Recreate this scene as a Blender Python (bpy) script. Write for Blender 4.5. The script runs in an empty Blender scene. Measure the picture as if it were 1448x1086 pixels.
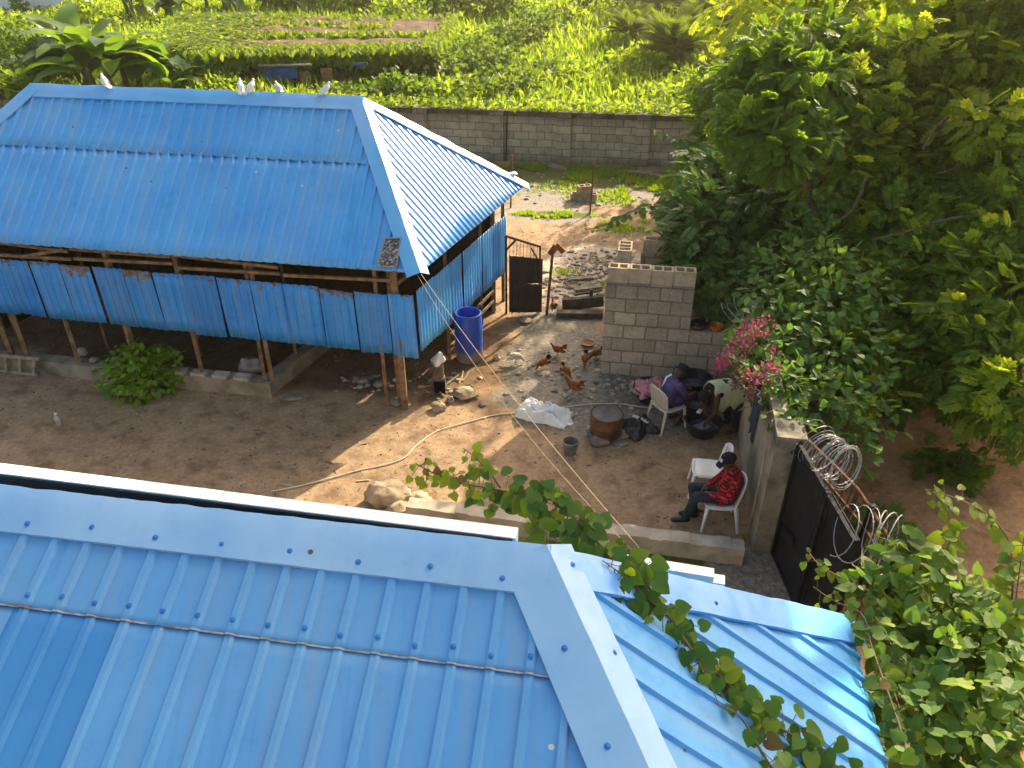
import bpy, math, random
import numpy as np
from mathutils import Vector, Matrix, noise as mnoise

random.seed(7)
RNG = np.random.default_rng(11)
SC = bpy.context.scene
COL = SC.collection

# ------------------------------------------------------------------ survey of the place
F_PX, TILT, EYE = 1100.0, math.radians(32.1), 6.5
CT, ST = math.cos(TILT), math.sin(TILT)
EYEV = np.array([0.0, 0.0, EYE])

def sight(px, py):
    x = (px - 724) / F_PX
    y = (543 - py) / F_PX
    return np.array([x, CT + y * ST, -ST + y * CT])

def U(px, py, z=0.0):
    """survey point on the level z"""
    r = sight(px, py)
    return EYEV + r * ((z - EYE) / r[2])

def R(px, py, t):
    """survey point at distance t from the eye plane"""
    return EYEV + sight(px, py) * t

def hit(px, py, p0, n):
    r = sight(px, py)
    return EYEV + r * (np.dot(n, p0 - EYEV) / np.dot(n, r))

def unit(v):
    v = np.asarray(v, float)
    return v / (np.linalg.norm(v) + 1e-12)

YAW = math.radians(-9.9)
E1 = np.array([math.cos(YAW), math.sin(YAW), 0.0])
E2 = np.array([-math.sin(YAW), math.cos(YAW), 0.0])
UP = np.array([0, 0, 1.0])

# ------------------------------------------------------------------ materials
def _new(name):
    m = bpy.data.materials.new(name)
    m.use_nodes = True
    nt = m.node_tree
    nt.nodes.clear()
    out = nt.nodes.new('ShaderNodeOutputMaterial')
    return m, nt, out

def _l(nt, a, b):
    nt.links.new(a, b)

def noise_node(nt, scale, detail=4, coord='Object', rough=0.55):
    tc = nt.nodes.new('ShaderNodeTexCoord')
    n = nt.nodes.new('ShaderNodeTexNoise')
    n.inputs['Scale'].default_value = scale
    n.inputs['Detail'].default_value = detail
    n.inputs['Roughness'].default_value = rough
    _l(nt, tc.outputs[coord], n.inputs['Vector'])
    return n

def ramp(nt, src, stops):
    r = nt.nodes.new('ShaderNodeValToRGB')
    el = r.color_ramp.elements
    while len(el) > 1:
        el.remove(el[-1])
    el[0].position = stops[0][0]
    el[0].color = (*stops[0][1], 1) if len(stops[0][1]) == 3 else stops[0][1]
    for p, c in stops[1:]:
        e = el.new(p)
        e.color = (*c, 1)
    _l(nt, src, r.inputs['Fac'])
    return r.outputs['Color']

def mixc(nt, fac, a, b, mode='MIX'):
    m = nt.nodes.new('ShaderNodeMix')
    m.data_type = 'RGBA'
    m.blend_type = mode
    for val, idx in ((fac, 0), (a, 6), (b, 7)):
        if isinstance(val, (int, float)):
            m.inputs[idx].default_value = val
        elif isinstance(val, (tuple, list)):
            m.inputs[idx].default_value = (*val, 1) if len(val) == 3 else val
        else:
            _l(nt, val, m.inputs[idx])
    return m.outputs[2]

def math_n(nt, op, a, b=0.0, c=None):
    m = nt.nodes.new('ShaderNodeMath')
    m.operation = op
    for i, v in enumerate((a, b, c)):
        if v is None:
            continue
        if isinstance(v, (int, float)):
            m.inputs[i].default_value = v
        else:
            _l(nt, v, m.inputs[i])
    return m.outputs[0]

def bumped(nt, bsdf, src, strength, dist=0.01):
    b = nt.nodes.new('ShaderNodeBump')
    b.inputs['Strength'].default_value = strength
    b.inputs['Distance'].default_value = dist
    _l(nt, src, b.inputs['Height'])
    _l(nt, b.outputs['Normal'], bsdf.inputs['Normal'])

def principled(nt, out, rough=0.6, spec=0.5, metal=0.0):
    b = nt.nodes.new('ShaderNodeBsdfPrincipled')
    b.inputs['Roughness'].default_value = rough
    b.inputs['Specular IOR Level'].default_value = spec
    b.inputs['Metallic'].default_value = metal
    _l(nt, b.outputs[0], out.inputs['Surface'])
    return b

def mat(name, c1, c2=None, scale=6.0, rough=0.7, spec=0.4, metal=0.0, bump=0.0, bscale=None,
        dirt=None, dscale=2.0, dlo=0.55, dhi=0.7, detail=5):
    """two mixed tones of noise, optional patches of dirt, optional bump"""
    m, nt, out = _new(name)
    b = principled(nt, out, rough, spec, metal)
    if c2 is None:
        c2 = tuple(x * 0.75 for x in c1)
    n = noise_node(nt, scale, detail)
    col = ramp(nt, n.outputs['Fac'], [(0.32, c2), (0.66, c1)])
    if dirt:
        d = noise_node(nt, dscale, 6)
        f = ramp(nt, d.outputs['Fac'], [(dlo, (0, 0, 0)), (dhi, (1, 1, 1))])
        col = mixc(nt, f, col, dirt)
    _l(nt, col, b.inputs['Base Color'])
    if bump:
        bn = noise_node(nt, bscale or scale * 4, 6)
        bumped(nt, b, bn.outputs['Fac'], bump)
    return m

def leafmat(name, stops, trans=(0.25, 0.4, 0.03), tmix=0.38, rough=0.6, spec=0.25):
    """leaf: every leaf its own tone; light also comes through"""
    m, nt, out = _new(name)
    g = nt.nodes.new('ShaderNodeNewGeometry')
    col = ramp(nt, g.outputs['Random Per Island'], stops)
    n = noise_node(nt, 1.1, 3)
    col2 = mixc(nt, ramp(nt, n.outputs['Fac'], [(0.35, (0, 0, 0)), (0.7, (1, 1, 1))]), col, mixc(nt, 0.55, col, (0.10, 0.14, 0.02)))
    b = nt.nodes.new('ShaderNodeBsdfPrincipled')
    b.inputs['Roughness'].default_value = rough
    b.inputs['Specular IOR Level'].default_value = spec
    _l(nt, col2, b.inputs['Base Color'])
    t = nt.nodes.new('ShaderNodeBsdfTranslucent')
    _l(nt, mixc(nt, 0.35, trans, mixc(nt, 1.0, col2, (2.6, 2.6, 1.6), 'MULTIPLY')), t.inputs['Color'])
    mx = nt.nodes.new('ShaderNodeMixShader')
    mx.inputs[0].default_value = tmix
    _l(nt, b.outputs[0], mx.inputs[1])
    _l(nt, t.outputs[0], mx.inputs[2])
    _l(nt, mx.outputs[0], out.inputs['Surface'])
    return m

def blockmat(name, c1, c2, mortar, bw=0.40, bh=0.225, dark=(0.03, 0.03, 0.025), stain=0.5, topz=None):
    """sandcrete blocks laid along local X, with stains"""
    m, nt, out = _new(name)
    b = principled(nt, out, 0.9, 0.2)
    tc = nt.nodes.new('ShaderNodeTexCoord')
    sp = nt.nodes.new('ShaderNodeSeparateXYZ')
    _l(nt, tc.outputs['Object'], sp.inputs[0])
    cb = nt.nodes.new('ShaderNodeCombineXYZ')
    wob = noise_node(nt, 1.7, 2)
    xw = math_n(nt, 'ADD', math_n(nt, 'ADD', sp.outputs[0], sp.outputs[1]), math_n(nt, 'MULTIPLY', wob.outputs['Fac'], 0.05))
    zw = math_n(nt, 'ADD', sp.outputs[2], math_n(nt, 'MULTIPLY', wob.outputs['Fac'], 0.03))
    _l(nt, xw, cb.inputs[0])
    _l(nt, zw, cb.inputs[1])
    br = nt.nodes.new('ShaderNodeTexBrick')
    br.inputs['Scale'].default_value = 1.0
    br.inputs['Brick Width'].default_value = bw
    br.inputs['Row Height'].default_value = bh
    br.inputs['Mortar Size'].default_value = 0.012
    br.inputs['Mortar Smooth'].default_value = 0.25
    br.inputs['Bias'].default_value = 0.0
    br.inputs['Color1'].default_value = (*c1, 1)
    br.inputs['Color2'].default_value = (*c2, 1)
    br.inputs['Mortar'].default_value = (*mortar, 1)
    _l(nt, cb.outputs[0], br.inputs['Vector'])
    n1 = noise_node(nt, 3.0, 7, rough=0.7)
    f = ramp(nt, n1.outputs['Fac'], [(0.48, (0, 0, 0)), (0.75, (1, 1, 1))])
    col = mixc(nt, math_n(nt, 'MULTIPLY', f, stain), br.outputs['Color'], dark)
    n2 = noise_node(nt, 28, 5)
    col = mixc(nt, 0.5, col, mixc(nt, 1.0, col, ramp(nt, n2.outputs['Fac'], [(0.3, (0.5, 0.5, 0.5)), (0.7, (1.3, 1.3, 1.3))]), 'MULTIPLY'))
    if topz:   # weather stains running down from the top and up from the wet foot
        n3 = noise_node(nt, 2.2, 5)
        for z0, z1 in topz:
            mr = nt.nodes.new('ShaderNodeMapRange')
            mr.inputs[1].default_value = z0
            mr.inputs[2].default_value = z1
            _l(nt, math_n(nt, 'ADD', sp.outputs[2], math_n(nt, 'MULTIPLY', math_n(nt, 'SUBTRACT', n3.outputs['Fac'], 0.5), 0.6)), mr.inputs[0])
            col = mixc(nt, math_n(nt, 'MULTIPLY', mr.outputs[0], 0.8), col, dark)
    _l(nt, col, b.inputs['Base Color'])
    h = math_n(nt, 'ADD', math_n(nt, 'MULTIPLY', br.outputs['Fac'], -1.0), math_n(nt, 'MULTIPLY', n2.outputs['Fac'], 0.5))
    bumped(nt, b, h, 0.6, 0.012)
    return m

def tinmat(name, c1, c2, rough=0.38, chalk=(0.40, 0.55, 0.75), chalkamt=0.35, rust=None, spec=0.5, metal=0.0, nsc=1.2, grime=0.25, streak=None, droppings=0.0, vary=0.0):
    """painted corrugated sheet: faded patches, chalking, streaks of grime, rust spots"""
    m, nt, out = _new(name)
    b = principled(nt, out, rough, spec, metal)
    n = noise_node(nt, nsc, 6, rough=0.6)
    col = ramp(nt, n.outputs['Fac'], [(0.30, c2), (0.68, c1)])
    n2 = noise_node(nt, 0.55, 3)
    col = mixc(nt, math_n(nt, 'MULTIPLY', ramp(nt, n2.outputs['Fac'], [(0.40, (0, 0, 0)), (0.68, (1, 1, 1))]), chalkamt), col, chalk)
    g = noise_node(nt, 9.0, 8, rough=0.75)
    col = mixc(nt, math_n(nt, 'MULTIPLY', ramp(nt, g.outputs['Fac'], [(0.52, (0, 0, 0)), (0.72, (1, 1, 1))]), grime), col, tuple(x * 0.35 for x in c2))
    if rust:     # bare rusty scabs along the top edge of the sheets
        r = noise_node(nt, 9.0, 8, rough=0.7)
        tc = nt.nodes.new('ShaderNodeTexCoord'); sp = nt.nodes.new('ShaderNodeSeparateXYZ')
        _l(nt, tc.outputs['Object'], sp.inputs[0])
        zz = math_n(nt, 'MULTIPLY', math_n(nt, 'MINIMUM', math_n(nt, 'SUBTRACT', sp.outputs[2], 1.86), 0.03), 1.5)
        col = mixc(nt, ramp(nt, math_n(nt, 'ADD', r.outputs['Fac'], zz), [(rust, (0, 0, 0)), (rust + 0.02, (1, 1, 1))]), col, mixc(nt, g.outputs['Fac'], (0.30, 0.15, 0.05), (0.05, 0.04, 0.035)))
    _l(nt, col, b.inputs['Base Color'])
    if streak:      # run-off dust and stains along the fall of the slope
        tc3 = nt.nodes.new('ShaderNodeTexCoord'); mp = nt.nodes.new('ShaderNodeMapping')
        mp.inputs['Rotation'].default_value = (0, 0, streak[0]); mp.inputs['Scale'].default_value = streak[1]
        _l(nt, tc3.outputs['Object'], mp.inputs['Vector'])
        sn = nt.nodes.new('ShaderNodeTexNoise'); sn.inputs['Scale'].default_value = 1.0; sn.inputs['Detail'].default_value = 7; sn.inputs['Roughness'].default_value = .65
        _l(nt, mp.outputs[0], sn.inputs['Vector'])
        col = mixc(nt, math_n(nt, 'MULTIPLY', ramp(nt, sn.outputs['Fac'], [(.46, (0, 0, 0)), (.74, (1, 1, 1))]), streak[2]), col, (0.24, 0.31, 0.38))
        col = mixc(nt, math_n(nt, 'MULTIPLY', ramp(nt, sn.outputs['Fac'], [(.26, (1, 1, 1)), (.44, (0, 0, 0))]), streak[2] * .8), col, tuple(x * .55 for x in c2))
    if droppings:
        vo = nt.nodes.new('ShaderNodeTexVoronoi'); vo.inputs['Scale'].default_value = 4.5
        tc4 = nt.nodes.new('ShaderNodeTexCoord'); _l(nt, tc4.outputs['Object'], vo.inputs['Vector'])
        vs_ = nt.nodes.new('ShaderNodeSeparateColor'); _l(nt, vo.outputs['Color'], vs_.inputs[0])
        hit_ = math_n(nt, 'MULTIPLY', math_n(nt, 'LESS_THAN', math_n(nt, 'ADD', vo.outputs['Distance'], math_n(nt, 'MULTIPLY', g.outputs['Fac'], .12)), .14), math_n(nt, 'LESS_THAN', vs_.outputs[0], droppings))
        col = mixc(nt, hit_, col, mixc(nt, math_n(nt, 'GREATER_THAN', vs_.outputs[1], .5), (0.10, 0.09, 0.07), (0.55, 0.56, 0.55)))
    if vary:
        oi = nt.nodes.new('ShaderNodeObjectInfo')
        col = mixc(nt, 1.0, col, ramp(nt, oi.outputs['Random'], [(0, (1 - vary,) * 3), (1, (1 + vary, 1 + vary * .8, 1 + vary * .5))]), 'MULTIPLY')
    _l(nt, col, b.inputs['Base Color'])
    rr = ramp(nt, g.outputs['Fac'], [(0.3, (rough - 0.06,) * 3), (0.7, (rough + 0.15,) * 3)])
    _l(nt, rr, b.inputs['Roughness'])
    bn = noise_node(nt, 2.5, 3)
    bumped(nt, b, bn.outputs['Fac'], 0.22, 0.03)
    return m

# ------------------------------------------------------------------ mesh builder
class MB:
    def __init__(s):
        s.v = []      # list of (n,3) arrays
        s.n = 0
        s.f = []      # (array of faces (m,k), material index)
        s.attr = []

    def add(s, verts, faces, mi=0):
        verts = np.asarray(verts, float).reshape(-1, 3)
        groups = {}
        for fc in faces:
            groups.setdefault(len(fc), []).append(fc)
        for k, g in groups.items():
            s.f.append((np.asarray(g, np.int64) + s.n, mi))
        s.v.append(verts)
        s.n += len(verts)
        return s

    def addnp(s, verts, faces, mi=0):
        s.f.append((faces.astype(np.int64) + s.n, mi))
        s.v.append(verts)
        s.n += len(verts)

    def box(s, c, size, ax=None, mi=0, taper=1.0):
        c = np.asarray(c, float)
        ax = np.eye(3) if ax is None else np.asarray(ax, float)
        h = np.asarray(size, float) / 2
        vs = []
        for z in (-1, 1):
            k = taper if z > 0 else 1.0
            for x, y in ((-1, -1), (1, -1), (1, 1), (-1, 1)):
                vs.append(c + ax[0] * x * h[0] * k + ax[1] * y * h[1] * k + ax[2] * z * h[2])
        return s.add(vs, [(0, 3, 2, 1), (4, 5, 6, 7), (0, 1, 5, 4), (1, 2, 6, 5), (2, 3, 7, 6), (3, 0, 4, 7)], mi)

    def beam(s, a, b, w, h, mi=0, up=UP):
        a = np.asarray(a, float); b = np.asarray(b, float)
        d = unit(b - a)
        side = np.cross(d, up)
        if np.linalg.norm(side) < 1e-4:
            side = np.array([1.0, 0, 0])
        side = unit(side)
        nn = np.cross(side, d)
        return s.box((a + b) / 2, (np.linalg.norm(b - a), w, h), (d, side, nn), mi)

    def tube(s, path, r, n=8, mi=0, cap=True):
        path = np.asarray(path, float)
        m = len(path)
        rr = np.full(m, r, float) if np.isscalar(r) else np.asarray(r, float)
        t = np.gradient(path, axis=0)
        vs = []
        ref = np.array([0, 0, 1.0])
        if abs(unit(t[0])[2]) > 0.9:
            ref = np.array([1.0, 0, 0])
        for i in range(m):
            d = unit(t[i])
            x = unit(np.cross(d, ref))
            y = np.cross(x, d)
            ref = y
            for k in range(n):
                a = 2 * math.pi * k / n
                vs.append(path[i] + rr[i] * (math.cos(a) * x + math.sin(a) * y))
        fs = []
        for i in range(m - 1):
            for k in range(n):
                k2 = (k + 1) % n
                fs.append((i * n + k, (i + 1) * n + k, (i + 1) * n + k2, i * n + k2))
        if cap:
            fs.append(tuple(range(n)))
            fs.append(tuple((m - 1) * n + k for k in reversed(range(n))))
        return s.add(vs, fs, mi)

    def lathe(s, prof, c=(0, 0, 0), n=24, mi=0, jitter=0.0, ax=None, cap=True):
        """prof: (r, z) pairs from bottom to top"""
        c = np.asarray(c, float)
        ax = np.eye(3) if ax is None else np.asarray(ax, float)
        vs, fs = [], []
        for i, (r, z) in enumerate(prof):
            for k in range(n):
                a = 2 * math.pi * k / n
                q = r * (1 + jitter * math.sin(3 * a + z * 9) * 0.5)
                vs.append(c + ax[0] * q * math.cos(a) + ax[1] * q * math.sin(a) + ax[2] * z)
        for i in range(len(prof) - 1):
            for k in range(n):
                k2 = (k + 1) % n
                fs.append((i * n + k, i * n + k2, (i + 1) * n + k2, (i + 1) * n + k))
        m = len(prof) - 1
        if cap:
            fs.append(tuple(reversed(range(n))))
            fs.append(tuple(m * n + k for k in range(n)))
        return s.add(vs, fs, mi)

    def grid(s, pts, mi=0):
        """pts (a,b,3)"""
        pts = np.asarray(pts, float)
        a, b = pts.shape[:2]
        i = np.arange(a - 1)[:, None] * b + np.arange(b - 1)[None, :]
        f = np.stack([i, i + b, i + b + 1, i + 1], -1).reshape(-1, 4)
        s.addnp(pts.reshape(-1, 3), f, mi)
        return s

    def rock(s, c, size, seed=0, n=10, mi=0, rough=0.3, ax=None):
        c = np.asarray(c, float)
        vs, fs = [], []
        m = n
        for i in range(m + 1):
            th = math.pi * i / m
            for k in range(2 * n):
                ph = math.pi * k / n
                d = Vector((math.sin(th) * math.cos(ph), math.sin(th) * math.sin(ph), math.cos(th)))
                q = 1 + rough * mnoise.noise(d * 1.6 + Vector((seed * 3.1, seed, 0))) + rough * 0.5 * mnoise.noise(d * 4 + Vector((seed, 0, seed)))
                p = np.array([d[0] * size[0], d[1] * size[1], d[2] * size[2]]) * q
                if ax is not None:
                    p = p[0] * ax[0] + p[1] * ax[1] + p[2] * ax[2]
                vs.append(c + p)
        w = 2 * n
        for i in range(m):
            for k in range(w):
                k2 = (k + 1) % w
                fs.append((i * w + k, (i + 1) * w + k, (i + 1) * w + k2, i * w + k2))
        return s.add(vs, fs, mi)

    def build(s, name, mats, parent=None, loc=None, smooth=False, angle=35, local=False, solid=0.0):
        """world-space vertices become local to loc (or to the parent's place)"""
        V = np.concatenate(s.v) if s.v else np.zeros((0, 3))
        if loc is None and parent is not None and not local:
            o = np.zeros(3)
            q = parent
            while q is not None:
                o = o + np.array(q.location)
                q = q.parent
        elif loc is not None and not local:
            o = np.asarray(loc, float)
        else:
            o = np.zeros(3)
        V = V - o
        me = bpy.data.meshes.new(name)
        me.vertices.add(len(V))
        me.vertices.foreach_set('co', V.astype(np.float32).ravel())
        loops = np.concatenate([f.ravel() for f, _ in s.f])
        tot = np.concatenate([np.full(len(f), f.shape[1]) for f, _ in s.f])
        mi = np.concatenate([np.full(len(f), i) for f, i in s.f])
        me.loops.add(len(loops))
        me.loops.foreach_set('vertex_index', loops.astype(np.int32))
        me.polygons.add(len(tot))
        me.polygons.foreach_set('loop_start', np.concatenate([[0], np.cumsum(tot)[:-1]]).astype(np.int32))
        me.polygons.foreach_set('loop_total', tot.astype(np.int32))
        me.polygons.foreach_set('material_index', mi.astype(np.int32))
        me.polygons.foreach_set('use_smooth', np.full(len(tot), bool(smooth)))
        me.update(calc_edges=True)
        me.validate()
        if smooth and angle < 180:
            me.set_sharp_from_angle(angle=math.radians(angle))
        for m in (mats if isinstance(mats, (list, tuple)) else [mats]):
            me.materials.append(m)
        ob = bpy.data.objects.new(name, me)
        COL.objects.link(ob)
        if parent is not None:
            ob.parent = parent
        if loc is not None:
            ob.location = loc
        if solid:
            md = ob.modifiers.new('thickness', 'SOLIDIFY')
            md.thickness = solid
            md.offset = 0
        return ob

def tag(o, label, cat, group=None):
    o['label'] = label
    o['category'] = cat
    if group:
        o['group'] = group
    return o

def thing(name, label, cat, loc, group=None, rotz=0.0):
    o = bpy.data.objects.new(name, None)
    o.empty_display_size = 0.2
    COL.objects.link(o)
    o.location = loc
    o.rotation_euler = (0, 0, rotz)
    return tag(o, label, cat, group)

def kind(o, k):
    o['kind'] = k
    return o

def copy_tree(o, loc, rotz, label, scale=1.0):
    def rec(s, par):
        c = s.copy()
        COL.objects.link(c)
        c.parent = par
        for ch in list(s.children):
            rec(ch, c)
        return c
    c = rec(o, None)
    c.location = loc
    c.rotation_euler = (0, 0, rotz)
    c.scale = (scale,) * 3
    c['label'] = label
    return c

def blob(prims, voxel=0.008, smooth=2):
    """one continuous closed skin round tapered limbs and ellipsoids -> (verts, faces)"""
    mb = MB()
    for p in prims:
        if p[0] == 'c':                      # limb a-b with radii
            a, b, ra, rb = np.array(p[1], float), np.array(p[2], float), p[3], p[4]
            d = unit(b - a)
            rings, rad = [], []
            for q in (-0.999, -0.85, -0.5, 0):
                rings.append(a + d * ra * q); rad.append(ra * math.sqrt(max(0.0004, 1 - q * q)))
            for q in (0, 0.5, 0.85, 0.999):
                rings.append(b + d * rb * q); rad.append(rb * math.sqrt(max(0.0004, 1 - q * q)))
            mb.tube(rings, rad, 12)
        else:                                 # ellipsoid centre, radii, optional axes
            c, rr = np.array(p[1], float), p[2]
            ax = p[3] if len(p) > 3 else np.eye(3)
            vs, fs = [], []
            n = 10
            for i in range(1, n):
                th = math.pi * i / n
                for k in range(16):
                    ph = 2 * math.pi * k / 16
                    q = (math.sin(th) * math.cos(ph) * rr[0], math.sin(th) * math.sin(ph) * rr[1], math.cos(th) * rr[2])
                    vs.append(c + q[0] * np.array(ax[0]) + q[1] * np.array(ax[1]) + q[2] * np.array(ax[2]))
            top = len(vs); vs.append(c + rr[2] * np.array(ax[2]))
            bot = len(vs); vs.append(c - rr[2] * np.array(ax[2]))
            for i in range(n - 2):
                for k in range(16):
                    k2 = (k + 1) % 16
                    fs.append((i * 16 + k, (i + 1) * 16 + k, (i + 1) * 16 + k2, i * 16 + k2))
            for k in range(16):
                fs.append((top, k, (k + 1) % 16))
                fs.append((bot, (n - 2) * 16 + (k + 1) % 16, (n - 2) * 16 + k))
            mb.add(vs, fs)
    ob = mb.build('tmp', [], local=True)
    md = ob.modifiers.new('r', 'REMESH')
    md.mode = 'VOXEL'
    md.voxel_size = voxel
    if smooth:
        sm = ob.modifiers.new('s', 'SMOOTH')
        sm.factor = 0.5
        sm.iterations = smooth
    dg = bpy.context.evaluated_depsgraph_get()
    ev = ob.evaluated_get(dg)
    me = bpy.data.meshes.new_from_object(ev)
    n = len(me.vertices)
    co = np.empty(n * 3, np.float32)
    me.vertices.foreach_get('co', co)
    fs = [tuple(p.vertices) for p in me.polygons]
    old = ob.data
    bpy.data.objects.remove(ob)
    bpy.data.meshes.remove(old)
    bpy.data.meshes.remove(me)
    return co.reshape(-1, 3).astype(float), fs

def blob_obj(name, prims, m, parent, voxel=0.008, smooth=2):
    v, f = blob(prims, voxel, smooth)
    return MB().add(v, f).build(name, m, parent, local=True, smooth=True, angle=180)

# ------------------------------------------------------------------ leaves
def tpl_rhomb(w=0.27, fold=0.08):
    return (np.array([(0, 0, 0), (w, .45, fold), (0, 1, -.05), (-w, .45, fold)], float), np.array([(0, 1, 2), (0, 2, 3)]))

def tpl_oval(w=0.33, fold=0.06):
    v = [(0, 0, 0), (w * .8, .25, fold), (w, .55, fold), (w * .5, .85, fold * .3), (0, 1, -.08), (-w * .5, .85, fold * .3), (-w, .55, fold), (-w * .8, .25, fold), (0, .5, 0)]
    f = [(8, 0, 1), (8, 1, 2), (8, 2, 3), (8, 3, 4), (8, 4, 5), (8, 5, 6), (8, 6, 7), (8, 7, 0)]
    return np.array(v, float), np.array(f)

def tpl_heart():
    half = [(0, .06, .0), (.16, -.08, .05), (.36, -.02, .08), (.47, .2, .07), (.42, .45, .05), (.24, .74, .01), (0, 1.0, -.10)]
    v = list(half) + [(-x, y, z) for x, y, z in half[1:-1]] + [(0, .3, -.01), (0, .65, -.03)]
    L = [6, 11, 10, 9, 8, 7]
    f = [(12, 0, 1), (12, 1, 2), (12, 2, 3), (12, 3, 4), (13, 12, 4), (13, 4, 5), (13, 5, 6),
         (12, 7, 0), (12, 8, 7), (12, 9, 8), (12, 10, 9), (13, 10, 12), (13, 11, 10), (13, 6, 11)]
    return np.array(v, float), np.array(f)

def tpl_pinnate(pairs=6, w=0.10, ll=0.36, droop=0.25):
    bv, bf = tpl_rhomb(w / ll, 0.05)
    vs, fs, n = [], [], 0
    for i in range(pairs * 2 + 1):
        k = i // 2
        y = 0.15 + 0.8 * k / pairs
        if i == pairs * 2:
            a, y = 0.0, 0.85
        else:
            a = (1 if i % 2 else -1) * math.radians(58 - 22 * k / pairs)
        z = -droop * y * y
        l = ll * (0.75 + 0.5 * math.sin(math.pi * (0.2 + 0.7 * k / pairs)))
        c, s_ = math.cos(a), math.sin(a)
        q = bv * l
        p = np.stack([q[:, 0] * c + q[:, 1] * s_, -q[:, 0] * s_ + q[:, 1] * c + y, q[:, 2] + z - 0.25 * np.abs(q[:, 1]) * abs(s_)], 1)
        vs.append(p); fs.append(bf + n); n += len(p)
    return np.concatenate(vs), np.concatenate(fs)

def tpl_palmate(lobes=7, w=0.14, spread=250):
    bv, bf = tpl_rhomb(w, 0.04)
    vs, fs, n = [], [], 0
    for i in range(lobes):
        a = math.radians(-spread / 2 + spread * i / (lobes - 1))
        l = 0.62 + 0.38 * math.cos(a / 2.2)
        q = bv * l
        c, s_ = math.cos(a), math.sin(a)
        p = np.stack([q[:, 0] * c + q[:, 1] * s_, -q[:, 0] * s_ + q[:, 1] * c + .0, q[:, 2] - 0.22 * q[:, 1] ** 2], 1)
        vs.append(p); fs.append(bf + n); n += len(p)
    return np.concatenate(vs), np.concatenate(fs)

def tpl_lobed():
    """one broad leaf cut into finger lobes along both sides of a midrib"""
    vs, fs = [], []
    n = 7
    for i in range(n + 1):
        t = i / n
        y = t; z = .16 * t - .34 * t * t
        vs.append((0, y, z))
    for sg in (-1, 1):
        for i in range(n):
            t0, t1 = i / n, (i + 1) / n
            w = .42 * math.sin(math.pi * (.16 + .74 * (t0 + t1) / 2)) ** .8
            y0 = t0
            k = len(vs)
            z0 = .16 * t0 - .34 * t0 * t0
            vs += [(sg * w * .62, y0 + .02, z0 + .03), (sg * w * 1.1, y0 + .26 * (1 - .4 * t0), z0 - .08), (sg * w * .60, t1 + .05, z0 + .01)]
            fs += [(i, k, k + 2), (i, k + 2, i + 1), (k, k + 1, k + 2)]
    return np.array(vs, float), np.array(fs)

def tpl_blade(w=0.05):
    return (np.array([(-w, 0, 0), (w, 0, 0), (w * .6, .55, .05), (0, 1, .22), (-w * .6, .55, .05)], float), np.array([(0, 1, 2), (0, 2, 4), (4, 2, 3)]))

def tpl_banana(seg=9):
    vs, fs = [], []
    for i in range(seg + 1):
        t = i / seg
        w = 0.17 * math.sin(math.pi * min(1, 0.06 + t * 0.92)) ** 0.6 if t < .99 else 0.01
        if t < 0.14:
            w = 0.012
        y = t * (1 - 0.22 * t)
        z = 0.10 * t - 0.46 * t * t * t
        nick = 0.03 * ((i * 7) % 3 - 1)
        vs += [(-w - nick * 0.3, y, z + w * .35), (0, y, z), (w + nick * .3, y, z + w * .35)]
    for i in range(seg):
        a = i * 3
        fs += [(a, a + 1, a + 4, a + 3), (a + 1, a + 2, a + 5, a + 4)]
    fs3 = []
    for q in fs:
        fs3 += [(q[0], q[1], q[2]), (q[0], q[2], q[3])]
    return np.array(vs, float), np.array(fs3)

def tpl_frond(pairs=16):
    vs, fs, n = [], [], 0
    bv, bf = tpl_rhomb(0.09, 0.02)
    for i in range(pairs):
        t = 0.15 + 0.85 * i / pairs
        for sg in (-1, 1):
            a = sg * math.radians(62 - 32 * t)
            l = 0.34 * math.sin(math.pi * (0.15 + 0.8 * t)) + 0.05
            q = bv * l
            c, s_ = math.cos(a), math.sin(a)
            z0 = 0.25 * t - 0.62 * t * t
            p = np.stack([q[:, 0] * c + q[:, 1] * s_, -q[:, 0] * s_ + q[:, 1] * c + t * (1 - .2 * t), q[:, 2] + z0 - 0.5 * np.abs(q[:, 1]) * 0.7], 1)
            vs.append(p); fs.append(bf + n); n += len(p)
    m = 8
    for i in range(m + 1):
        t = i / m
        w = 0.018 * (1 - .8 * t)
        z0 = 0.25 * t - 0.62 * t * t
        vs.append(np.array([(-w, t * (1 - .2 * t), z0), (w, t * (1 - .2 * t), z0)]))
    b0 = n
    for i in range(m):
        fs.append(np.array([(b0 + 2 * i, b0 + 2 * i + 1, b0 + 2 * i + 3), (b0 + 2 * i, b0 + 2 * i + 3, b0 + 2 * i + 2)]))
    return np.concatenate(vs), np.concatenate(fs)

RH, OV, HE, BL = tpl_rhomb(), tpl_oval(), tpl_heart(), tpl_blade()
PI_, PM, BA, FR = tpl_pinnate(), tpl_palmate(), tpl_banana(), tpl_frond()
PIL = tpl_pinnate(4, 0.13, 0.42, 0.3)

def nrm(a):
    return a / (np.linalg.norm(a, axis=1, keepdims=True) + 1e-9)

def strew(mb, P, D, N, S, tpl, mi=0):
    """leaves at P along D with face N and size S"""
    P = np.asarray(P, float); n = len(P)
    if n == 0:
        return
    D = nrm(np.asarray(D, float))
    N = np.asarray(N, float)
    X = nrm(np.cross(D, N) + 1e-6)
    N = np.cross(X, D)
    S = np.broadcast_to(np.asarray(S, float), (n,))
    v, f = tpl
    W = P[:, None, :] + S[:, None, None] * (v[None, :, 0:1] * X[:, None, :] + v[None, :, 1:2] * D[:, None, :] + v[None, :, 2:3] * N[:, None, :])
    k = len(v)
    Fc = (f[None, :, :] + (np.arange(n) * k)[:, None, None]).reshape(-1, f.shape[1])
    mb.addnp(W.reshape(-1, 3), Fc, mi)

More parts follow.
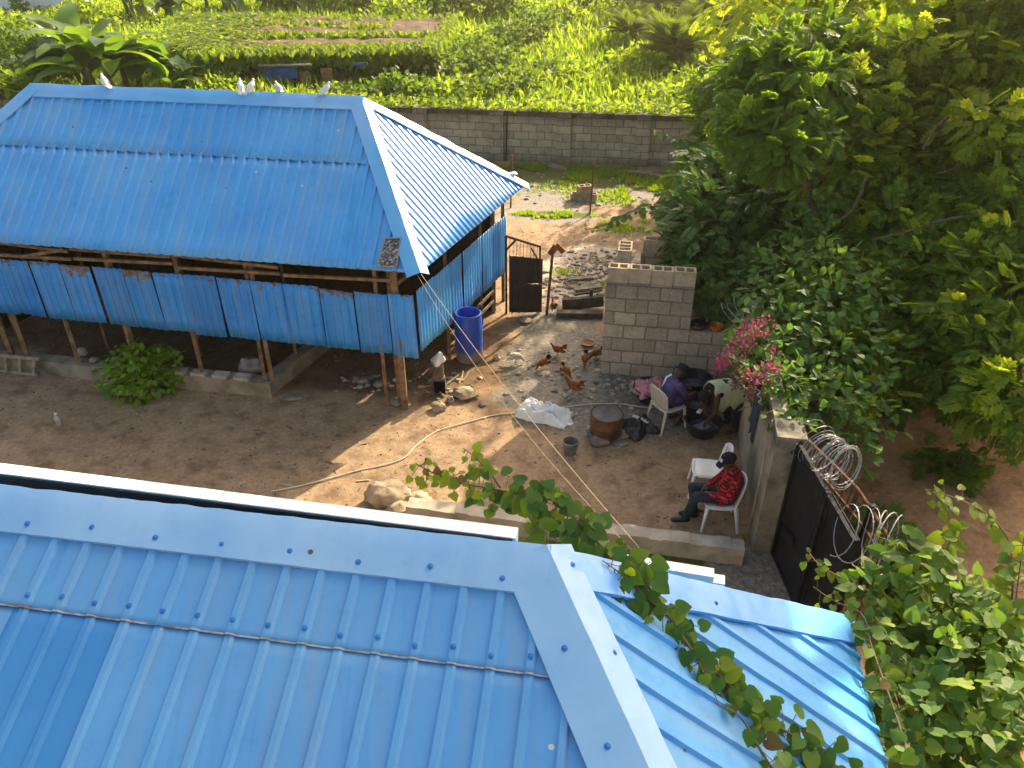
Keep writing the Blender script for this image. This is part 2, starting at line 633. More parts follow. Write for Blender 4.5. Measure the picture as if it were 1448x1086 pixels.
def rdir(n, rng=RNG):
    return nrm(rng.normal(size=(n, 3)))

def crown(mb, clumps, n, size, tpl, droop=0.35, jit=0.5, up=0.55, mi=0, inner=0.5, sv=0.4, flat=1.0, rng=RNG):
    """clumps: (centre, radius or radii). Leaves on ragged shells."""
    for c, r in clumps:
        rr = np.array([r, r, r * flat]) if np.isscalar(r) else np.array(r, float)
        m = max(4, int(n * (float(np.mean(rr)) ** 2)))
        d = rdir(m, rng)
        rad = inner + (1.08 - inner) * rng.random(m) ** 0.55
        # ragged: sub-lobes
        lob = 1 + 0.28 * np.sin(d[:, 0] * 5.1 + c[0] * 3) * np.sin(d[:, 1] * 4.3 + c[1] * 5) + 0.16 * np.sin(d[:, 2] * 9 + c[2] * 7)
        P = np.asarray(c) + d * rr * (rad * lob)[:, None]
        D = d * 0.8 + rdir(m, rng) * jit + np.array([0, 0, -droop])
        N = np.array([0, 0, up]) + d * 0.6 + rdir(m, rng) * 0.45
        strew(mb, P, D, N, size * (1 + sv * (rng.random(m) * 2 - 1)), tpl, mi)

def wiggle(a, b, n=6, amp=0.1, rng=RNG):
    a = np.asarray(a, float); b = np.asarray(b, float)
    t = np.linspace(0, 1, n)[:, None]
    p = a + (b - a) * t
    p[1:-1] += rng.normal(size=(n - 2, 3)) * amp * np.linalg.norm(b - a) * 0.3
    return p

def spline(pts, n=40):
    pts = np.asarray(pts, float)
    if len(pts) < 3:
        t = np.linspace(0, 1, n)[:, None]
        return pts[0] + (pts[-1] - pts[0]) * t
    P = np.vstack([2 * pts[0] - pts[1], pts, 2 * pts[-1] - pts[-2]])
    out = []
    segs = len(pts) - 1
    for u in np.linspace(0, segs - 1e-6, n):
        i = int(u); t = u - i
        p0, p1, p2, p3 = P[i:i + 4]
        out.append(0.5 * ((2 * p1) + (-p0 + p2) * t + (2 * p0 - 5 * p1 + 4 * p2 - p3) * t * t + (-p0 + 3 * p1 - 3 * p2 + p3) * t ** 3))
    return np.array(out)

def corrugated(mb, poly, down, pitch, prof, nv=10, off=0.0, wob=0.003, lift=0.0, mi=0, seed=0.0):
    """ribbed sheet filling the flat convex outline poly, ribs running along down.
    prof: list of (fraction of pitch, height)"""
    poly = np.asarray(poly, float)
    n = unit(np.cross(poly[1] - poly[0], poly[2] - poly[0]))
    if n[2] < 0 or (abs(n[2]) < 0.05 and np.dot(n, EYEV - poly[0]) < 0):
        n = -n
    v = unit(down - n * np.dot(down, n))
    u = unit(np.cross(n, v))
    o = poly[0]
    uv = np.stack([(poly - o) @ u, (poly - o) @ v], 1)
    u0, u1 = uv[:, 0].min(), uv[:, 0].max()
    us = set()
    k0 = math.floor((u0 - off) / pitch) - 1
    k1 = math.ceil((u1 - off) / pitch) + 1
    for k in range(k0, k1 + 1):
        for fr, h in prof:
            x = off + (k + fr) * pitch
            if u0 < x < u1:
                us.add(round(x, 5))
    for x in uv[:, 0]:
        us.add(round(float(np.clip(x, u0 + 1e-4, u1 - 1e-4)), 5))
    us = sorted(us)
    xs = [fr for fr, h in prof] + [1.0 + prof[0][0]]
    hs = [h for fr, h in prof] + [prof[0][1]]
    rows = []
    for x in us:
        lo, hi = 1e9, -1e9
        for i in range(len(uv)):
            a, b = uv[i], uv[(i + 1) % len(uv)]
            if (a[0] - x) * (b[0] - x) <= 0 and abs(a[0] - b[0]) > 1e-9:
                y = a[1] + (b[1] - a[1]) * (x - a[0]) / (b[0] - a[0])
                lo, hi = min(lo, y), max(hi, y)
        fr = ((x - off) / pitch) % 1.0
        if fr < xs[0]:
            fr += 1
        h = float(np.interp(fr, xs, hs))
        row = []
        for j in range(nv + 1):
            y = lo + (hi - lo) * j / nv
            w = wob * mnoise.noise(Vector((x * 1.3 + seed, y * 1.9, seed))) + wob * .5 * mnoise.noise(Vector((x * 5 + seed, y * 4, seed)))
            row.append(o + u * x + v * y + n * (h + w + lift))
        rows.append(row)
    mb.grid(rows, mi)
    return n, u, v
# ------------------------------------------------------------------ light, sky, camera
SUN_AZ, SUN_EL = math.radians(36), math.radians(31)
world = bpy.data.worlds.new("World")
SC.world = world
world.use_nodes = True
wn = world.node_tree
sky = wn.nodes.new('ShaderNodeTexSky')
sky.sky_type = 'NISHITA'
sky.sun_disc = False
sky.sun_elevation = SUN_EL
sky.sun_rotation = SUN_AZ
sky.dust_density = 5.0
sky.air_density = 1.0
bg = wn.nodes['Background']
bg.inputs['Strength'].default_value = 0.15
hz = wn.nodes.new('ShaderNodeMix')           # warm dusty air over the whole sky
hz.data_type = 'RGBA'; hz.blend_type = 'MULTIPLY'; hz.inputs[0].default_value = 1.0
hz.inputs[7].default_value = (1.12, 1.0, 0.84, 1)
wn.links.new(sky.outputs[0], hz.inputs[6])
wn.links.new(hz.outputs[2], bg.inputs['Color'])
sl = bpy.data.lights.new('sun', 'SUN')
sl.energy = 4.6
sl.angle = math.radians(0.6)
sl.color = (1.0, 0.83, 0.58)
so = bpy.data.objects.new('sun', sl)
COL.objects.link(so)
sdir = Vector((math.cos(SUN_EL) * math.sin(SUN_AZ), math.cos(SUN_EL) * math.cos(SUN_AZ), math.sin(SUN_EL)))
so.rotation_euler = sdir.to_track_quat('Z', 'Y').to_euler()
so.location = (30, 45, 40)

cam = bpy.data.cameras.new('camera')
cam.sensor_fit = 'HORIZONTAL'
cam.sensor_width = 36
cam.lens = 36 * F_PX / 1448
cam.clip_start = 0.05
cam.clip_end = 2000
co = bpy.data.objects.new('camera', cam)
COL.objects.link(co)
co.location = (0, 0, EYE)
co.rotation_euler = (math.pi / 2 - TILT, 0, 0)
SC.camera = co
SC.view_settings.view_transform = 'Standard'
SC.view_settings.look = 'None'
SC.view_settings.exposure = 1.45
SC.view_settings.gamma = 1
SC.cycles.max_bounces = 8
SC.cycles.transparent_max_bounces = 8
SC.cycles.use_denoising = True

# ------------------------------------------------------------------ ground
WB0, WB1 = U(560, 221), U(990, 238)
WU = unit((WB1 - WB0) * [1, 1, 0])
WV = np.array([-WU[1], WU[0], 0])

def field_h(d):
    """height of the land d metres beyond the boundary wall"""
    d = np.asarray(d, float)
    h = 1.0 + 0.012 * np.clip(d, 0, 30) + 0.05 * np.clip(d - 30, 0, 150) + 0.10 * np.clip(d - 180, 0, 400)
    return h

def _vn(x, y, s, seed):
    """cheap smooth value noise"""
    x = x * s; y = y * s
    xi, yi = np.floor(x), np.floor(y)
    fx, fy = x - xi, y - yi
    fx, fy = fx * fx * (3 - 2 * fx), fy * fy * (3 - 2 * fy)
    def h(a, b):
        q = np.sin(a * 127.1 + b * 311.7 + seed * 74.7) * 43758.5453
        return q - np.floor(q)
    return (h(xi, yi) * (1 - fx) * (1 - fy) + h(xi + 1, yi) * fx * (1 - fy) + h(xi, yi + 1) * (1 - fx) * fy + h(xi + 1, yi + 1) * fx * fy)

def fbm(x, y, s, seed, o=4):
    a, t, r = 1.0, 0.0, 0.0
    for i in range(o):
        r = r + a * _vn(x, y, s * 2 ** i, seed + i * 17)
        t += a
        a *= 0.5
    return r / t

def ground_z(x, y):
    x = np.asarray(x, float); y = np.asarray(y, float)
    d = (x - WB0[0]) * WV[0] + (y - WB0[1]) * WV[1]
    yard = 0.05 * (fbm(x, y, .8, 3) - .5) + 0.025 * (fbm(x, y, 5, 9) - .5)
    # the bank on the far side of the compound wall
    rx = np.clip(x - 3.6, 0, 60)
    bank = 0.14 * rx * np.clip(rx, 0, 1) / (1 + rx * .06) + 0.35 * (fbm(x, y, .7, 5) - .5) * np.clip(rx, 0, 1)
    yard = yard + np.where(x > 3.6, bank, 0)
    fld = field_h(d) + 0.45 * (fbm(x, y, .12, 21) - .5) + 0.15 * (fbm(x, y, .6, 31) - .5) + np.where(x > 3.6, bank * .5, 0)
    k = np.clip((d - 0.06) / 0.06, 0, 1)
    return yard * (1 - k) + fld * k

def axis_pts(segs):
    out = []
    for a, b, st in segs:
        out += list(np.arange(a, b - 1e-6, st))
    out.append(segs[-1][1])
    return np.array(out)

ga = axis_pts([(-500, -60, 40), (-60, -16, 3), (-16, -8, .25), (-8, 9, .07), (9, 16, .3), (16, 60, 3), (60, 500, 40)])
gb = axis_pts([(-40, -19, 3), (-19, -17, .3), (-17, -1, .07), (-1, -.1, .1), (-.1, .3, .05), (.3, 8, .3), (8, 40, 1.0), (40, 200, 8), (200, 900, 50)])
AA, BB = np.meshgrid(ga, gb, indexing='ij')
GX = WB0[0] + AA * WU[0] + BB * WV[0]
GY = WB0[1] + AA * WU[1] + BB * WV[1]
GZ = ground_z(GX, GY)
gm = MB().grid(np.stack([GX, GY, GZ], -1))

def blot(p, rx, ry, ang=0.0, soft=0.5):
    dx, dy = GX - p[0], GY - p[1]
    c, s = math.cos(ang), math.sin(ang)
    q = np.sqrt(((dx * c + dy * s) / rx) ** 2 + ((-dx * s + dy * c) / ry) ** 2)
    q = q + 0.55 * (fbm(GX, GY, 2.2, 77, 4) - .5)
    return np.clip((1 + soft / 2 - q) / soft, 0, 1)

wet = np.maximum.reduce([blot(U(812, 530), 1.15, 1.5, .2), blot(U(790, 470), .7, 1.0), blot(U(870, 590), .7, .45), blot(U(740, 560), .5, .3),
                         0.8 * blot(U(960, 575), 1.0, .7)])
pale = np.maximum.reduce([blot(U(850, 368), 1.1, .8), blot(U(850, 405), 1.3, 1.3), blot(U(800, 400), .8, 1.2)])
grav = np.maximum.reduce([blot(U(830, 262), 2.6, 1.6, -.1), .6 * blot(U(770, 300), 1.5, .8)])
moss = np.maximum.reduce([.8 * blot(U(930, 795), 1.6, .25, YAW, 1.2), .8 * blot(U(800, 250), 4, .8, YAW), .6 * blot(U(780, 303), 1.2, .3)])
DD = (GX - WB0[0]) * WV[0] + (GY - WB0[1]) * WV[1]
soil = np.maximum(np.clip((DD - .1) / .1, 0, 1), np.maximum(np.clip((GX - 10.5 + 3 * (fbm(GX, GY, .4, 91) - .5)) / 1.5, 0, 1), np.clip((-13 - GX + 3 * (fbm(GX, GY, .4, 92) - .5)) / 1.5, 0, 1)))
bank = np.clip((GX - 3.5 - .4 * (fbm(GX, GY, 1.2, 13) - .5)) / .3, 0, 1) * np.clip((17 - GY) / 2, 0, 1)
conc = blot(U(1060, 815), .45, .55)
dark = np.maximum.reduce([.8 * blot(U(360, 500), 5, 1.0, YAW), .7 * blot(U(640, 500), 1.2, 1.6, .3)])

def ground_material():
    m, nt, out = _new('packed earth')
    b = principled(nt, out, 0.95, 0.15)
    a1 = nt.nodes.new('ShaderNodeAttribute'); a1.attribute_name = 'cover_a'
    a2 = nt.nodes.new('ShaderNodeAttribute'); a2.attribute_name = 'cover_b'
    s1 = nt.nodes.new('ShaderNodeSeparateColor'); s2 = nt.nodes.new('ShaderNodeSeparateColor')
    _l(nt, a1.outputs['Color'], s1.inputs[0]); _l(nt, a2.outputs['Color'], s2.inputs[0])
    n1 = noise_node(nt, 0.9, 8, rough=0.65)
    n2 = noise_node(nt, 14, 8, rough=0.7)
    n3 = noise_node(nt, 60, 4, rough=0.6)
    earth = ramp(nt, n1.outputs['Fac'], [(0.30, (0.175, 0.122, 0.078)), (0.5, (0.285, 0.198, 0.125)), (0.7, (0.36, 0.258, 0.165))])
    earth = mixc(nt, 0.55, earth, ramp(nt, n2.outputs['Fac'], [(0.3, (0.15, 0.104, 0.068)), (0.52, (0.285, 0.20, 0.125)), (0.72, (0.40, 0.30, 0.20))]))
    n4 = noise_node(nt, 3.2, 6, rough=0.6)
    earth = mixc(nt, 1.0, earth, ramp(nt, n4.outputs['Fac'], [(0.34, (0.66, 0.62, 0.58)), (0.5, (1, 1, 1)), (0.68, (1.22, 1.2, 1.16))]), 'MULTIPLY')
    earth = mixc(nt, a1.outputs['Alpha'], earth, mixc(nt, 1.0, earth, (1.25, 1.0, 0.78), 'MULTIPLY'))
    n5 = noise_node(nt, 130, 3, rough=0.6)
    earth = mixc(nt, 1.0, earth, ramp(nt, n5.outputs['Fac'], [(0.32, (0.70, 0.70, 0.70)), (0.68, (1.3, 1.3, 1.3))]), 'MULTIPLY')
    wetc = ramp(nt, n2.outputs['Fac'], [(0.30, (0.085, 0.070, 0.054)), (0.52, (0.165, 0.146, 0.12)), (0.70, (0.33, 0.30, 0.255))])
    palec = ramp(nt, n2.outputs['Fac'], [(0.34, (0.22, 0.165, 0.115)), (0.5, (0.42, 0.35, 0.27)), (0.66, (0.58, 0.51, 0.42))])
    gravc = ramp(nt, n3.outputs['Fac'], [(0.34, (0.13, 0.115, 0.10)), (0.66, (0.36, 0.33, 0.29))])
    mossc = ramp(nt, n2.outputs['Fac'], [(0.34, (0.05, 0.05, 0.018)), (0.66, (0.11, 0.125, 0.03))])
    soilc = ramp(nt, n1.outputs['Fac'], [(0.34, (0.05, 0.07, 0.018)), (0.52, (0.085, 0.11, 0.022)), (0.7, (0.20, 0.16, 0.075))])
    concc = ramp(nt, n2.outputs['Fac'], [(0.34, (0.11, 0.09, 0.07)), (0.66, (0.30, 0.27, 0.225))])
    brk = math_n(nt, 'SUBTRACT', n2.outputs['Fac'], 0.5)
    def m_(sock):
        q = math_n(nt, 'ADD', sock, math_n(nt, 'MULTIPLY', brk, 0.9))
        return ramp(nt, q, [(0.30, (0, 0, 0)), (0.62, (1, 1, 1))])
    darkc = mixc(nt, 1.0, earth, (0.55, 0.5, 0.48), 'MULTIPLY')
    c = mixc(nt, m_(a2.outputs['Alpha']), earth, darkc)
    c = mixc(nt, m_(s1.outputs[2]), c, gravc)
    c = mixc(nt, m_(s1.outputs[1]), c, palec)
    c = mixc(nt, m_(s1.outputs[0]), c, wetc)
    c = mixc(nt, m_(s2.outputs[0]), c, mossc)
    c = mixc(nt, m_(s2.outputs[2]), c, concc)
    c = mixc(nt, s2.outputs[1], c, soilc)
    v = nt.nodes.new('ShaderNodeTexVoronoi')
    tc = nt.nodes.new('ShaderNodeTexCoord')
    v.inputs['Scale'].default_value = 26
    _l(nt, tc.outputs['Object'], v.inputs['Vector'])
    speck = ramp(nt, v.outputs['Distance'], [(0.10, (1, 1, 1)), (0.16, (0, 0, 0))])
    vs = nt.nodes.new('ShaderNodeSeparateColor')
    _l(nt, v.outputs['Color'], vs.inputs[0])
    pick = math_n(nt, 'GREATER_THAN', vs.outputs[0], 0.80)
    c = mixc(nt, math_n(nt, 'MULTIPLY', math_n(nt, 'MULTIPLY', speck, pick), 0.8), c, mixc(nt, vs.outputs[1], (0.06, 0.045, 0.03), (0.5, 0.44, 0.36)))
    _l(nt, c, b.inputs['Base Color'])
    rr = ramp(nt, m_(s1.outputs[0]), [(0, (0.95,) * 3), (1, (0.62,) * 3)])
    _l(nt, rr, b.inputs['Roughness'])
    h = math_n(nt, 'ADD', math_n(nt, 'ADD', n2.outputs['Fac'], math_n(nt, 'MULTIPLY', n4.outputs['Fac'], 1.6)), math_n(nt, 'MULTIPLY', n3.outputs['Fac'], 0.35))
    bumped(nt, b, h, 0.45, 0.02)
    return m

ground = kind(gm.build('ground', ground_material(), smooth=True, angle=60), 'structure')
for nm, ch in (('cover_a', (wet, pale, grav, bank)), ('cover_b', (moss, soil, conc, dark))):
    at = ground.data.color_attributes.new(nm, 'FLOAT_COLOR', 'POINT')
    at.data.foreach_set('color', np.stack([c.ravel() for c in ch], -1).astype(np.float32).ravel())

# ------------------------------------------------------------------ shared materials
M_TIN = tinmat('blue painted roof sheet', (0.062, 0.345, 0.74), (0.035, 0.27, 0.67), 0.42, (0.16, 0.43, 0.72), 0.5, grime=0.2, streak=(-YAW, (7, .5, .5), .45), droppings=.25)
M_TINCAP = tinmat('pale blue ridge flashing', (0.13, 0.42, 0.76), (0.085, 0.34, 0.72), 0.36, (0.36, 0.52, 0.78), 0.5, grime=0.12)
M_SKIRT = tinmat('blue wall sheet', (0.022, 0.275, 0.74), (0.012, 0.20, 0.63), 0.5, (0.07, 0.35, 0.74), 0.4, rust=0.58, grime=0.35, streak=(0, (9, 9, .6), .4), vary=.16)
M_SKIRT2 = tinmat('rust scabbed blue wall sheet', (0.022, 0.265, 0.72), (0.012, 0.19, 0.61), 0.55, (0.07, 0.34, 0.72), 0.4, rust=0.475, grime=0.35, streak=(0, (9, 9, .6), .4), vary=.16)
M_FRONT = tinmat('faded blue roof sheet', (0.105, 0.345, 0.65), (0.08, 0.295, 0.61), 0.44, (0.19, 0.43, 0.68), 0.45, grime=0.14, nsc=.8, streak=(math.radians(8.3), (11, .8, .8), .38), droppings=.10)
M_FRONTD = tinmat('deeper blue roof sheet', (0.058, 0.275, 0.59), (0.042, 0.23, 0.54), 0.42, (0.10, 0.33, 0.61), 0.3, grime=0.12)
M_FRONTB = tinmat('clear blue roof sheet', (0.075, 0.37, 0.77), (0.05, 0.30, 0.71), 0.52, (0.16, 0.46, 0.78), 0.4, grime=0.2, nsc=2.0, streak=(math.radians(8.3), (.8, 9, .8), .35), droppings=.12, vary=.08)
M_FCAP = tinmat('pale flashing', (0.25, 0.47, 0.72), (0.18, 0.40, 0.68), 0.42, (0.40, 0.57, 0.74), 0.5, grime=0.16, droppings=.10)
M_WOOD = mat('weathered timber', (0.25, 0.165, 0.095), (0.10, 0.062, 0.035), 9, 0.85, 0.2, bump=0.4)
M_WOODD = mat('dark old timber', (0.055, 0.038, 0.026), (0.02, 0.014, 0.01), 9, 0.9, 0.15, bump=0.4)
M_CONC = mat('cast concrete', (0.30, 0.26, 0.205), (0.17, 0.145, 0.11), 4, 0.9, 0.2, bump=0.5, bscale=30, dirt=(0.055, 0.06, 0.035), dscale=1.8, dlo=.52, dhi=.75)
M_CONCL = mat('light concrete', (0.46, 0.42, 0.35), (0.28, 0.245, 0.195), 5, 0.9, 0.2, bump=0.5, bscale=40, dirt=(0.12, 0.11, 0.08), dscale=2.5, dlo=.55, dhi=.75)
M_RENDER = mat('stained cement render', (0.36, 0.315, 0.245), (0.235, 0.20, 0.15), 3.2, 0.9, 0.2, bump=0.5, bscale=35, dirt=(0.045, 0.04, 0.028), dscale=1.3, dlo=.50, dhi=.78)
M_BLOCK = blockmat('sandcrete blocks', (0.47, 0.40, 0.305), (0.30, 0.25, 0.185), (0.21, 0.175, 0.13), .335, .225, stain=.5, topz=[(1.05, 2.0)])
M_BLOCKT = mat('bare hollow block', (0.42, 0.34, 0.235), (0.27, 0.215, 0.15), 8, 0.95, 0.15, bump=0.5, bscale=50)
M_BACKW = blockmat('grey boundary blocks', (0.45, 0.385, 0.295), (0.31, 0.262, 0.20), (0.17, 0.145, 0.11), .44, .215, stain=.5, topz=[(0.95, 1.55), (0.30, -0.15)])
M_WHITE = mat('white painted metal', (0.80, 0.83, 0.86), (0.66, 0.70, 0.75), 5, 0.4, 0.5, dirt=(0.45, 0.45, 0.43), dscale=4, dlo=.6, dhi=.8)
M_BLACK = mat('black metal', (0.018, 0.018, 0.021), (0.010, 0.010, 0.012), 8, 0.5, 0.4)
M_PLASTIC = mat('white plastic', (0.78, 0.77, 0.74), (0.64, 0.63, 0.60), 5, 0.38, 0.5)
M_RUST = mat('rusty iron', (0.20, 0.095, 0.05), (0.07, 0.035, 0.022), 14, 0.85, 0.25, bump=0.5)
M_STONE = mat('pale field stone', (0.42, 0.335, 0.225), (0.22, 0.17, 0.11), 6, 0.92, 0.2, bump=0.7, bscale=18)
M_STONEG = mat('grey stone', (0.26, 0.23, 0.19), (0.12, 0.105, 0.085), 7, 0.92, 0.2, bump=0.7, bscale=18)
M_BARK = mat('pale bark', (0.16, 0.115, 0.07), (0.065, 0.045, 0.028), 9, 0.9, 0.2, bump=0.6)
M_STEM = mat('green brown stem', (0.17, 0.12, 0.055), (0.09, 0.07, 0.03), 9, 0.8, 0.3)

PROF_F = [(0.0, 0.0), (0.34, 0.0), (0.42, 0.022), (0.58, 0.022), (0.66, 0.0)]
PROF_B = [(0.0, 0.0), (0.30, 0.0), (0.40, 0.024), (0.60, 0.024), (0.70, 0.0)]
PROF_H = [(0.0, 0.0), (0.16, 0.0), (0.36, 0.020), (0.64, 0.020), (0.84, 0.0)]
PROF_S = [(0.0, 0.0), (0.30, 0.0), (0.42, 0.018), (0.58, 0.018), (0.70, 0.0)]

def planes_dir(d, n):
    a = unit(np.cross(d, n))
    return a if a[2] < 0 else -a

def flashing(mb, p0, p1, nA, nB, wA, wB, lift=0.034, lip=0.014, seg=26, rough=0.004, seed=0.0, round_top=0.0):
    """folded cap over an edge p0-p1 with a leg lying on each roof plane"""
    p0, p1 = np.asarray(p0, float), np.asarray(p1, float)
    d = unit(p1 - p0)
    a, b = planes_dir(d, nA), planes_dir(d, nB)
    rows = []
    for i in range(seg + 1):
        t = i / seg
        p = p0 + (p1 - p0) * t
        w1 = rough * mnoise.noise(Vector((t * seg * .35 + seed, 0.3, 1)))
        w2 = rough * mnoise.noise(Vector((t * seg * .35 + seed, 4.3, 2)))
        w3 = rough * mnoise.noise(Vector((t * seg * .6 + seed, 8.3, 3)))
        mid = unit(nA + nB)
        rows.append([p + a * wA + nA * (lift - lip - .004 + w1), p + a * (wA - .002) + nA * (lift + w1), p + a * wA * .52 + nA * (lift + .004 + w3 * 1.5),
                     p + a * .03 + nA * (lift + .008 + w2), p + mid * (lift + .012 + w2), p + b * .03 + nB * (lift + .008 + w2), p + b * wB * .52 + nB * (lift + .004 + w2 * 1.5),
                     p + b * (wB - .002) + nB * (lift + w3), p + b * wB + nB * (lift - lip - .004 + w3)])
    mb.grid(rows)
    return a, b

def screw(p, n, parent, m, r=0.0165):
    x = unit(np.cross(n, [0.3, 0.9, 0.1])); y = np.cross(n, x)
    mb = MB().lathe([(r, -.001), (r * 1.02, .003), (r * .72, .0055), (r * .66, .0045), (r * .42, .006), (r * .40, .012), (r * .22, .013)], p, 12, ax=(x, y, n))
    return mb.build('roof_screw', m, parent, smooth=True)

# ------------------------------------------------------------------ the long barn with the blue hip roof
EZ = 2.35
RZ = 4.05
Rr = U(510, 141, RZ)
Lr = U(46, 123, RZ)
Lr = Rr - E1 * np.linalg.norm(Lr - Rr)
Cc = U(593, 387, EZ)
Kr = U(743, 262, EZ)
Lc = Cc - E1 * 8.3
Lk = Kr - E1 * 8.3
BASE = U(575, 578)
barn = thing('open_barn', 'long open sided barn with a blue corrugated hip roof and a skirt of blue sheets', 'barn', (BASE[0], BASE[1], 0))
nF = unit(np.cross(Cc - Lc, Rr - Lc)); nF = nF if nF[2] > 0 else -nF
nH = unit(np.cross(Kr - Cc, Rr - Cc)); nH = nH if nH[2] > 0 else -nH
nK = unit(np.cross(Lk - Kr, Rr - Kr)); nK = nK if nK[2] > 0 else -nK
nL = unit(np.cross(Lc - Lk, Lr - Lk)); nL = nL if nL[2] > 0 else -nL
dF = planes_dir(E1, nF); dH = planes_dir(unit(Kr - Cc), nH); dK = planes_dir(E1, nK); dL = planes_dir(unit(Lk - Lc), nL)
def lerp(a, b, t): return a + (b - a) * t
t_lap = 0.40
A1, A2 = lerp(Lr, Lc, t_lap), lerp(Rr, Cc, t_lap)
mb = MB()
corrugated(mb, [Lr, Rr, A2, A1], dF, .165, PROF_B, 6, wob=.012, lift=.006, seed=1)
mb.build('roof_upper_sheets', M_TIN, barn, smooth=True, angle=20, solid=.001)
mb = MB()
B1, B2 = lerp(Lr, Lc, t_lap - .02), lerp(Rr, Cc, t_lap - .02)
corrugated(mb, [B1, B2, Cc, Lc], dF, .165, PROF_B, 8, wob=.012, seed=5)
mb.build('roof_lower_sheets', M_TIN, barn, smooth=True, angle=20, solid=.001)
mb = MB()
corrugated(mb, [Rr, Cc, Kr], dH, .125, PROF_H, 8, wob=.008, seed=9)
M_TINH = tinmat('pale blue hip sheet', (0.13, 0.35, 0.74), (0.085, 0.28, 0.68), 0.34, (0.3, 0.48, 0.76), 0.4, grime=.12)
mb.build('roof_hip_sheets', M_TINH, barn, smooth=True, angle=20, solid=.001)
mb = MB()
corrugated(mb, [Rr, Kr, Lk, Lr], dK, .165, PROF_B, 5, seed=13)
corrugated(mb, [Lr, Lc, Lk], dL, .165, PROF_B, 5, seed=17)
mb.build('roof_rear_sheets', M_TIN, barn, smooth=True, angle=20, solid=.001)
mb = MB()
flashing(mb, Lr - E1 * .05, Rr + E1 * .06, nF, nK, .20, .16, lift=.042, rough=.014, seg=60)
mb.build('ridge_cap', M_TINCAP, barn, smooth=True, angle=35)
mb = MB(); flashing(mb, Rr, Cc + unit(Cc - Rr) * .02, nF, nH, .17, .13, lift=.046, rough=.01, seg=40, seed=3); mb.build('hip_cap', M_TINCAP, barn, smooth=True)
mb = MB(); flashing(mb, Rr, Kr + unit(Kr - Rr) * .02, nH, nK, .12, .16, lift=.046, rough=.012, seg=40, seed=6); mb.build('hip_cap', M_TINCAP, barn, smooth=True)
mb = MB(); flashing(mb, Lr, Lc, nF, nL, .17, .13, lift=.046, rough=.01, seg=30, seed=8); mb.build('hip_cap', M_TINCAP, barn, smooth=True)
mb = MB(); flashing(mb, Lr, Lk, nK, nL, .17, .13, lift=.046, rough=.01, seg=30, seed=9); mb.build('hip_cap', M_TINCAP, barn, smooth=True)

# wall lines under the eaves
W0 = np.array([BASE[0], BASE[1], 0.0])
sideD = unit((Kr - Cc) * [1, 1, 0])
SIDEL = np.linalg.norm(Kr - Cc) - .42
W1 = W0 + sideD * SIDEL
WL = W0 - E1 * 8.0
WK = W1 - E1 * 8.0
FN = -E2                                             # facing the yard
SN = unit(np.cross(sideD, UP)); SN = SN if SN[0] > 0 else -SN
def front_u(px, py, z=0.0):
    q = hit(px, py, W0, FN)
    return np.dot(q - W0, E1), q[2]
# front skirt: each sheet its own piece
gaps = [-30, 3, 43, 84, 130, 174, 216, 259, 306, 353, 400, 451, 500, 548, 586]
def ytop(x): return 364 + (416 - 364) * x / 586
def ybot(x): return 441 + (503 - 441) * x / 586
rng = np.random.default_rng(3)
for i in range(len(gaps) - 1):
    xa, xb = gaps[i] + (.8 if i else 0), gaps[i + 1] - .8
    ua, za = front_u(xa, ytop(xa)); ub, zb = front_u(xb, ytop(xb))
    _, ya = front_u(xa + 8, ybot(xa)); _, yb = front_u(xb + 8, ybot(xb))
    dz = rng.normal() * .012
    lean = rng.normal() * .006 + 0.01
    P = [W0 + E1 * ua + UP * (za + dz), W0 + E1 * ub + UP * (zb + dz + rng.normal() * .012), W0 + E1 * (ub + lean) + UP * (yb + rng.normal() * .015), W0 + E1 * (ua + lean) + UP * (ya + rng.normal() * .012)]
    off = FN * (0.025 + .012 * (i % 2))
    P = [p + off for p in P]
    mb = MB()
    corrugated(mb, P, -UP, .12, PROF_S, 5, off=.03 * i, wob=.012, seed=i * 2.3)
    o = mb.build('skirt_sheet', M_SKIRT2 if i in (3, 5, 11) else M_SKIRT, barn, smooth=True, angle=20, solid=.0012)
# side skirt
def side_s(px, py):
    q = hit(px, py, W0, SN)
    return np.dot(q - W0, sideD), q[2]
sg = [586, 611, 632, 650, 664, 678, 690, 702, 713]
for i in range(len(sg) - 1):
    xa, xb = sg[i], sg[i + 1] - .4
    f = lambda x: (x - 586) / (713 - 586)
    yt = lambda x: 411 + (303 - 411) * f(x)
    yb_ = lambda x: 503 + (383 - 503) * f(x)
    sa, za = side_s(xa, yt(xa)); sb, zb = side_s(xb, yt(xb))
    _, qa = side_s(xa, yb_(xa)); _, qb = side_s(xb, yb_(xb))
    za, zb = min(za, 2.34), min(zb, 2.34)
    P = [W0 + sideD * sa + UP * za, W0 + sideD * sb + UP * zb, W0 + sideD * sb + UP * (qb + rng.normal() * .01), W0 + sideD * sa + UP * qa]
    P = [p + SN * (.03 + .01 * (i % 2)) for p in P]
    mb = MB(); corrugated(mb, P, -UP, .10, PROF_S, 5, off=.02 * i, wob=.01, seed=40 + i * 1.7)
    M_SIDE = M_SKIRT2 if i == 6 else M_FRONTB
    mb.build('skirt_sheet', M_SIDE, barn, smooth=True, angle=20, solid=.0012)
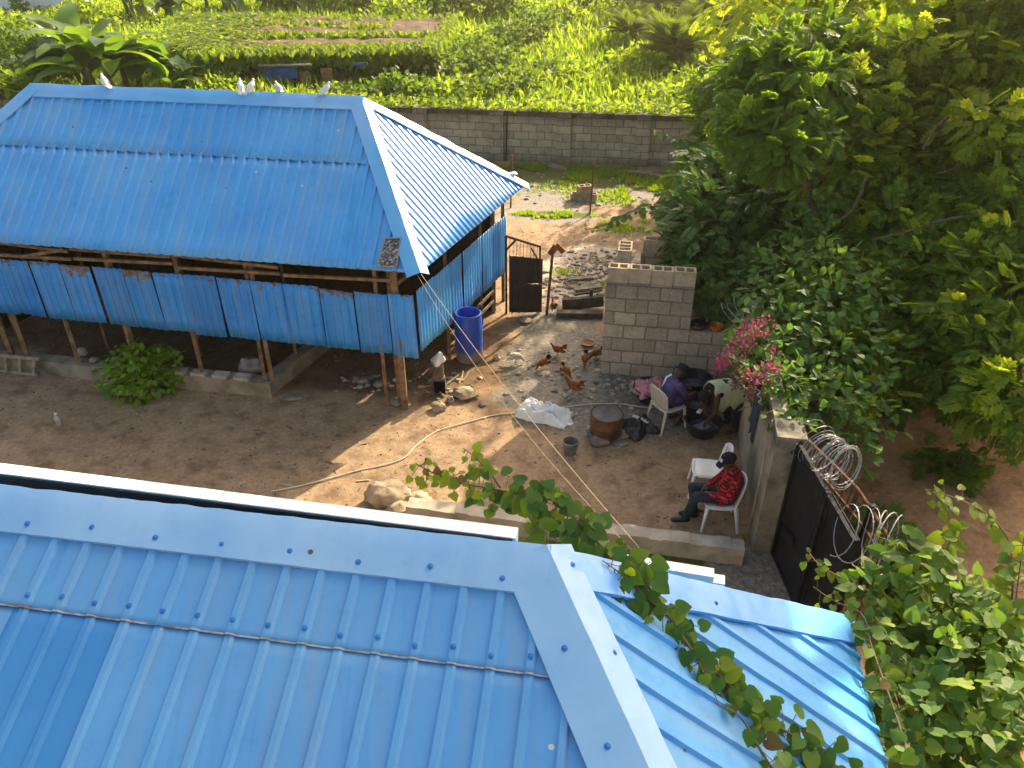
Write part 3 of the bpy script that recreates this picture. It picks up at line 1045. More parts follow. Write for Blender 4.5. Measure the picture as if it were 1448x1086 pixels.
# posts
def post(a, b, w=.065, m=M_WOOD, parent=barn, nm='post'):
    return MB().beam(a, b, w, w * rng.uniform(.7, 1.1)).build(nm, m, parent)
PZ = 0.26
for px, py, base, w in ((17, 505, PZ, .07), (38, 505, PZ, .06), (112, 519, 0.0, .07), (188, 500, PZ, .075), (284, 524, PZ, .055), (372, 529, PZ, .05), (383, 532, PZ, .06)):
    u, _ = front_u(px, py)
    p = W0 + E1 * u
    post(p + UP * base + E2 * .02, p + UP * (EZ - .03) + E2 * .04 + E1 * rng.normal() * .02, w)
for du, dv, w in ((-.02, .0, .085), (-.30, .02, .05), (-.10, .10, .11)):
    p = W0 + E1 * du + E2 * dv
    post(p - UP * .02, p + UP * (EZ - .02), w)
for px, py, w in ((637, 500, .05), (683, 455, .045), (699, 436, .06), (713, 428, .06)):
    s_, _ = side_s(px, py)
    p = W0 + sideD * s_ - SN * .02
    post(p - UP * .02, p + UP * (EZ + .1), w)
for k in range(5):     # posts of the dim rows inside
    p = W0 - E1 * (.9 + 1.6 * k) + E2 * 1.7
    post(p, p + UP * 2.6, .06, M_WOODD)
    p = W0 - E1 * (.4 + 1.7 * k) + E2 * .9
    post(p, p + UP * 2.5, .045, M_WOOD)
# rails under the eaves
for z, o_ in ((2.24, .05), (2.06, .03)):
    a = W0 - E1 * 8; b = W0
    n = 5
    for k in range(n):
        q0, q1 = lerp(a, b, k / n), lerp(a, b, (k + 1) / n - .006)
        MB().beam(q0 + UP * (z + rng.normal() * .025) + FN * o_, q1 + UP * (z + rng.normal() * .025) + FN * o_, .04, .045).build('rail', M_WOOD, barn)
for z in (2.22, 2.05):
    for k in range(2):
        q0, q1 = lerp(W0, W1, k / 2), lerp(W0, W1, (k + 1) / 2 - .01)
        MB().beam(q0 + UP * z + SN * .01, q1 + UP * (z + .02) + SN * .01, .05, .06).build('rail', M_WOOD, barn)
for k in range(9):     # rafters seen under the eave
    p = Cc - E1 * (.45 + .9 * k) - nF * .075
    MB().beam(p - dF * .05, p - dF * (.3 if k == 0 else 1.3), .045, .07).build('rafter', M_WOOD, barn)
for k in range(4):
    p = lerp(Cc, Kr, .15 + .22 * k) - nH * .075
    MB().beam(p - dH * .05, p - dH * .42, .045, .07).build('rafter', M_WOOD, barn)
MB().beam(W0 + FN * .06 - E1 * 5.65 + UP * 2.05, W0 + FN * .06 - E1 * 4.9 + UP * 2.22, .035, .05).build('brace', M_WOOD, barn)
# dark plank walls added on the far sides to block light into the barn
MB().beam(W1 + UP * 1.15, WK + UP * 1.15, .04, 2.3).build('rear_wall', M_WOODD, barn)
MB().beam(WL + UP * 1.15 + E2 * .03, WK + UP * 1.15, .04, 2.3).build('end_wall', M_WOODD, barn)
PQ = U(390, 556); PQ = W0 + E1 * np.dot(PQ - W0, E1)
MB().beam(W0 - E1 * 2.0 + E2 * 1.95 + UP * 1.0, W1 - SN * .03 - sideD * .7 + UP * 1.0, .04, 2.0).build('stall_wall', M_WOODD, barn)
# laths low down on the hidden end of the side wall
for k in range(5):
    a = W0 + sideD * (SIDEL * .45) + UP * (.25 + .2 * k); b = W0 + sideD * (SIDEL * .97) + UP * (.25 + .2 * k)
    MB().beam(a, b, .025, .05).build('lath', M_WOOD, barn)
# plinth
mb = MB()
n = 12
for k in range(n):
    a, b = lerp(W0 - E1 * 8.1, PQ, k / n), lerp(W0 - E1 * 8.1, PQ, (k + 1) / n)
    mb.beam(a + UP * .115 + E2 * .05, b + UP * .115 + E2 * .05, .22 + .01 * (k % 2), .27 + .012 * math.sin(k * 2.1))
pend = PQ + sideD * 1.95
mb.beam(PQ + E2 * .14 - E1 * .1 + UP * .118, pend - E1 * .1 + UP * .118, .20, .262)
mb.build('plinth', M_CONC, barn)
for k in range(6):
    q = lerp(W0 - E1 * 8, PQ, .62 + .06 * k) + E2 * .02
    MB().box(q + UP * .27, (.24, .15, .06), (E1, E2, UP)).build('loose_coping', M_CONCL, barn)

# ------------------------------------------------------------------ roof of the house underneath the eye
ZR = 3.4
AP = U(772, 783, ZR)
RL = U(0, 697, ZR)
F1 = unit((AP - RL) * [1, 1, 0]); F2 = np.array([-F1[1], F1[0], 0])
PA, PB = math.radians(25), math.radians(36)
nA = -F2 * math.sin(PA) + UP * math.cos(PA); vA = -F2 * math.cos(PA) - UP * math.sin(PA)
nB = F1 * math.sin(PB) + UP * math.cos(PB); vB = F1 * math.cos(PB) - UP * math.sin(PB)
house = thing('tin_roofed_house', 'house in front with a pale blue ribbed metal roof seen from above', 'house', (AP[0], AP[1], 0))
hipd = unit(-F2 / math.tan(PA) + F1 / math.tan(PB) - UP)
KB = hit(1222, 884, AP, nB)
hip2 = unit(KB - AP)
nC = unit(np.cross(F1, hip2)); nC = nC if nC[2] > 0 else -nC
drop = 1.62
hipE = AP + hipd * (drop / -hipd[2])
RLL = AP - F1 * 8
A_end = RLL + vA * (np.dot(hipE - AP, vA))
q0, q1 = hit(0, 851, AP, nA), hit(800, 967, AP, nA)
sl0 = np.dot(q0 - AP, vA); sl1 = np.dot(q1 - AP, vA)
slap = (sl0 + sl1) / 2
hl = hipd * (slap / np.dot(hipd, vA))
ref = hit(324, 757, AP, nA)
uA = unit(np.cross(nA, vA))
def offs(p, pitch):   # put a rib crest on the reference point
    return np.dot(ref - p, uA) - .5 * pitch
PIT = 0.203
up_poly = [AP, RLL, RLL + vA * slap, AP + hl]
mb = MB(); corrugated(mb, up_poly, vA, PIT, PROF_F, 16, off=offs(AP, PIT), wob=.004, lift=.0095, seed=2)
mb.build('roof_upper_sheets', M_FRONT, house, smooth=True, angle=20, solid=.001)
# cut grey edge of the upper sheets along the lap
mb = MB(); corrugated(mb, [AP + hl - vA * .009, RLL + vA * (slap - .009), RLL + vA * (slap + .002), AP + hl + vA * .002], vA, PIT, PROF_F, 1, off=offs(AP + hl - vA * .009, PIT), wob=.003, lift=.0125, seed=2)
mb.build('lap_edge', mat('bare cut metal', (.42, .45, .48), (.22, .23, .25), 30, .5, .4, dirt=(.20, .17, .14), dscale=6, dlo=.52, dhi=.62), house)
s2 = slap - .06
ua0 = np.dot(hit(38, 870, AP, nA) - AP, F1); ua1 = np.dot(hit(172, 890, AP, nA) - AP, F1)
kr = round((np.dot(hit(38, 870, AP, nA) - ref, F1) / PIT)) - .14
kr2 = round((np.dot(hit(178, 890, AP, nA) - ref, F1) / PIT)) + .14
ua0 = np.dot(ref - AP, F1) + kr * PIT; ua1 = np.dot(ref - AP, F1) + kr2 * PIT
hl2 = hipd * (s2 / np.dot(hipd, vA))
send = np.dot(hipE - AP, vA)
for poly, m, lf, nm, sd in (([AP - F1 * 8 + vA * s2, AP + F1 * ua0 + vA * s2, AP + F1 * ua0 + vA * send, AP - F1 * 8 + vA * send], M_FRONT, 0, 'roof_lower_sheet', 4),
                        ([AP + F1 * (ua0 - .04) + vA * s2, AP + F1 * (ua1 + .0) + vA * s2, AP + F1 * (ua1 + .0) + vA * send, AP + F1 * (ua0 - .04) + vA * send], M_FRONTD, .002, 'roof_lower_sheet', 6),
                        ([AP + F1 * (ua1 - .05) + vA * s2, AP + hl2, hipE, AP + F1 * (ua1 - .05) + vA * send], M_FRONT, .0035, 'roof_lower_sheet', 8)):
    mb = MB(); corrugated(mb, poly, vA, PIT, PROF_F, 22, off=offs(poly[0], PIT), wob=.004, lift=lf - .002, seed=sd)
    o = mb.build(nm, m, house, smooth=True, angle=20, solid=.0009)
    if m is M_FRONTD:
        o['label'] = 'darker blue roof sheet'
# hip end
dB = drop / math.sin(PB)
k2 = hip2 * (dB / np.dot(hip2, vB)); k1 = hipd * (dB / np.dot(hipd, vB))
mb = MB(); corrugated(mb, [AP, AP + k1, AP + k2], vB, .20, PROF_F, 18, off=.05, wob=.009, seed=12)
mb.build('roof_hip_sheets', M_FRONTB, house, smooth=True, angle=20, solid=.001)
KE = AP + k2
# far slope: short, steep, out of sight behind the ridge
mb = MB(); mb.grid([[AP, KE], [AP + F2 * .02 - F1 * .3, AP - F1 * .3 + (KE - AP) - F1 * np.dot(KE - AP, F1)]])
mb.grid([[AP - F1 * .3 - UP * .002, AP - F1 * .3 + F2 * .17 - UP * .22], [RLL - UP * .002, RLL + F2 * .17 - UP * .22]])
mb.build('roof_far_sheets', M_FRONTD, house)
# flashings
mb = MB(); fa, fb = flashing(mb, RLL, AP + F1 * .03, nA, unit(F2 + UP * .7), .25, .035, lift=.044, lip=.026, seg=160, rough=.013, seed=20)
mb.build('ridge_cap', M_FCAP, house, smooth=True, angle=30)
mb = MB(); ha, hb = flashing(mb, AP - hipd * .03, hipE, nA, nB, .25, .19, lift=.042, lip=.022, seg=50, rough=.006, seed=30)
mb.build('hip_cap', M_FCAP, house, smooth=True, angle=30)
mb = MB(); ga_, gb_ = flashing(mb, AP + hip2 * .02, KE, nB, unit(F2 + UP * .6), .21, .03, lift=.038, lip=.02, seg=50, rough=.009, seed=40)
M_FCAPB = tinmat('blue verge flashing', (0.10, 0.37, 0.86), (0.07, 0.30, 0.80), 0.34, (0.2, 0.45, 0.82), 0.4, grime=.15)
mb.build('hip_cap', M_FCAPB, house, smooth=True, angle=30)
M_SCREW = mat('blue screw cap', (0.03, 0.22, 0.56), (0.02, 0.15, 0.42), 20, .45, .4)
for k in range(-18, 14):      # ridge cap screws on every second rib
    p = ref + F1 * PIT * k
    p = AP + F1 * np.dot(p - AP, F1)
    if np.dot(p - AP, F1) < -.08 and k % 2 == 0:
        screw(p + fa * (.175 + .012 * math.sin(k * 5)) + nA * .047, nA, house, M_SCREW)
for k in range(-16, 16):      # lap screws on every rib
    p = ref + F1 * PIT * k
    u = np.dot(p - AP, F1)
    if u < np.dot(hl, F1) - .27:
        screw(AP + F1 * u + vA * (slap - .075 + .012 * math.sin(k * 3.3)) + nA * .032, nA, house, M_SCREW)
for k in (-9, -5, -1):
    p = ref + F1 * PIT * k
    u = np.dot(p - AP, F1)
    screw(AP + F1 * u + vA * (slap + 1.02) + nA * .027, nA, house, M_SCREW)
for d_, sd in ((.10, hb), (.62, hb), (1.02, ha), (.52, ha), (1.3, hb)):
    nn = nB if sd is hb else nA
    screw(AP + hipd * d_ + sd * .12 + nn * .044, nn, house, M_SCREW)
for d_ in (.7, 1.35):
    screw(AP + hip2 * d_ + ga_ * .12 + nB * .04, nB, house, M_SCREW, .014)
# parapet with white metal coping behind the ridge
pz = 3.27
c0 = U(0, 655, pz); c1 = U(733, 746, pz)
cd = unit(c1 - c0); cn = np.array([-cd[1], cd[0], 0])
MB().beam(c0 - cd * 3 + cn * -.02 + UP * (-1.70), c1 - cd * .06 + cn * -.02 + UP * (-1.70), .06, 3.06).build('parapet_wall', M_RENDER, house)
jo = hit(318, 695, c0, UP)
jt = np.dot(jo - c0, cd)
MB().beam(c0 - cd * 3 - cn * .045 - UP * .05, c0 + cd * (jt - .003) - cn * .045 - UP * .05, .095, .10).build('coping', M_WHITE, house)
MB().beam(c0 + cd * (jt + .003) - cn * .045 - UP * .052, c1 - cn * .045 - UP * .052, .095, .10).build('coping', M_WHITE, house)
MB().beam(c0 - cd * 3 - cn * .1005 - UP * .105, c1 - cd * .02 - cn * .1005 - UP * .105, .012, .19).build('coping_shade_strip', M_BLACK, house)  # black strip added over the coping's near face to stand for its shade
# white fascia boards past the end of the ridge
for pa, pb, z in (((878, 782), (1010, 803), 2.36), ((892, 792), (1025, 813), 2.30)):
    a, b = U(*pa, z), U(*pb, z)
    d_ = unit(b - a); s_ = np.array([-d_[1], d_[0], 0])
    MB().beam(a - s_ * .05 - UP * .06, b - s_ * .05 - UP * .06, .09, .12).build('fascia_board', M_WHITE, house)
mb = MB()
hw = AP - F1 * 3.2 - F2 * 1.45
mb.box([hw[0], hw[1], .85], (9.4, 2.9, 1.7), (F1, F2, UP))
mb.build('house_wall', M_RENDER, house)

# ------------------------------------------------------------------ boundary wall at the back
bw = thing('boundary_wall', 'long grey block wall with pillars between the back yard and the green field', 'wall', (WB0[0], WB0[1], 0))
bw.rotation_euler = (0, 0, math.atan2(WU[1], WU[0]))
def bwl(px):
    q = hit(px, 230, WB0, WV)
    return float(np.dot(q - WB0, WU))
pill = [bwl(x) for x in (703, 796, 906)]
step = pill[2] - pill[1]
xs = [pill[0] - step * k for k in range(9, 0, -1)] + pill + [pill[2] + step * k for k in range(1, 4)]
mb = MB(); mb.box((-4, .10, .62), (34, .2, 1.28)); mb.build('wall_panel', M_BACKW, bw, local=True)
mb = MB(); mb.box((-4, .10, 1.33), (34, .235, .14)); mb.build('ring_beam', mat('dark mossy coping', (0.11, 0.10, 0.08), (0.035, 0.034, 0.026), 3, .95, .1, bump=.5, bscale=20), bw, local=True)
for x in xs:
    MB().box((x, .07, .70), (.40, .34, 1.46)).build('pillar', M_BACKW, bw, local=True)
for px, h in ((598, 1.35), (716, 1.3)):
    x = bwl(px)
    MB().beam((x, -.04, 0), (x + .03, -.03, h), .03, .03).build('downpipe', M_BLACK, bw, local=True)

# ------------------------------------------------------------------ block wall in the yard (hollow top course) and its low run
BL_, BRt = U(849, 527), U(971, 537)
bu = unit((BRt - BL_) * [1, 1, 0]); bv = np.array([-bu[1], bu[0], 0])
bwall = thing('block_wall', 'weathered sandcrete block wall with open hollow blocks along its top', 'wall', (BL_[0], BL_[1], 0))
bwall.rotation_euler = (0, 0, math.atan2(bu[1], bu[0]))
HB, BH, TH = 1.60, .225, .20
blen = float(np.dot(hit(976, 470, BL_, bv) - BL_, bu)) - .02
mb = MB()
mb.box((blen / 2, TH / 2, HB / 2 - .05), (blen, TH, HB + .1))
mb.build('tall_run', M_BLOCK, bwall, local=True)
LOWL = 1.15
mb = MB(); mb.box((blen + LOWL / 2, TH / 2 + .003, .42), (LOWL, TH, .90)); mb.build('low_run', blockmat('shaded blocks', (0.44, 0.37, 0.28), (0.29, 0.245, 0.18), (0.21, 0.175, 0.13), .335, .225, stain=.6), bwall, local=True)

def hollow_block(mb, x0, y0, z0, L, T, Hh, cells, ax=None, org=None):
    """open topped block with cells"""
    ax = np.eye(3) if ax is None else ax
    org = np.zeros(3) if org is None else org
    w = .032
    cl = (L - w * (cells + 1)) / cells
    def P(x, y, z): return org + (x0 + x) * ax[0] + (y0 + y) * ax[1] + (z0 + z) * ax[2]
    def quad(a, b, c, d): mb.add([a, b, c, d], [(0, 1, 2, 3)])
    quad(P(0, 0, 0), P(L, 0, 0), P(L, 0, Hh), P(0, 0, Hh)); quad(P(L, T, 0), P(0, T, 0), P(0, T, Hh), P(L, T, Hh))
    quad(P(0, T, 0), P(0, 0, 0), P(0, 0, Hh), P(0, T, Hh)); quad(P(L, 0, 0), P(L, T, 0), P(L, T, Hh), P(L, 0, Hh))
    quad(P(0, 0, Hh), P(L, 0, Hh), P(L, w, Hh), P(0, w, Hh)); quad(P(0, T - w, Hh), P(L, T - w, Hh), P(L, T, Hh), P(0, T, Hh))
    for k in range(cells + 1):
        x = k * (cl + w)
        quad(P(x, w, Hh), P(x + w, w, Hh), P(x + w, T - w, Hh), P(x, T - w, Hh))
    dp = .17
    for k in range(cells):
        a = w + k * (cl + w); b = a + cl
        quad(P(a, w, Hh), P(a, w, Hh - dp), P(b, w, Hh - dp), P(b, w, Hh)); quad(P(b, T - w, Hh), P(b, T - w, Hh - dp), P(a, T - w, Hh - dp), P(a, T - w, Hh))
        quad(P(a, T - w, Hh), P(a, T - w, Hh - dp), P(a, w, Hh - dp), P(a, w, Hh)); quad(P(b, w, Hh), P(b, w, Hh - dp), P(b, T - w, Hh - dp), P(b, T - w, Hh))
        quad(P(a, w, Hh - dp), P(a, T - w, Hh - dp), P(b, T - w, Hh - dp), P(b, w, Hh - dp))
nb = 4
bl = blen / nb
for k in range(nb):
    mb = MB(); hollow_block(mb, k * bl + .004, -.002 + .004 * (k % 2), HB + .002, bl - .008, TH, BH + .004 * math.sin(k * 3), 2)
    mb.build('hollow_block', M_BLOCKT, bwall, local=True)
# loose hollow blocks behind it
for (px, py, z0, rot, lab, cells, L) in ((877, 349, 1.62, 1.35, 'hollow block standing crosswise on the stub of wall behind the yard wall', 3, .40),):
    pass
sp_ = BL_ + bu * .10 + bv * 1.15
stub = thing('low_block_wall', 'short stub of block wall with a hollow block on it, behind the taller wall', 'wall', (sp_[0], sp_[1], 0))
stub.rotation_euler = (0, 0, math.atan2(bu[1], bu[0]))
mb = MB(); mb.box((.12, .22, .68), (.24, .56, 1.44)); mb.build('stub', M_BLOCK, stub, local=True)
mb = MB(); hollow_block(mb, 0, 0, 0, .44, .23, .235, 3, ax=(np.array([0, 1., 0]), np.array([-1., 0, 0]), UP), org=np.array([.24, .0, 1.404])); mb.build('hollow_block', M_BLOCKT, stub, local=True)
mb = MB(); mb.box((.95, .62, .68), (1.1, .2, 1.44)); mb.build('return_wall', M_BLOCK, stub, local=True)
mb = MB(); hollow_block(mb, .42, .52, 1.404, .44, .2, .235, 2); mb.build('hollow_block', M_BLOCKT, stub, local=True)

# ------------------------------------------------------------------ compound wall on the right, pillar, gate
GP = U(1078, 778)
CW0, CW1 = U(1062, 778), U(1036, 575)
cw_end = CW0 + (CW1 - CW0) * 1.12
cwu = unit((cw_end - CW0) * [1, 1, 0]); cwn = np.array([cwu[1], -cwu[0], 0])
cwall = thing('compound_wall', 'cement rendered compound wall running back from the gate behind the seated man', 'wall', (CW0[0], CW0[1], 0))
L_ = float(np.linalg.norm(cw_end - CW0))
mb = MB()
mb.beam(CW0 + cwn * .11 + cwu * .34 + UP * .80, cw_end + cwn * .11 + UP * .74, .18, 1.70)
mb.build('rendered_wall', M_RENDER, cwall)
mb = MB(); q = CW0 + cwn * .16 + cwu * .14
mb.box(q + UP * .80, (.36, .31, 1.74), (cwu, cwn, UP))
mb.build('gate_pillar', mat('streaked cement', (0.33, 0.30, 0.235), (0.15, 0.135, 0.10), 2.6, .92, .2, bump=.6, bscale=30, dirt=(0.035, 0.034, 0.025), dscale=2.2, dlo=.48, dhi=.68), cwall)
mb = MB(); mb.box(CW0 + cwu * .328 + cwn * .02 + UP * .80, (.026, .06, 1.66), (cwu, cwn, UP)); mb.build('wall_joint', M_CONCL, cwall)

gate = thing('metal_gate', 'black sheet metal gate between the cement pillar and the leafy bush', 'gate', (3.02, 6.62, 0))
G0 = np.array([3.04, 6.62, 0.0]); G1 = np.array([3.08, 5.15, 0.0])
gd = unit(G1 - G0); gn = np.array([gd[1], -gd[0], 0]); gn = gn if gn[0] < 0 else -gn
GH = 1.58
M_GATE = mat('black gate paint', (0.020, 0.021, 0.027), (0.011, 0.012, 0.015), 4, .75, .12, bump=.1, dirt=(0.045, 0.04, 0.035), dscale=3, dlo=.55, dhi=.8)
def gp(s_, z, o_=0.0): return G0 + gd * s_ + UP * z + gn * o_
gl = float(np.linalg.norm(G1 - G0))
mid = gl * .52
MB().beam(gp(.02, .04 + GH / 2), gp(mid, .04 + GH / 2), .012, GH).build('gate_sheet', M_GATE, gate)
MB().beam(gp(mid + .06, .04 + GH / 2, -.03), gp(gl, .04 + GH / 2, -.03), .012, GH).build('gate_sheet', M_GATE, gate)
for s_ in (.02, mid, mid + .06, gl):
    MB().beam(gp(s_, .03, .016), gp(s_, GH + .06, .016), .045, .05).build('gate_stile', M_GATE, gate)
for z in (.06, GH + .03):
    MB().beam(gp(.0, z, .018), gp(gl, z, .018), .04, .045).build('gate_rail', M_GATE, gate)
MB().beam(gp(.18, .55, .03), gp(.45, .62, .03), .03, .12).build('hasp_plate', M_GATE, gate)
MB().lathe([(.03, 0), (.04, .03), (.03, .06)], gp(-.03, GH - .12, .05), 10).build('hinge', M_BLACK, gate)
# rusty inclined grille on the road side of the gate
gr = thing('rusty_gate_grille', 'rusty iron frame of spikes leaning on the outer side of the gate', 'grille', (3.32, 5.9, 0))
def gq(s_, z, o_): return G0 + gd * s_ - gn * o_ + UP * z
MB().tube([gq(0, GH + .06, .08), gq(.45, GH + .10, .16), gq(.8, GH + .06, .28), gq(1.05, GH + .02, .32), gq(1.5, GH - .02, .34)], .018, 8).build('top_bar', M_RUST, gr, smooth=True)
MB().tube([gq(.0, GH - .15, .07), gq(.5, GH - .12, .15), gq(1.05, GH - .2, .30), gq(1.5, GH - .25, .33)], .014, 8).build('lower_bar', M_RUST, gr, smooth=True)
MB().beam(gq(1.05, 0.0, .30), gq(1.05, GH + .08, .32), .05, .05).build('frame_post', M_GATE, gr)
MB().beam(gq(.78, 0.0, .24), gq(.8, GH + .06, .28), .03, .03).build('frame_post', M_RUST, gr)
for k in range(16):
    s_ = .08 + .09 * k
    o_ = .08 + .25 * min(1, s_ / 1.0)
    MB().tube([gq(s_, .15 if k > 8 else 1.15, o_), gq(s_ + .01 * math.sin(k), GH + .02, o_ + .02), gq(s_ + .02 * math.sin(k * 3), GH + .12 + .03 * math.sin(k * 2), o_ + .05)], [.010, .010, .004], 6).build('spike', M_RUST, gr, smooth=True)

# ------------------------------------------------------------------ low kerb wall along the yard
k0, k1 = U(580, 703, .24), U(1052, 763, .24)
kd = unit(k1 - k0); kn = np.array([-kd[1], kd[0], 0])
kerb = thing('kerb_wall', 'low concrete kerb across the yard in front of the seated man', 'kerb', (k0[0], k0[1], 0))
mb = MB()
n = 26
for k in range(n):
    a, b = lerp(k0, k1, k / n), lerp(k0, k1, (k + 1) / n)
    z = .006 * math.sin(k * 1.9)
    w = .185 + .008 * math.sin(k * 2.7)
    mb.beam(a - kn * .09 + UP * (z - .16), b - kn * .09 + UP * (z - .16), w, .32 + z)
mb.build('kerb', M_CONCL, kerb)
# ------------------------------------------------------------------ things about the yard
def gz(p): return float(ground_z(p[0], p[1]))
def G(px, py):
    p = U(px, py, 0.0)
    p = U(px, py, gz(p))
    return np.array([p[0], p[1], gz(p)])

# blue drum
M_DRUM = mat('blue barrel plastic', (0.018, 0.075, 0.42), (0.012, 0.052, 0.32), 4, .42, .45)
_nt = M_DRUM.node_tree
_b = [n for n in _nt.nodes if n.type == 'BSDF_PRINCIPLED'][0]
_src = _b.inputs['Base Color'].links[0].from_socket
_tc = _nt.nodes.new('ShaderNodeTexCoord'); _sp = _nt.nodes.new('ShaderNodeSeparateXYZ'); _l(_nt, _tc.outputs['Object'], _sp.inputs[0])
_n = noise_node(_nt, 7, 6)
_z = math_n(_nt, 'ADD', _sp.outputs[2], math_n(_nt, 'MULTIPLY', math_n(_nt, 'SUBTRACT', _n.outputs['Fac'], .5), .18))
_l(_nt, mixc(_nt, ramp(_nt, _z, [(.15, (1, 1, 1)), (.25, (0, 0, 0))]), _src, (0.20, 0.17, 0.15)), _b.inputs['Base Color'])
p = G(664, 507)
drum = thing('plastic_drum', 'open blue plastic drum with a muddy foot beside the barn', 'drum', p)
MB().lathe([(.19, 0), (.215, .02), (.225, .12), (.228, .30), (.232, .32), (.228, .34), (.228, .55), (.233, .57), (.228, .59), (.222, .74), (.20, .80), (.203, .83), (.212, .845), (.205, .86), (.19, .858), (.185, .82), (.185, .25), (0.001, .24)], p, 32).build('drum_body', M_DRUM, drum, smooth=True)
MB().lathe([(.204, .832), (.216, .836), (.216, .850), (.205, .862)], p, 32, cap=False).build('rim', M_DRUM, drum, smooth=True)

# bucket
p = G(806, 641)
bk = thing('metal_bucket', 'small dented grey bucket standing alone on the bare earth', 'bucket', p)
M_GREYM = mat('dull zinc', (0.23, 0.22, 0.20), (0.10, 0.095, 0.085), 9, .6, .4, bump=.2)
MB().lathe([(.075, 0), (.08, .01), (.105, .20), (.112, .205), (.112, .215), (.103, .213), (.075, .02), (.001, .018)], p, 24, jitter=.02).build('bucket_body', M_GREYM, bk, smooth=True)
MB().tube([p + np.array([.108 * math.cos(a), -.10 - .03 * abs(math.sin(a)), .20 - .09 * math.sin(a)]) + np.array([0, .10 * (1 - abs(math.sin(a))), 0]) for a in np.linspace(0, math.pi, 14)], .004, 6).build('handle', M_GREYM, bk, smooth=True)

# cooking drum on stones
M_COPPER = mat('scorched rusty steel', (0.19, 0.082, 0.038), (0.065, 0.03, 0.018), 7, .62, .4, bump=.25, dirt=(0.02, 0.015, 0.012), dscale=3, dlo=.5, dhi=.72)
M_LID = mat('sooty lid', (0.13, 0.125, 0.13), (0.05, 0.048, 0.05), 5, .7, .25, dirt=(0.19, 0.075, 0.035), dscale=2.2, dlo=.60, dhi=.64)
p = G(856, 617) + UP * .07
pot = thing('cooking_drum', 'rusty brown cut down oil drum with a grey lid on hearth stones', 'drum', p)
MB().lathe([(.215, 0), (.225, .012), (.225, .15), (.233, .165), (.225, .18), (.225, .31), (.233, .325), (.226, .335), (.222, .33)], p, 36, cap=False).build('drum_body', M_COPPER, pot, smooth=True)
MB().lathe([(.221, .318), (.214, .331), (.205, .325), (.10, .318), (.001, .32)], p, 36, cap=False).build('lid', M_LID, pot, smooth=True)
stones = []
for i, (px, py, sx, sy, sz, lab) in enumerate(((846, 628, .13, .10, .075, 'grey hearth stone under the front of the rusty drum'), (838, 616, .09, .07, .07, 'dark hearth stone left of the rusty drum'),
                                  (878, 619, .11, .10, .07, 'sooty hearth stone right of the rusty drum'))):
    q = G(px, py)
    o = MB().rock(q + UP * sz * .5, (sx, sy, sz), i + 3, 8, rough=.5).build('hearth_stone', M_STONEG, loc=q, smooth=True, angle=40)
    tag(o, lab, 'stone', 'stones of the hearth')
q = G(876, 628)
o = MB().box(q + UP * .02, (.20, .16, .025), (unit([.8, .5, .05]), unit([-.5, .8, .1]), UP)).build('roof_tile_scrap', M_STONEG, loc=q)
tag(o, 'flat grey slab lying by the hearth of the rusty drum', 'slab')

# black tarpaulin bundle
def cloth(name, c, sx, sy, h, m, label, cat, seed, ang=0.0, res=34, fold=2.6, parent=None, thick=.004, edge=.35):
    c = np.asarray(c, float)
    ca, sa = math.cos(ang), math.sin(ang)
    pts = []
    for i in range(res + 1):
        row = []
        for j in range(res + 1):
            u, v = i / res * 2 - 1, j / res * 2 - 1
            k = 1 + edge * mnoise.noise(Vector((u * 1.3 + seed, v * 1.3, seed * 2)))
            x, y = u * sx * k, v * sy * k
            r = max(abs(u), abs(v))
            nz = mnoise.noise(Vector((u * fold * sx / max(sx, sy) + seed * 5, v * fold * sy / max(sx, sy), seed)))
            nz2 = mnoise.noise(Vector((u * fold * 2.7 + seed * 5, v * fold * 2.7, seed + 4)))
            ridge = (1 - abs(nz) * 2.2) * .6 + nz2 * .35
            z = h * max(0.03, (1 - r ** 3) * (.45 + .55 * ridge) + .12 * nz2)
            row.append(c + np.array([x * ca - y * sa, x * sa + y * ca, z]))
        pts.append(row)
    o = MB().grid(pts).build(name, m, parent, loc=None if parent is not None else c, smooth=True, angle=180, solid=thick)
    if label:
        tag(o, label, cat)
    return o
M_TARP = mat('black plastic sheeting', (0.02, 0.021, 0.026), (0.011, 0.012, 0.016), 6, .38, .5)
M_SACK = mat('white woven sack', (0.84, 0.82, 0.78), (0.72, 0.70, 0.66), 9, .7, .3, bump=.25, bscale=60)
_nt = M_SACK.node_tree
_b = [n for n in _nt.nodes if n.type == 'BSDF_PRINCIPLED'][0]
_src = _b.inputs['Base Color'].links[0].from_socket
_tc = _nt.nodes.new('ShaderNodeTexCoord'); _sp = _nt.nodes.new('ShaderNodeSeparateXYZ'); _l(_nt, _tc.outputs['Object'], _sp.inputs[0])
_n = noise_node(_nt, 4, 3)
_d = math_n(_nt, 'ABSOLUTE', math_n(_nt, 'ADD', math_n(_nt, 'ADD', _sp.outputs[1], math_n(_nt, 'MULTIPLY', _sp.outputs[0], .45)), math_n(_nt, 'MULTIPLY', math_n(_nt, 'SUBTRACT', _n.outputs['Fac'], .42), .07)))
_d = math_n(_nt, 'ABSOLUTE', math_n(_nt, 'SUBTRACT', _d, .085))
_l(_nt, mixc(_nt, ramp(_nt, _d, [(.004, (1, 1, 1)), (.008, (0, 0, 0))]), _src, (0.22, 0.42, 0.78)), _b.inputs['Base Color'])
q = G(770, 590)
cloth('woven_sack', q + UP * .0, .42, .20, .30, M_SACK, 'crumpled white woven sack with a blue stripe lying on the wet earth', 'sack', 3.3, -.42, fold=2.2)
q = G(903, 607)
cloth('black_tarpaulin', q, .26, .20, .24, M_TARP, 'crumpled black plastic sheet heaped beside the rusty drum', 'tarpaulin', 8.1, .3, edge=.6)
q = G(893, 604)
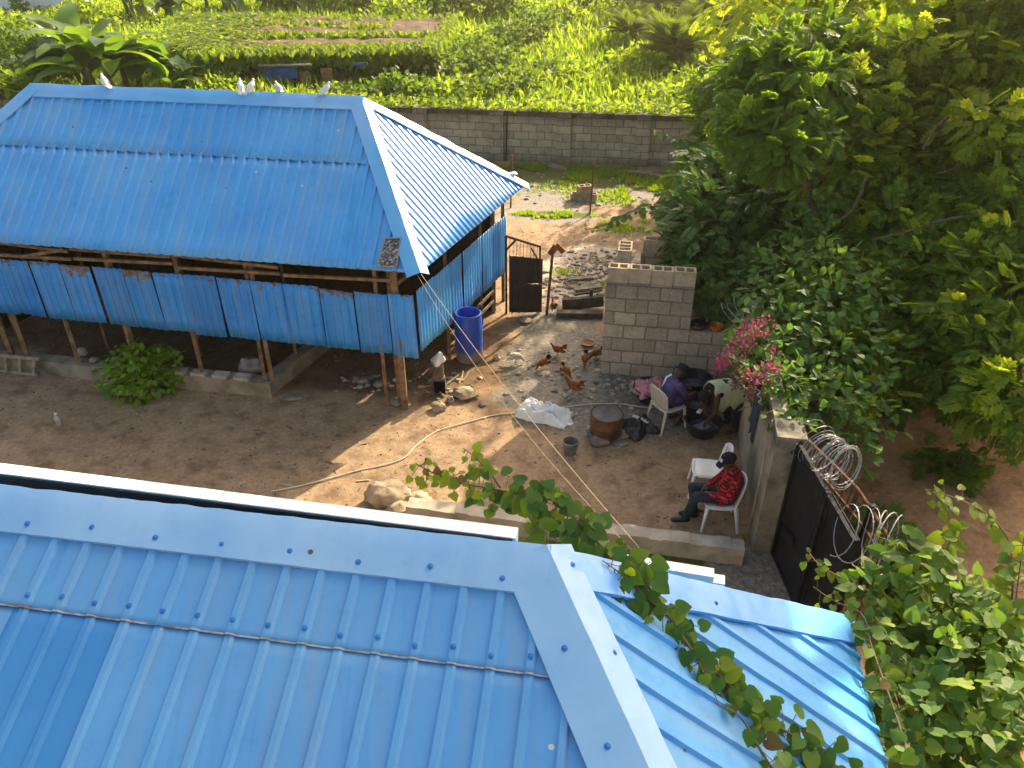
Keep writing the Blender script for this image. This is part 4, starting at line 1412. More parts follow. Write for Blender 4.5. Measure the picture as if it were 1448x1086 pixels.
tag(MB().beam(q + UP * .20, q + np.array([.22, -.10, .16]), .07, .012).build('board_scrap', mat('pale laminate', (.55, .54, .52), (.35, .34, .33), 4, .4), loc=q), 'short pale board lying on top of the black plastic', 'board')

# -------- plastic chairs
def chair(name, label, loc, rot, group=None, m=M_PLASTIC, slots=True):
    t = thing(name, label, 'chair', loc, group, rot)
    # seat: slightly dished
    pts = []
    for i in range(9):
        row = []
        for j in range(9):
            u, v = i / 8 - .5, j / 8 - .5
            row.append((u * .43, v * .42, .43 - .02 * math.cos(u * 2.6) * math.cos(v * 2.6) - (.03 * max(0, u - .35) * 6)))
        pts.append(row)
    mb = MB(); mb.grid(pts)
    mb.build('seat', m, t, local=True, smooth=True, angle=180, solid=.014)
    mb = MB()
    for k in range(24):
        a = 2 * math.pi * k / 24
    rim = [(.215 * math.copysign(abs(math.cos(a)) ** .5, math.cos(a)), .212 * math.copysign(abs(math.sin(a)) ** .5, math.sin(a)), .415) for a in np.linspace(0, 2 * math.pi, 33)]
    mb.tube(rim, .016, 6, cap=False)
    mb.build('seat_rim', m, t, local=True, smooth=True)
    # curved backrest with slots
    def bp(v, h):   # v -1..1 across, h 0..1 up
        y = v * (.205 + .02 * h)
        x = -.20 - .10 * h + .07 * (v * v) * (.4 + .6 * h)
        z = .43 + .40 * h - .05 * h * v * v - .05 * h * abs(v) ** 4
        return (x, y, z)
    mb = MB()
    cuts = [-1, -.78, -.66, -.48, -.36, -.18, -.06, .06, .18, .36, .48, .66, .78, 1]
    for k in range(len(cuts) - 1):
        if slots and k % 2 == 1:
            for h0, h1 in ((0, .18), (.84, 1)):
                mb.grid([[bp(cuts[k], h0), bp(cuts[k], h1)], [bp(cuts[k + 1], h0), bp(cuts[k + 1], h1)]])
        else:
            mb.grid([[bp(cuts[k], h) for h in np.linspace(0, 1, 7)], [bp(cuts[k + 1], h) for h in np.linspace(0, 1, 7)]])
    mb.build('backrest', m, t, local=True, smooth=True, angle=60, solid=.010)
    mb = MB()
    mb.tube([bp(-1, h) for h in np.linspace(0, 1, 7)] + [bp(v, 1) for v in np.linspace(-1, 1, 11)[1:-1]] + [bp(1, h) for h in np.linspace(1, 0, 7)], .015, 7)
    mb.build('back_rim', m, t, local=True, smooth=True)
    for sx in (-1, 1):
        for sy in (-1, 1):
            a = np.array([sx * .19, sy * .185, .42]); b = np.array([sx * .235 - (.03 if sx < 0 else 0), sy * .225, 0.0])
            mb = MB()
            d = unit(b - a)
            mb.tube([a, lerp(a, b, .5), b], [.034, .026, .021], 4)
            mb.build('leg', m, t, local=True)
    t.scale = (.86,) * 3
    return t
cA, cB = G(994, 752), G(1037, 754)
face = unit((cA - cB) * [1, 1, 0])
left = np.array([-face[1], face[0], 0])
mc = (cA + cB) / 2 - left * .19
mc[2] = gz(mc)
mrot = math.atan2(face[1], face[0])
CH = 'white plastic chairs in the yard'
man_chair = chair('plastic_chair', 'white plastic chair with the man in red plaid sitting on it', mc, mrot, CH)
c2 = mc - left * .60 + face * .05
c2[2] = gz(c2)
chair('plastic_chair', 'empty white plastic chair just behind the seated man', c2, mrot - .12, CH)
wA, wB = G(913, 596), G(938, 616)
wdir = unit((wB - wA) * [1, 1, 0])
wface = np.array([-wdir[1], wdir[0], 0]); wface = wface if wface[0] > 0 else -wface
wc = (wA + wB) / 2 + wface * .20
wc[2] = gz(wc)
M_CREAM = mat('grimy cream plastic', (0.62, 0.57, 0.47), (0.40, 0.36, 0.28), 30, .5, .4)
wrot = math.atan2(wface[1], wface[0])
chair('plastic_chair', 'grimy cream plastic chair with the woman in purple sitting on it', wc, wrot, CH, M_CREAM, slots=False)

# -------- people
M_SKIN = mat('dark brown skin', (0.105, 0.052, 0.030), (0.075, 0.036, 0.021), 12, .55, .4)
M_SKIN2 = mat('deep brown skin', (0.060, 0.032, 0.020), (0.042, 0.022, 0.014), 12, .55, .4)

def plaid():
    m, nt, out = _new('red black plaid flannel')
    b = principled(nt, out, .85, .2)
    tc = nt.nodes.new('ShaderNodeTexCoord'); sp = nt.nodes.new('ShaderNodeSeparateXYZ')
    _l(nt, tc.outputs['Object'], sp.inputs[0])
    def band(sock, per):
        q = math_n(nt, 'FRACT', math_n(nt, 'DIVIDE', sock, per))
        return math_n(nt, 'LESS_THAN', q, .42)
    a1 = band(math_n(nt, 'ADD', sp.outputs[2], math_n(nt, 'MULTIPLY', sp.outputs[0], .3)), .052)
    a2 = band(math_n(nt, 'ADD', math_n(nt, 'ADD', sp.outputs[0], math_n(nt, 'MULTIPLY', sp.outputs[1], .8)), 5.0), .052)
    s = math_n(nt, 'ADD', a1, a2)
    col = ramp(nt, math_n(nt, 'MULTIPLY', s, .5), [(0, (0.46, 0.022, 0.03)), (.45, (0.15, 0.010, 0.016)), (.9, (0.012, 0.008, 0.010))])
    _l(nt, col, b.inputs['Base Color'])
    n = noise_node(nt, 22, 4)
    bumped(nt, b, n.outputs['Fac'], .4, .02)
    return m
M_PLAID = plaid()
M_JEAN = mat('dark blue denim', (0.035, 0.045, 0.07), (0.016, 0.022, 0.036), 14, .8, .2, bump=.3)
M_SHOE = mat('black shoe', (0.025, 0.025, 0.032), (0.014, 0.014, 0.018), 12, .5, .4)
M_CAP = mat('black cap cloth', (0.012, 0.013, 0.022), (0.008, 0.009, 0.014), 14, .8, .2)

def hand(w, d, side, curl=.5, dn=(0, 0, -1)):
    """palm, four bent fingers and a thumb: wrist w, pointing d"""
    w = np.array(w, float); d = unit(d); dn = unit(np.array(dn, float) - d * np.dot(dn, d))
    x = unit(np.cross(d, dn)) * side
    pr = [('c', w, w + d * .05, .026, .030), ('e', w + d * .055, (.040, .034, .016), (d, x, dn))]
    for k, (o, L, r) in enumerate(((-.027, .062, .0085), (-.009, .072, .009), (.009, .068, .009), (.026, .052, .0078))):
        a = w + d * .085 + x * o
        b = a + (d * (1 - .3 * curl) + dn * curl * .6) * L * .55
        c = b + (d * (1 - curl) + dn * (curl + .2)) * L * .5
        pr += [('c', a - d * .012, b, r * 1.1, r), ('c', b, c, r, r * .85)]
    a = w + d * .03 - x * .030
    b = a - x * .022 + d * .03 + dn * .012
    c = b + d * .028 + dn * .016 + x * .006
    pr += [('c', a, b, .012, .010), ('c', b, c, .010, .008)]
    return pr

def face_bits(c, fwd, up, parent, skin):
    """eyes and brows on a head at c"""
    s_ = unit(np.cross(fwd, up))
    mb = MB()
    for k in (-1, 1):
        mb.rock(c + fwd * .088 + s_ * k * .032 + up * .012, (.010, .012, .008), 1, 6, rough=0)
    mb.build('eyes', mat('eye white', (.5, .46, .4), (.4, .36, .3), 5, .3), parent, local=True, smooth=True)

def head(c, fwd, up):
    s_ = unit(np.cross(fwd, up))
    ax = (fwd, s_, up)
    return [('e', c, (.098, .077, .112), ax), ('e', c + fwd * .042 - up * .055, (.052, .052, .058), ax), ('e', c + fwd * .10 - up * .008, (.020, .016, .026), ax),
            ('c', c + fwd * .092 - up * .045 - s_ * .018, c + fwd * .092 - up * .045 + s_ * .018, .011, .011),
            ('e', c - fwd * .005 + s_ * .078, (.018, .012, .030), ax), ('e', c - fwd * .005 - s_ * .078, (.018, .012, .030), ax)]

# the man in plaid
man = thing('person', 'man in a red plaid shirt, dark jeans and black cap sitting by the wall', 'person', mc, None, mrot)
man.scale = (.86,) * 3
V3 = lambda *a: np.array(a, float)
HF = unit(V3(1, .12, -.40)); HU = unit(V3(.40, 0, 1)); HU = unit(HU - HF * np.dot(HU, HF))
hc = V3(-.02, .0, 1.09)
arms, arms_c = [], []
for sd in (-1, 1):
    sh, el, wr = V3(-.13, sd * .185, .865), V3(-.05, sd * .265, .635), V3(.17, sd * .10, .585)
    arms += [('c', sh, el, .050, .040), ('c', el, wr, .040, .027)] + hand(wr, unit(V3(.9, -sd * .5, -.15)), sd, .6)
    arms_c += [('c', sh, el, .068, .058), ('c', el, lerp(el, wr, .86), .057, .046)]
torso = [('c', V3(-.09, 0, .51), V3(-.13, 0, .76), .125, .13), ('e', V3(-.13, 0, .84), (.105, .185, .10)), ('c', V3(-.11, 0, .90), hc - HU * .06, .055, .052)]
knL, anL = V3(.35, .10, .535), V3(.45, .06, .13)
knR, anR = V3(.37, -.11, .53), V3(.30, -.10, .09)
legs = []
for sd, kn_, an in ((1, knL, anL), (-1, knR, anR)):
    hp = V3(-.04, sd * .085, .505)
    legs += [('c', hp, kn_, .080, .058), ('c', kn_, an, .055, .040)]
toeL, toeR = anL + V3(.15, .02, -.05), anR + V3(.16, -.01, -.05)
feet = [('c', anL + V3(-.02, 0, -.05), toeL, .038, .032), ('c', anR + V3(-.02, 0, -.045), toeR, .038, .032)]
body = blob_obj('body', torso + head(hc, HF, HU) + arms + legs + feet, M_SKIN, man, .0075)
blob_obj('plaid_shirt', [('c', V3(-.08, 0, .50), V3(-.13, 0, .76), .150, .152), ('e', V3(-.13, 0, .845), (.122, .205, .108)), ('c', V3(-.125, 0, .90), V3(-.105, 0, .945), .075, .068),
                         ('c', V3(.03, .10, .50), V3(-.1, .08, .62), .095, .11), ('c', V3(.03, -.10, .50), V3(-.1, -.08, .62), .095, .11)] + arms_c, M_PLAID, man, .010)
blob_obj('jeans', [(a[0], a[1], a[2], a[3] + .014, a[4] + .014) for a in legs] + [('c', V3(-.08, -.06, .50), V3(-.08, .06, .50), .115, .115)], M_JEAN, man, .010)
for an, toe, q in ((anL, toeL, 1), (anR, toeR, 2)):
    s = blob_obj('shoe', [('c', an + V3(-.03, 0, -.045), toe + V3(.015, 0, 0), .049, .040), ('c', an + V3(-.01, 0, -.03), an + V3(-.02, 0, .03), .050, .046)], M_SHOE, man, .009)
s_ = unit(np.cross(HF, HU))
capv = []
for i in range(9):
    th = math.pi / 2 * i / 8
    for k in range(24):
        ph = 2 * math.pi * k / 24
        capv.append(hc + HU * (.02 + .112 * math.cos(th)) + HF * (-.01 + .112 * math.sin(th) * math.cos(ph)) + s_ * .092 * math.sin(th) * math.sin(ph))
mb = MB(); mb.grid(np.array(capv).reshape(9, 24, 3)[:, list(range(24)) + [0]])
cp = mb.build('cap', M_CAP, man, local=True, smooth=True, angle=180, solid=.006)
brim = [[hc + HU * (.025 - .03 * t - .018 * v * v) + HF * (.088 + .085 * t * (1 - .35 * v * v)) + s_ * v * .075 for v in np.linspace(-1, 1, 9)] for t in np.linspace(0, 1, 5)]
MB().grid(brim).build('brim', M_CAP, cp, local=True, smooth=True, angle=180, solid=.006)
patch = [[hc + HU * (.045 + .045 * t) + HF * (.104 - .025 * t - .012 * v * v) + s_ * v * .045 for v in np.linspace(-1, 1, 7)] for t in np.linspace(0, 1, 4)]
MB().grid(patch).build('cap_patch', M_WHITE, cp, local=True, smooth=True, angle=180, solid=.004)
face_bits(hc, HF, HU, man, M_SKIN)

# the woman in purple
wom = thing('person', 'woman in a purple top and dark hat sitting bent over the wash basins', 'person', wc, None, wrot)
wom.scale = (.84,) * 3
HF = unit(V3(1, -.1, -.65)); HU = unit(V3(.62, 0, 1)); HU = unit(HU - HF * np.dot(HU, HF))
hc = V3(.20, 0, 1.01)
M_PURP = mat('purple cotton', (0.115, 0.085, 0.21), (0.06, 0.042, 0.12), 7, .8, .2, bump=.3)
M_WRAP = mat('indigo wrapper cloth', (0.055, 0.045, 0.15), (0.022, 0.02, 0.06), 9, .85, .2, bump=.3)
M_HAT = mat('dark felt', (0.022, 0.022, 0.024), (0.012, 0.012, 0.013), 9, .9, .15)
arms, slv = [], []
for sd in (-1, 1):
    sh, el, wr = V3(.05, sd * .175, .86), V3(.20, sd * .22, .62), V3(.44, sd * .10, .58)
    arms += [('c', sh, el, .046, .036), ('c', el, wr, .036, .026)] + hand(wr, unit(V3(.9, -sd * .3, -.35)), sd, .5)
    slv += [('c', sh, lerp(sh, el, .55), .064, .056)]
legs, ft = [], []
for sd, an in ((1, V3(.20, .12, .08)), (-1, V3(.16, -.11, .08))):
    kn_ = V3(.40, sd * .11, .53)
    legs += [('c', V3(-.02, sd * .085, .51), kn_, .082, .058), ('c', kn_, an, .052, .036)]
    ft += [('c', an + V3(-.03, 0, -.045), an + V3(.14, .01, -.05), .034, .028)]
tors = [('c', V3(-.07, 0, .51), V3(.0, 0, .74), .12, .12), ('e', V3(.05, 0, .83), (.10, .17, .10)), ('c', V3(.08, 0, .88), hc - HU * .06, .05, .046)]
blob_obj('body', tors + head(hc, HF, HU) + arms + legs + ft, M_SKIN2, wom, .0075)
blob_obj('blouse', [('c', V3(-.07, 0, .53), V3(.0, 0, .74), .142, .140), ('e', V3(.05, 0, .835), (.118, .19, .108))] + slv, M_PURP, wom, .010)
blob_obj('wrapper', [('c', V3(-.06, 0, .50), V3(.20, 0, .53), .155, .15), ('c', V3(.10, .09, .52), V3(.37, .10, .53), .105, .085), ('c', V3(.10, -.09, .52), V3(.37, -.10, .53), .105, .085), ('c', V3(.0, 0, .47), V3(.05, 0, .30), .15, .10)], M_WRAP, wom, .012)
MB().tube([V3(-.06, .10, .62), V3(-.09, .09, .78), V3(-.04, .085, .92), V3(.06, .08, .955)], .018, 6).build('white_strap', M_WHITE, wom, local=True, smooth=True)
s_ = unit(np.cross(HF, HU))
MB().lathe([(.135, .03), (.14, .038), (.103, .045), (.098, .10), (.07, .135), (.001, .142)], hc - HF * .01, 20, ax=(HF, s_, HU)).build('hat', M_HAT, wom, local=True, smooth=True)
face_bits(hc, HF, HU, wom, M_SKIN2)

# the washer bent double beside the wall
fpos = G(1027, 606)
brot = math.pi + .25
ben = thing('person', 'person in dark clothes bending over a basin with a pale green cloth over the back', 'person', fpos, None, brot)
ben.scale = (.88,) * 3
HF = unit(V3(.6, .0, -1)); HU = unit(V3(1, 0, .6)); HU = unit(HU - HF * np.dot(HU, HF))
hc = V3(.50, 0.02, .70)
M_DARKC = mat('dark cotton', (0.02, 0.021, 0.028), (0.011, 0.011, 0.015), 9, .85, .15, bump=.3)
arms = []
for sd, wr in ((1, V3(.47, .16, .33)), (-1, V3(.36, -.12, .36))):
    sh, el = V3(.36, sd * .175, .78), V3(.40, sd * .23, .53)
    arms += [('c', sh, el, .048, .038), ('c', el, wr, .038, .027)] + hand(wr, unit(V3(.35, -sd * .2, -1)), sd, .5, dn=(-1, 0, 0))
legs, tr = [], []
for sd in (-1, 1):
    hp, kn_, an = V3(-.10, sd * .09, .72), V3(-.02, sd * .12, .40), V3(-.08, sd * .13, .08)
    legs += [('c', hp, kn_, .082, .058), ('c', kn_, an, .052, .038), ('c', an + V3(-.03, 0, -.04), an + V3(.15, sd * .02, -.05), .036, .03)]
    tr += [('c', hp, kn_, .10, .078), ('c', kn_, lerp(kn_, an, .8), .074, .062)]
tors = [('c', V3(-.10, 0, .73), V3(.16, 0, .82), .12, .12), ('e', V3(.30, 0, .80), (.10, .18, .10), (unit(V3(1, 0, -.2)), V3(0, 1, 0), unit(V3(.2, 0, 1)))), ('c', V3(.36, 0, .79), hc + V3(-.04, 0, .04), .05, .048)]
blob_obj('body', tors + head(hc, HF, HU) + arms + legs, M_SKIN2, ben, .0075)
blob_obj('dark_clothes', [('c', V3(-.10, 0, .73), V3(.16, 0, .82), .14, .137), ('e', V3(.30, 0, .80), (.115, .195, .112))] + tr, M_DARKC, ben, .010)
blob_obj('hair', [('e', hc - HF * .02 + HU * .02, (.100, .086, .112), (HF, unit(np.cross(HF, HU)), HU)), ('e', hc - HF * .06, (.06, .08, .10), (HF, unit(np.cross(HF, HU)), HU))], M_HAT, ben, .010)
M_PGREEN = mat('pale green towel', (0.50, 0.55, 0.36), (0.36, 0.40, 0.25), 7, .85, .2, bump=.4, dirt=(.46, .40, .30), dscale=4)
pts = []
for i in range(17):
    row = []
    t = i / 16
    for j in range(21):
        v = j / 20 * 2 - 1
        a = v * 1.75
        r = .165 + .02 * math.sin(j * 1.9 + i * .7) * abs(v)
        base = V3(-.26 + .66 * t, 0, .73 + .14 * t - .10 * t * t)
        ddrop = max(0, abs(v) - .72) * .75
        row.append(base + V3(0.02 * math.sin(j * .9), math.sin(a) * (r + .02), math.cos(a) * r - ddrop * (1 + .3 * math.sin(i * 1.1))))
    pts.append(row)
MB().grid(pts).build('back_cloth', M_PGREEN, ben, local=True, smooth=True, angle=180, solid=.006)
face_bits(hc, HF, HU, ben, M_SKIN2)

# -------- wash basins
M_BASIN = mat('dark blue black plastic', (0.012, 0.014, 0.028), (0.008, 0.009, 0.018), 6, .36, .5)
M_WATER = mat('grey soapy water', (0.10, 0.105, 0.12), (0.035, 0.038, 0.05), 8, .12, .5)
def basin(px, py, r, h, label, water=True):
    p = G(px, py)
    t = thing('wash_basin', label, 'basin', p, 'basins of the washing place')
    MB().lathe([(r * .70, 0), (r * .74, .006), (r * .90, h * .55), (r * .97, h * .96), (r * 1.04, h * .98), (r * 1.05, h), (r * 1.02, h * 1.02), (r * .955, h), (r * .86, h * .55), (r * .70, h * .10), (.001, h * .09)], p, 36).build('basin_body', M_BASIN, t, smooth=True)
    if water:
        MB().lathe([(r * .80, h * .36), (.001, h * .365)], p, 28).build('water', M_WATER, t, smooth=True)
    return p
b1 = basin(993, 611, .27, .22, 'black wash basin nearest the compound wall with water in it')
b2 = basin(984, 583, .235, .21, 'black wash basin under the hands of the bent washer')
b3 = basin(979, 552, .27, .24, 'black wash basin against the foot of the block wall')
b4 = basin(922, 564, .29, .22, 'wide basin heaped with pink and purple washing', False)
M_PINK = mat('pink washing', (0.56, 0.27, 0.27), (0.40, 0.17, 0.18), 7, .85, .2, bump=.3)
cloth('washing_heap', b4 + V3(-.02, 0, .17), .25, .22, .22, M_PINK, 'crumpled pink washing piled in the wide basin', 'laundry', 5.2, .2)
cloth('washing_heap', b4 + V3(.13, -.02, .17), .12, .14, .14, M_PURP, 'purple garment hanging over the edge of the wide basin', 'laundry', 6.9, .9)
cloth('washcloth', b1 + V3(0, .02, .085), .10, .08, .05, mat('wet grey cloth', (.30, .31, .33), (.16, .17, .19), 6, .6), 'wet grey cloth floating in the nearest black basin', 'cloth', 2.2, .5)
cloth('washcloth', b1 + V3(-.03, .19, .22), .055, .03, .05, M_SACK, 'small white cloth on the rim of the nearest black basin', 'cloth', 2.9, 1.0)
cloth('washcloth', b3 + V3(.02, -.02, .085), .10, .08, .05, mat('slate cloth', (.12, .13, .16), (.06, .065, .08), 6, .6), 'slate grey cloth soaking in the basin by the block wall', 'cloth', 2.6, .2)
# slippers
def shoe_thing(px, py, rot, label, m):
    p = G(px, py)
    t = thing('slipper', label, 'slipper', p, 'slippers on the ground', rot)
    mb = MB(); mb.grid([[((u - .5) * .25, v * (.045 - .012 * math.cos(u * 6)), .018) for v in np.linspace(-1, 1, 5)] for u in np.linspace(0, 1, 10)])
    mb.build('sole', m, t, local=True, smooth=True, angle=180, solid=.02)
    MB().tube([(.03, -.045, .02), (.05, -.03, .06), (.05, .03, .06), (.03, .045, .02)], .012, 6).build('strap', m, t, local=True, smooth=True)
shoe_thing(1007, 668, 2.4, 'dark slipper lying behind the empty white chair', M_SHOE)
shoe_thing(848, 609, .4, 'dark slipper lying against the rusty drum', M_SHOE)

# pots on the low wall
lw = lambda s_: BL_ + bu * s_ + bv * (TH / 2)
s1 = float(np.dot(hit(988, 472, BL_ + UP * .87, UP) - BL_, bu)); s2_ = float(np.dot(hit(1014, 476, BL_ + UP * .87, UP) - BL_, bu))
p = lw(s1) + UP * .872
t = thing('cooking_pot', 'round black cooking pot standing on the low block wall', 'pot', p)
MB().lathe([(.07, 0), (.105, .02), (.125, .06), (.12, .09), (.128, .098), (.12, .104), (.05, .122), (.001, .125)], p, 28).build('pot_body', mat('polished black pot', (.014, .014, .016), (.01, .01, .011), 5, .22, .5), t, smooth=True)
MB().rock(p + UP * .13, (.018, .018, .014), 1, 6, rough=0).build('lid_knob', M_BLACK, t, smooth=True)
p = lw(s2_) + UP * .872
o = MB().lathe([(.065, 0), (.07, .004), (.095, .075), (.105, .08), (.105, .088), (.095, .086), (.065, .012), (.001, .010)], p, 28).build('plastic_bowl', mat('orange plastic', (.62, .16, .015), (.50, .12, .012), 4, .4, .45), loc=p, smooth=True)
tag(o, 'orange plastic bowl standing on the low block wall beside the black pot', 'bowl')

# -------- hens
M_HEN = mat('russet feathers', (0.27, 0.085, 0.018), (0.09, 0.028, 0.008), 22, .85, .25, bump=.5, bscale=50)
M_HEND = mat('dark tail feathers', (0.045, 0.022, 0.012), (0.018, 0.010, 0.007), 18, .7, .3)
M_HENW = mat('dirty white feathers', (0.62, 0.52, 0.42), (0.44, 0.34, 0.25), 12, .8, .2, bump=.4, bscale=50)
M_LEG = mat('yellow grey shank', (.30, .22, .10), (.2, .14, .07), 20, .7)
M_COMB = mat('red comb', (.42, .02, .015), (.28, .012, .01), 20, .6)
def hen(name, label, loc, rot, m, mt, peck, scale=1.0):
    t = thing(name, label, 'hen', loc, 'hens scratching about the yard', rot)
    t.scale = (scale,) * 3
    if peck:
        hd, nk0, nk1, ba = V3(.20, 0, .07), V3(.10, 0, .20), V3(.185, 0, .09), unit(V3(.92, 0, -.32))
    else:
        hd, nk0, nk1, ba = V3(.185, 0, .335), V3(.09, 0, .22), V3(.165, 0, .32), unit(V3(.95, 0, .22))
    bu_ = unit(np.cross(V3(0, -1, 0), ba)); bu_ = bu_ if bu_[2] > 0 else -bu_
    ax = (ba, V3(0, 1, 0), bu_)
    prims = [('e', V3(0, 0, .20), (.135, .082, .085), ax), ('e', V3(.04, 0, .19), (.09, .075, .09), ax), ('c', nk0, nk1, .050, .026), ('e', hd, (.032, .024, .026)),
             ('c', V3(-.05, 0, .22), V3(-.13, 0, .265), .06, .035)]
    o = blob_obj('body', prims, m, t, .007)
    mb = MB()
    P = [V3(-.10, 0, .245)] * 9
    D = [unit(V3(-.8, .10 * k, .75 - .06 * abs(k))) for k in range(-4, 5)]
    strew(mb, P, D, [V3(.2, 1, .2)] * 9, .17, RH)
    mb.build('tail', mt, t, local=True)
    mb = MB()
    for sy in (-1, 1):
        strew(mb, [V3(.06 - .05 * k, sy * .083, .215 - .006 * k) for k in range(4)], [unit(V3(-1, sy * .05, -.12))] * 4, [V3(0, sy, .3)] * 4, .13, OV)
    mb.build('wings', m, t, local=True)
    for sy in (-1, 1):
        MB().tube([V3(.0, sy * .035, .14), V3(.012, sy * .035, .07), V3(-.004, sy * .035, .008)], [.014, .007, .006], 6).tube([V3(-.03, sy * .035, .006), V3(.045, sy * .04, .006)], .005, 5).tube([V3(.0, sy * .035, .006), V3(.035, sy * .06, .006)], .004, 5).build('leg', M_LEG, t, local=True, smooth=True)
    f = unit(hd - nk0)
    mb = MB(); mb.box(hd + V3(.0, 0, .028), (.035, .006, .022)); mb.build('comb', M_COMB, t, local=True)
    mb = MB(); mb.tube([hd + f * .022, hd + f * .050], [.009, .002], 6); mb.build('beak', M_LEG, t, local=True)
    return t
def hl_(px, py): return G(px, py)
h1 = hen('hen', 'russet hen pecking with its dark tail up, farthest from the block wall', hl_(767, 522), math.radians(215), M_HEN, M_HEND, True, .64)
h2 = hen('hen', 'russet hen standing side on behind the pecking hens', hl_(789, 503), math.radians(170), M_HEN, M_HEN, False, .64)
copy_tree(h1, hl_(827, 517), math.radians(262), 'russet hen seen from behind its raised black tail near the wall corner', .66)
copy_tree(h1, hl_(843, 508), math.radians(205), 'russet hen half hidden by the left edge of the block wall', .64)
copy_tree(h1, hl_(801, 533), math.radians(300), 'russet hen bent low with its tail towards the barn, in the middle of the flock', .62)
copy_tree(h2, hl_(811, 556), math.radians(155), 'russet hen in front of the flock, nearest the white sack', .74)
copy_tree(h2, hl_(783, 441), math.radians(100), 'orange brown hen by the foot of the rusty pole', .66)
hw_ = hen('hen', 'dirty white hen pecking near the blue drum', hl_(729, 514), math.radians(8), M_HENW, M_HENW, True, .70)
q = G(831, 487)
tag(MB().lathe([(.02, 0), (.09, .008), (.115, .03), (.118, .034), (.09, .016), (.001, .010)], q, 22).build('clay_dish', mat('brown clay', (.30, .15, .06), (.2, .09, .035), 9, .85), loc=q, smooth=True), 'shallow brown dish lying behind the hens', 'dish')

# -------- doves on the ridge
M_DOVE = mat('white plumage', (0.80, 0.79, 0.79), (0.66, 0.65, 0.66), 14, .7, .3)
def dove(label, p, rot):
    t = thing('dove', label, 'dove', p, 'white doves on the barn ridge', rot)
    t.scale = (.74,) * 3
    ax = (unit(V3(.72, 0, .62)), V3(0, 1, 0), unit(V3(-.62, 0, .72)))
    blob_obj('body', [('e', V3(0, 0, .105), (.105, .058, .055), ax), ('c', V3(.04, 0, .15), V3(.065, 0, .195), .035, .024), ('e', V3(.075, 0, .208), (.027, .022, .023)), ('c', V3(-.05, 0, .07), V3(-.15, 0, .0), .036, .016)], M_DOVE, t, .006)
    mb = MB()
    strew(mb, [V3(-.10, 0, .035)] * 5, [unit(V3(-.85, .12 * k, -.5)) for k in range(-2, 3)], [V3(-.4, 0, 1)] * 5, .12, OV)
    mb.build('tail', M_DOVE, t, local=True)
    mb = MB()
    for sy in (-1, 1):
        strew(mb, [V3(.03 - .03 * k, sy * .055, .125 - .022 * k) for k in range(3)], [unit(V3(-.8, -sy * .1, -.55))] * 3, [V3(0, sy, .25)] * 3, .13, OV)
    mb.build('wings', M_DOVE, t, local=True)
    mb = MB(); mb.tube([V3(.097, 0, .208), V3(.118, 0, .202)], [.006, .002], 6); mb.build('beak', mat('pink beak', (.45, .25, .2), None, 8), t, local=True)
    for sy in (-1, 1):
        MB().tube([V3(.0, sy * .022, .06), V3(.01, sy * .022, .0)], .006, 5).build('leg', M_COMB, t, local=True)
    return t
def ridge_at(px):
    lo, hi = 0.0, 1.0
    for _ in range(40):
        m = (lo + hi) / 2
        q = lerp(Lr, Rr, m) - EYEV
        zc = q[1] * CT - q[2] * ST
        if 724 + F_PX * q[0] / zc < px: lo = m
        else: hi = m
    return lerp(Lr, Rr, lo) + UP * .055
d0 = dove('white dove alone at the far left of the barn ridge', ridge_at(151), math.radians(140))
for px, rot, lab in ((342, 100, 'white dove sitting hunched, first of the pair close together on the ridge'), (357, 55, 'white dove with its tail hanging towards the yard, second of the close pair'),
                     (395, 265, 'white dove sitting upright between the close pair and the slanting dove'), (462, 15, 'white dove stretched out low, nearest the end of the barn ridge')):
    copy_tree(d0, ridge_at(px), math.radians(rot), lab, .74)

# solar panel and scrap on the barn roof
def onF(px, py, up=.05): return hit(px, py, Cc, nF) + nF * up
pc = [onF(546, 339), onF(568, 339), onF(562, 380), onF(535, 379)]
sp0 = sum(pc) / 4
sol = thing('solar_panel', 'small scuffed solar panel lying near the corner of the barn roof', 'solar panel', sp0)
def solmat():
    m, nt, out = _new('dusty solar cells')
    b = principled(nt, out, .35, .5)
    n = noise_node(nt, 26, 4, rough=.7)
    w = nt.nodes.new('ShaderNodeTexVoronoi'); tc = nt.nodes.new('ShaderNodeTexCoord'); w.inputs['Scale'].default_value = 22
    _l(nt, tc.outputs['Object'], w.inputs['Vector'])
    c = ramp(nt, n.outputs['Fac'], [(.45, (.03, .025, .03)), (.52, (.10, .09, .095)), (.60, (.38, .34, .32))])
    _l(nt, c, b.inputs['Base Color'])
    return m
mb = MB(); mb.add([p + nF * .0 for p in pc] + [p - nF * .02 for p in pc], [(0, 1, 2, 3), (0, 4, 5, 1), (1, 5, 6, 2), (2, 6, 7, 3), (3, 7, 4, 0)][:1]); mb.build('cells', solmat(), sol)
mb = MB()
for k in range(4):
    mb.beam(pc[k] - nF * .012, pc[(k + 1) % 4] - nF * .012, .018, .03, up=nF)
mb.build('frame', mat('dull aluminium', (.35, .35, .36), (.2, .2, .2), 8, .45, .5, .6), sol)
kp = lerp(Rr, Kr, .905) + UP * .12
tag(cloth('paper_scrap', kp - UP * .05, .09, .05, .05, M_WHITE, None, None, 4.4, .6, res=10), 'scrap of white sheet caught on the far hip of the barn roof', 'scrap')

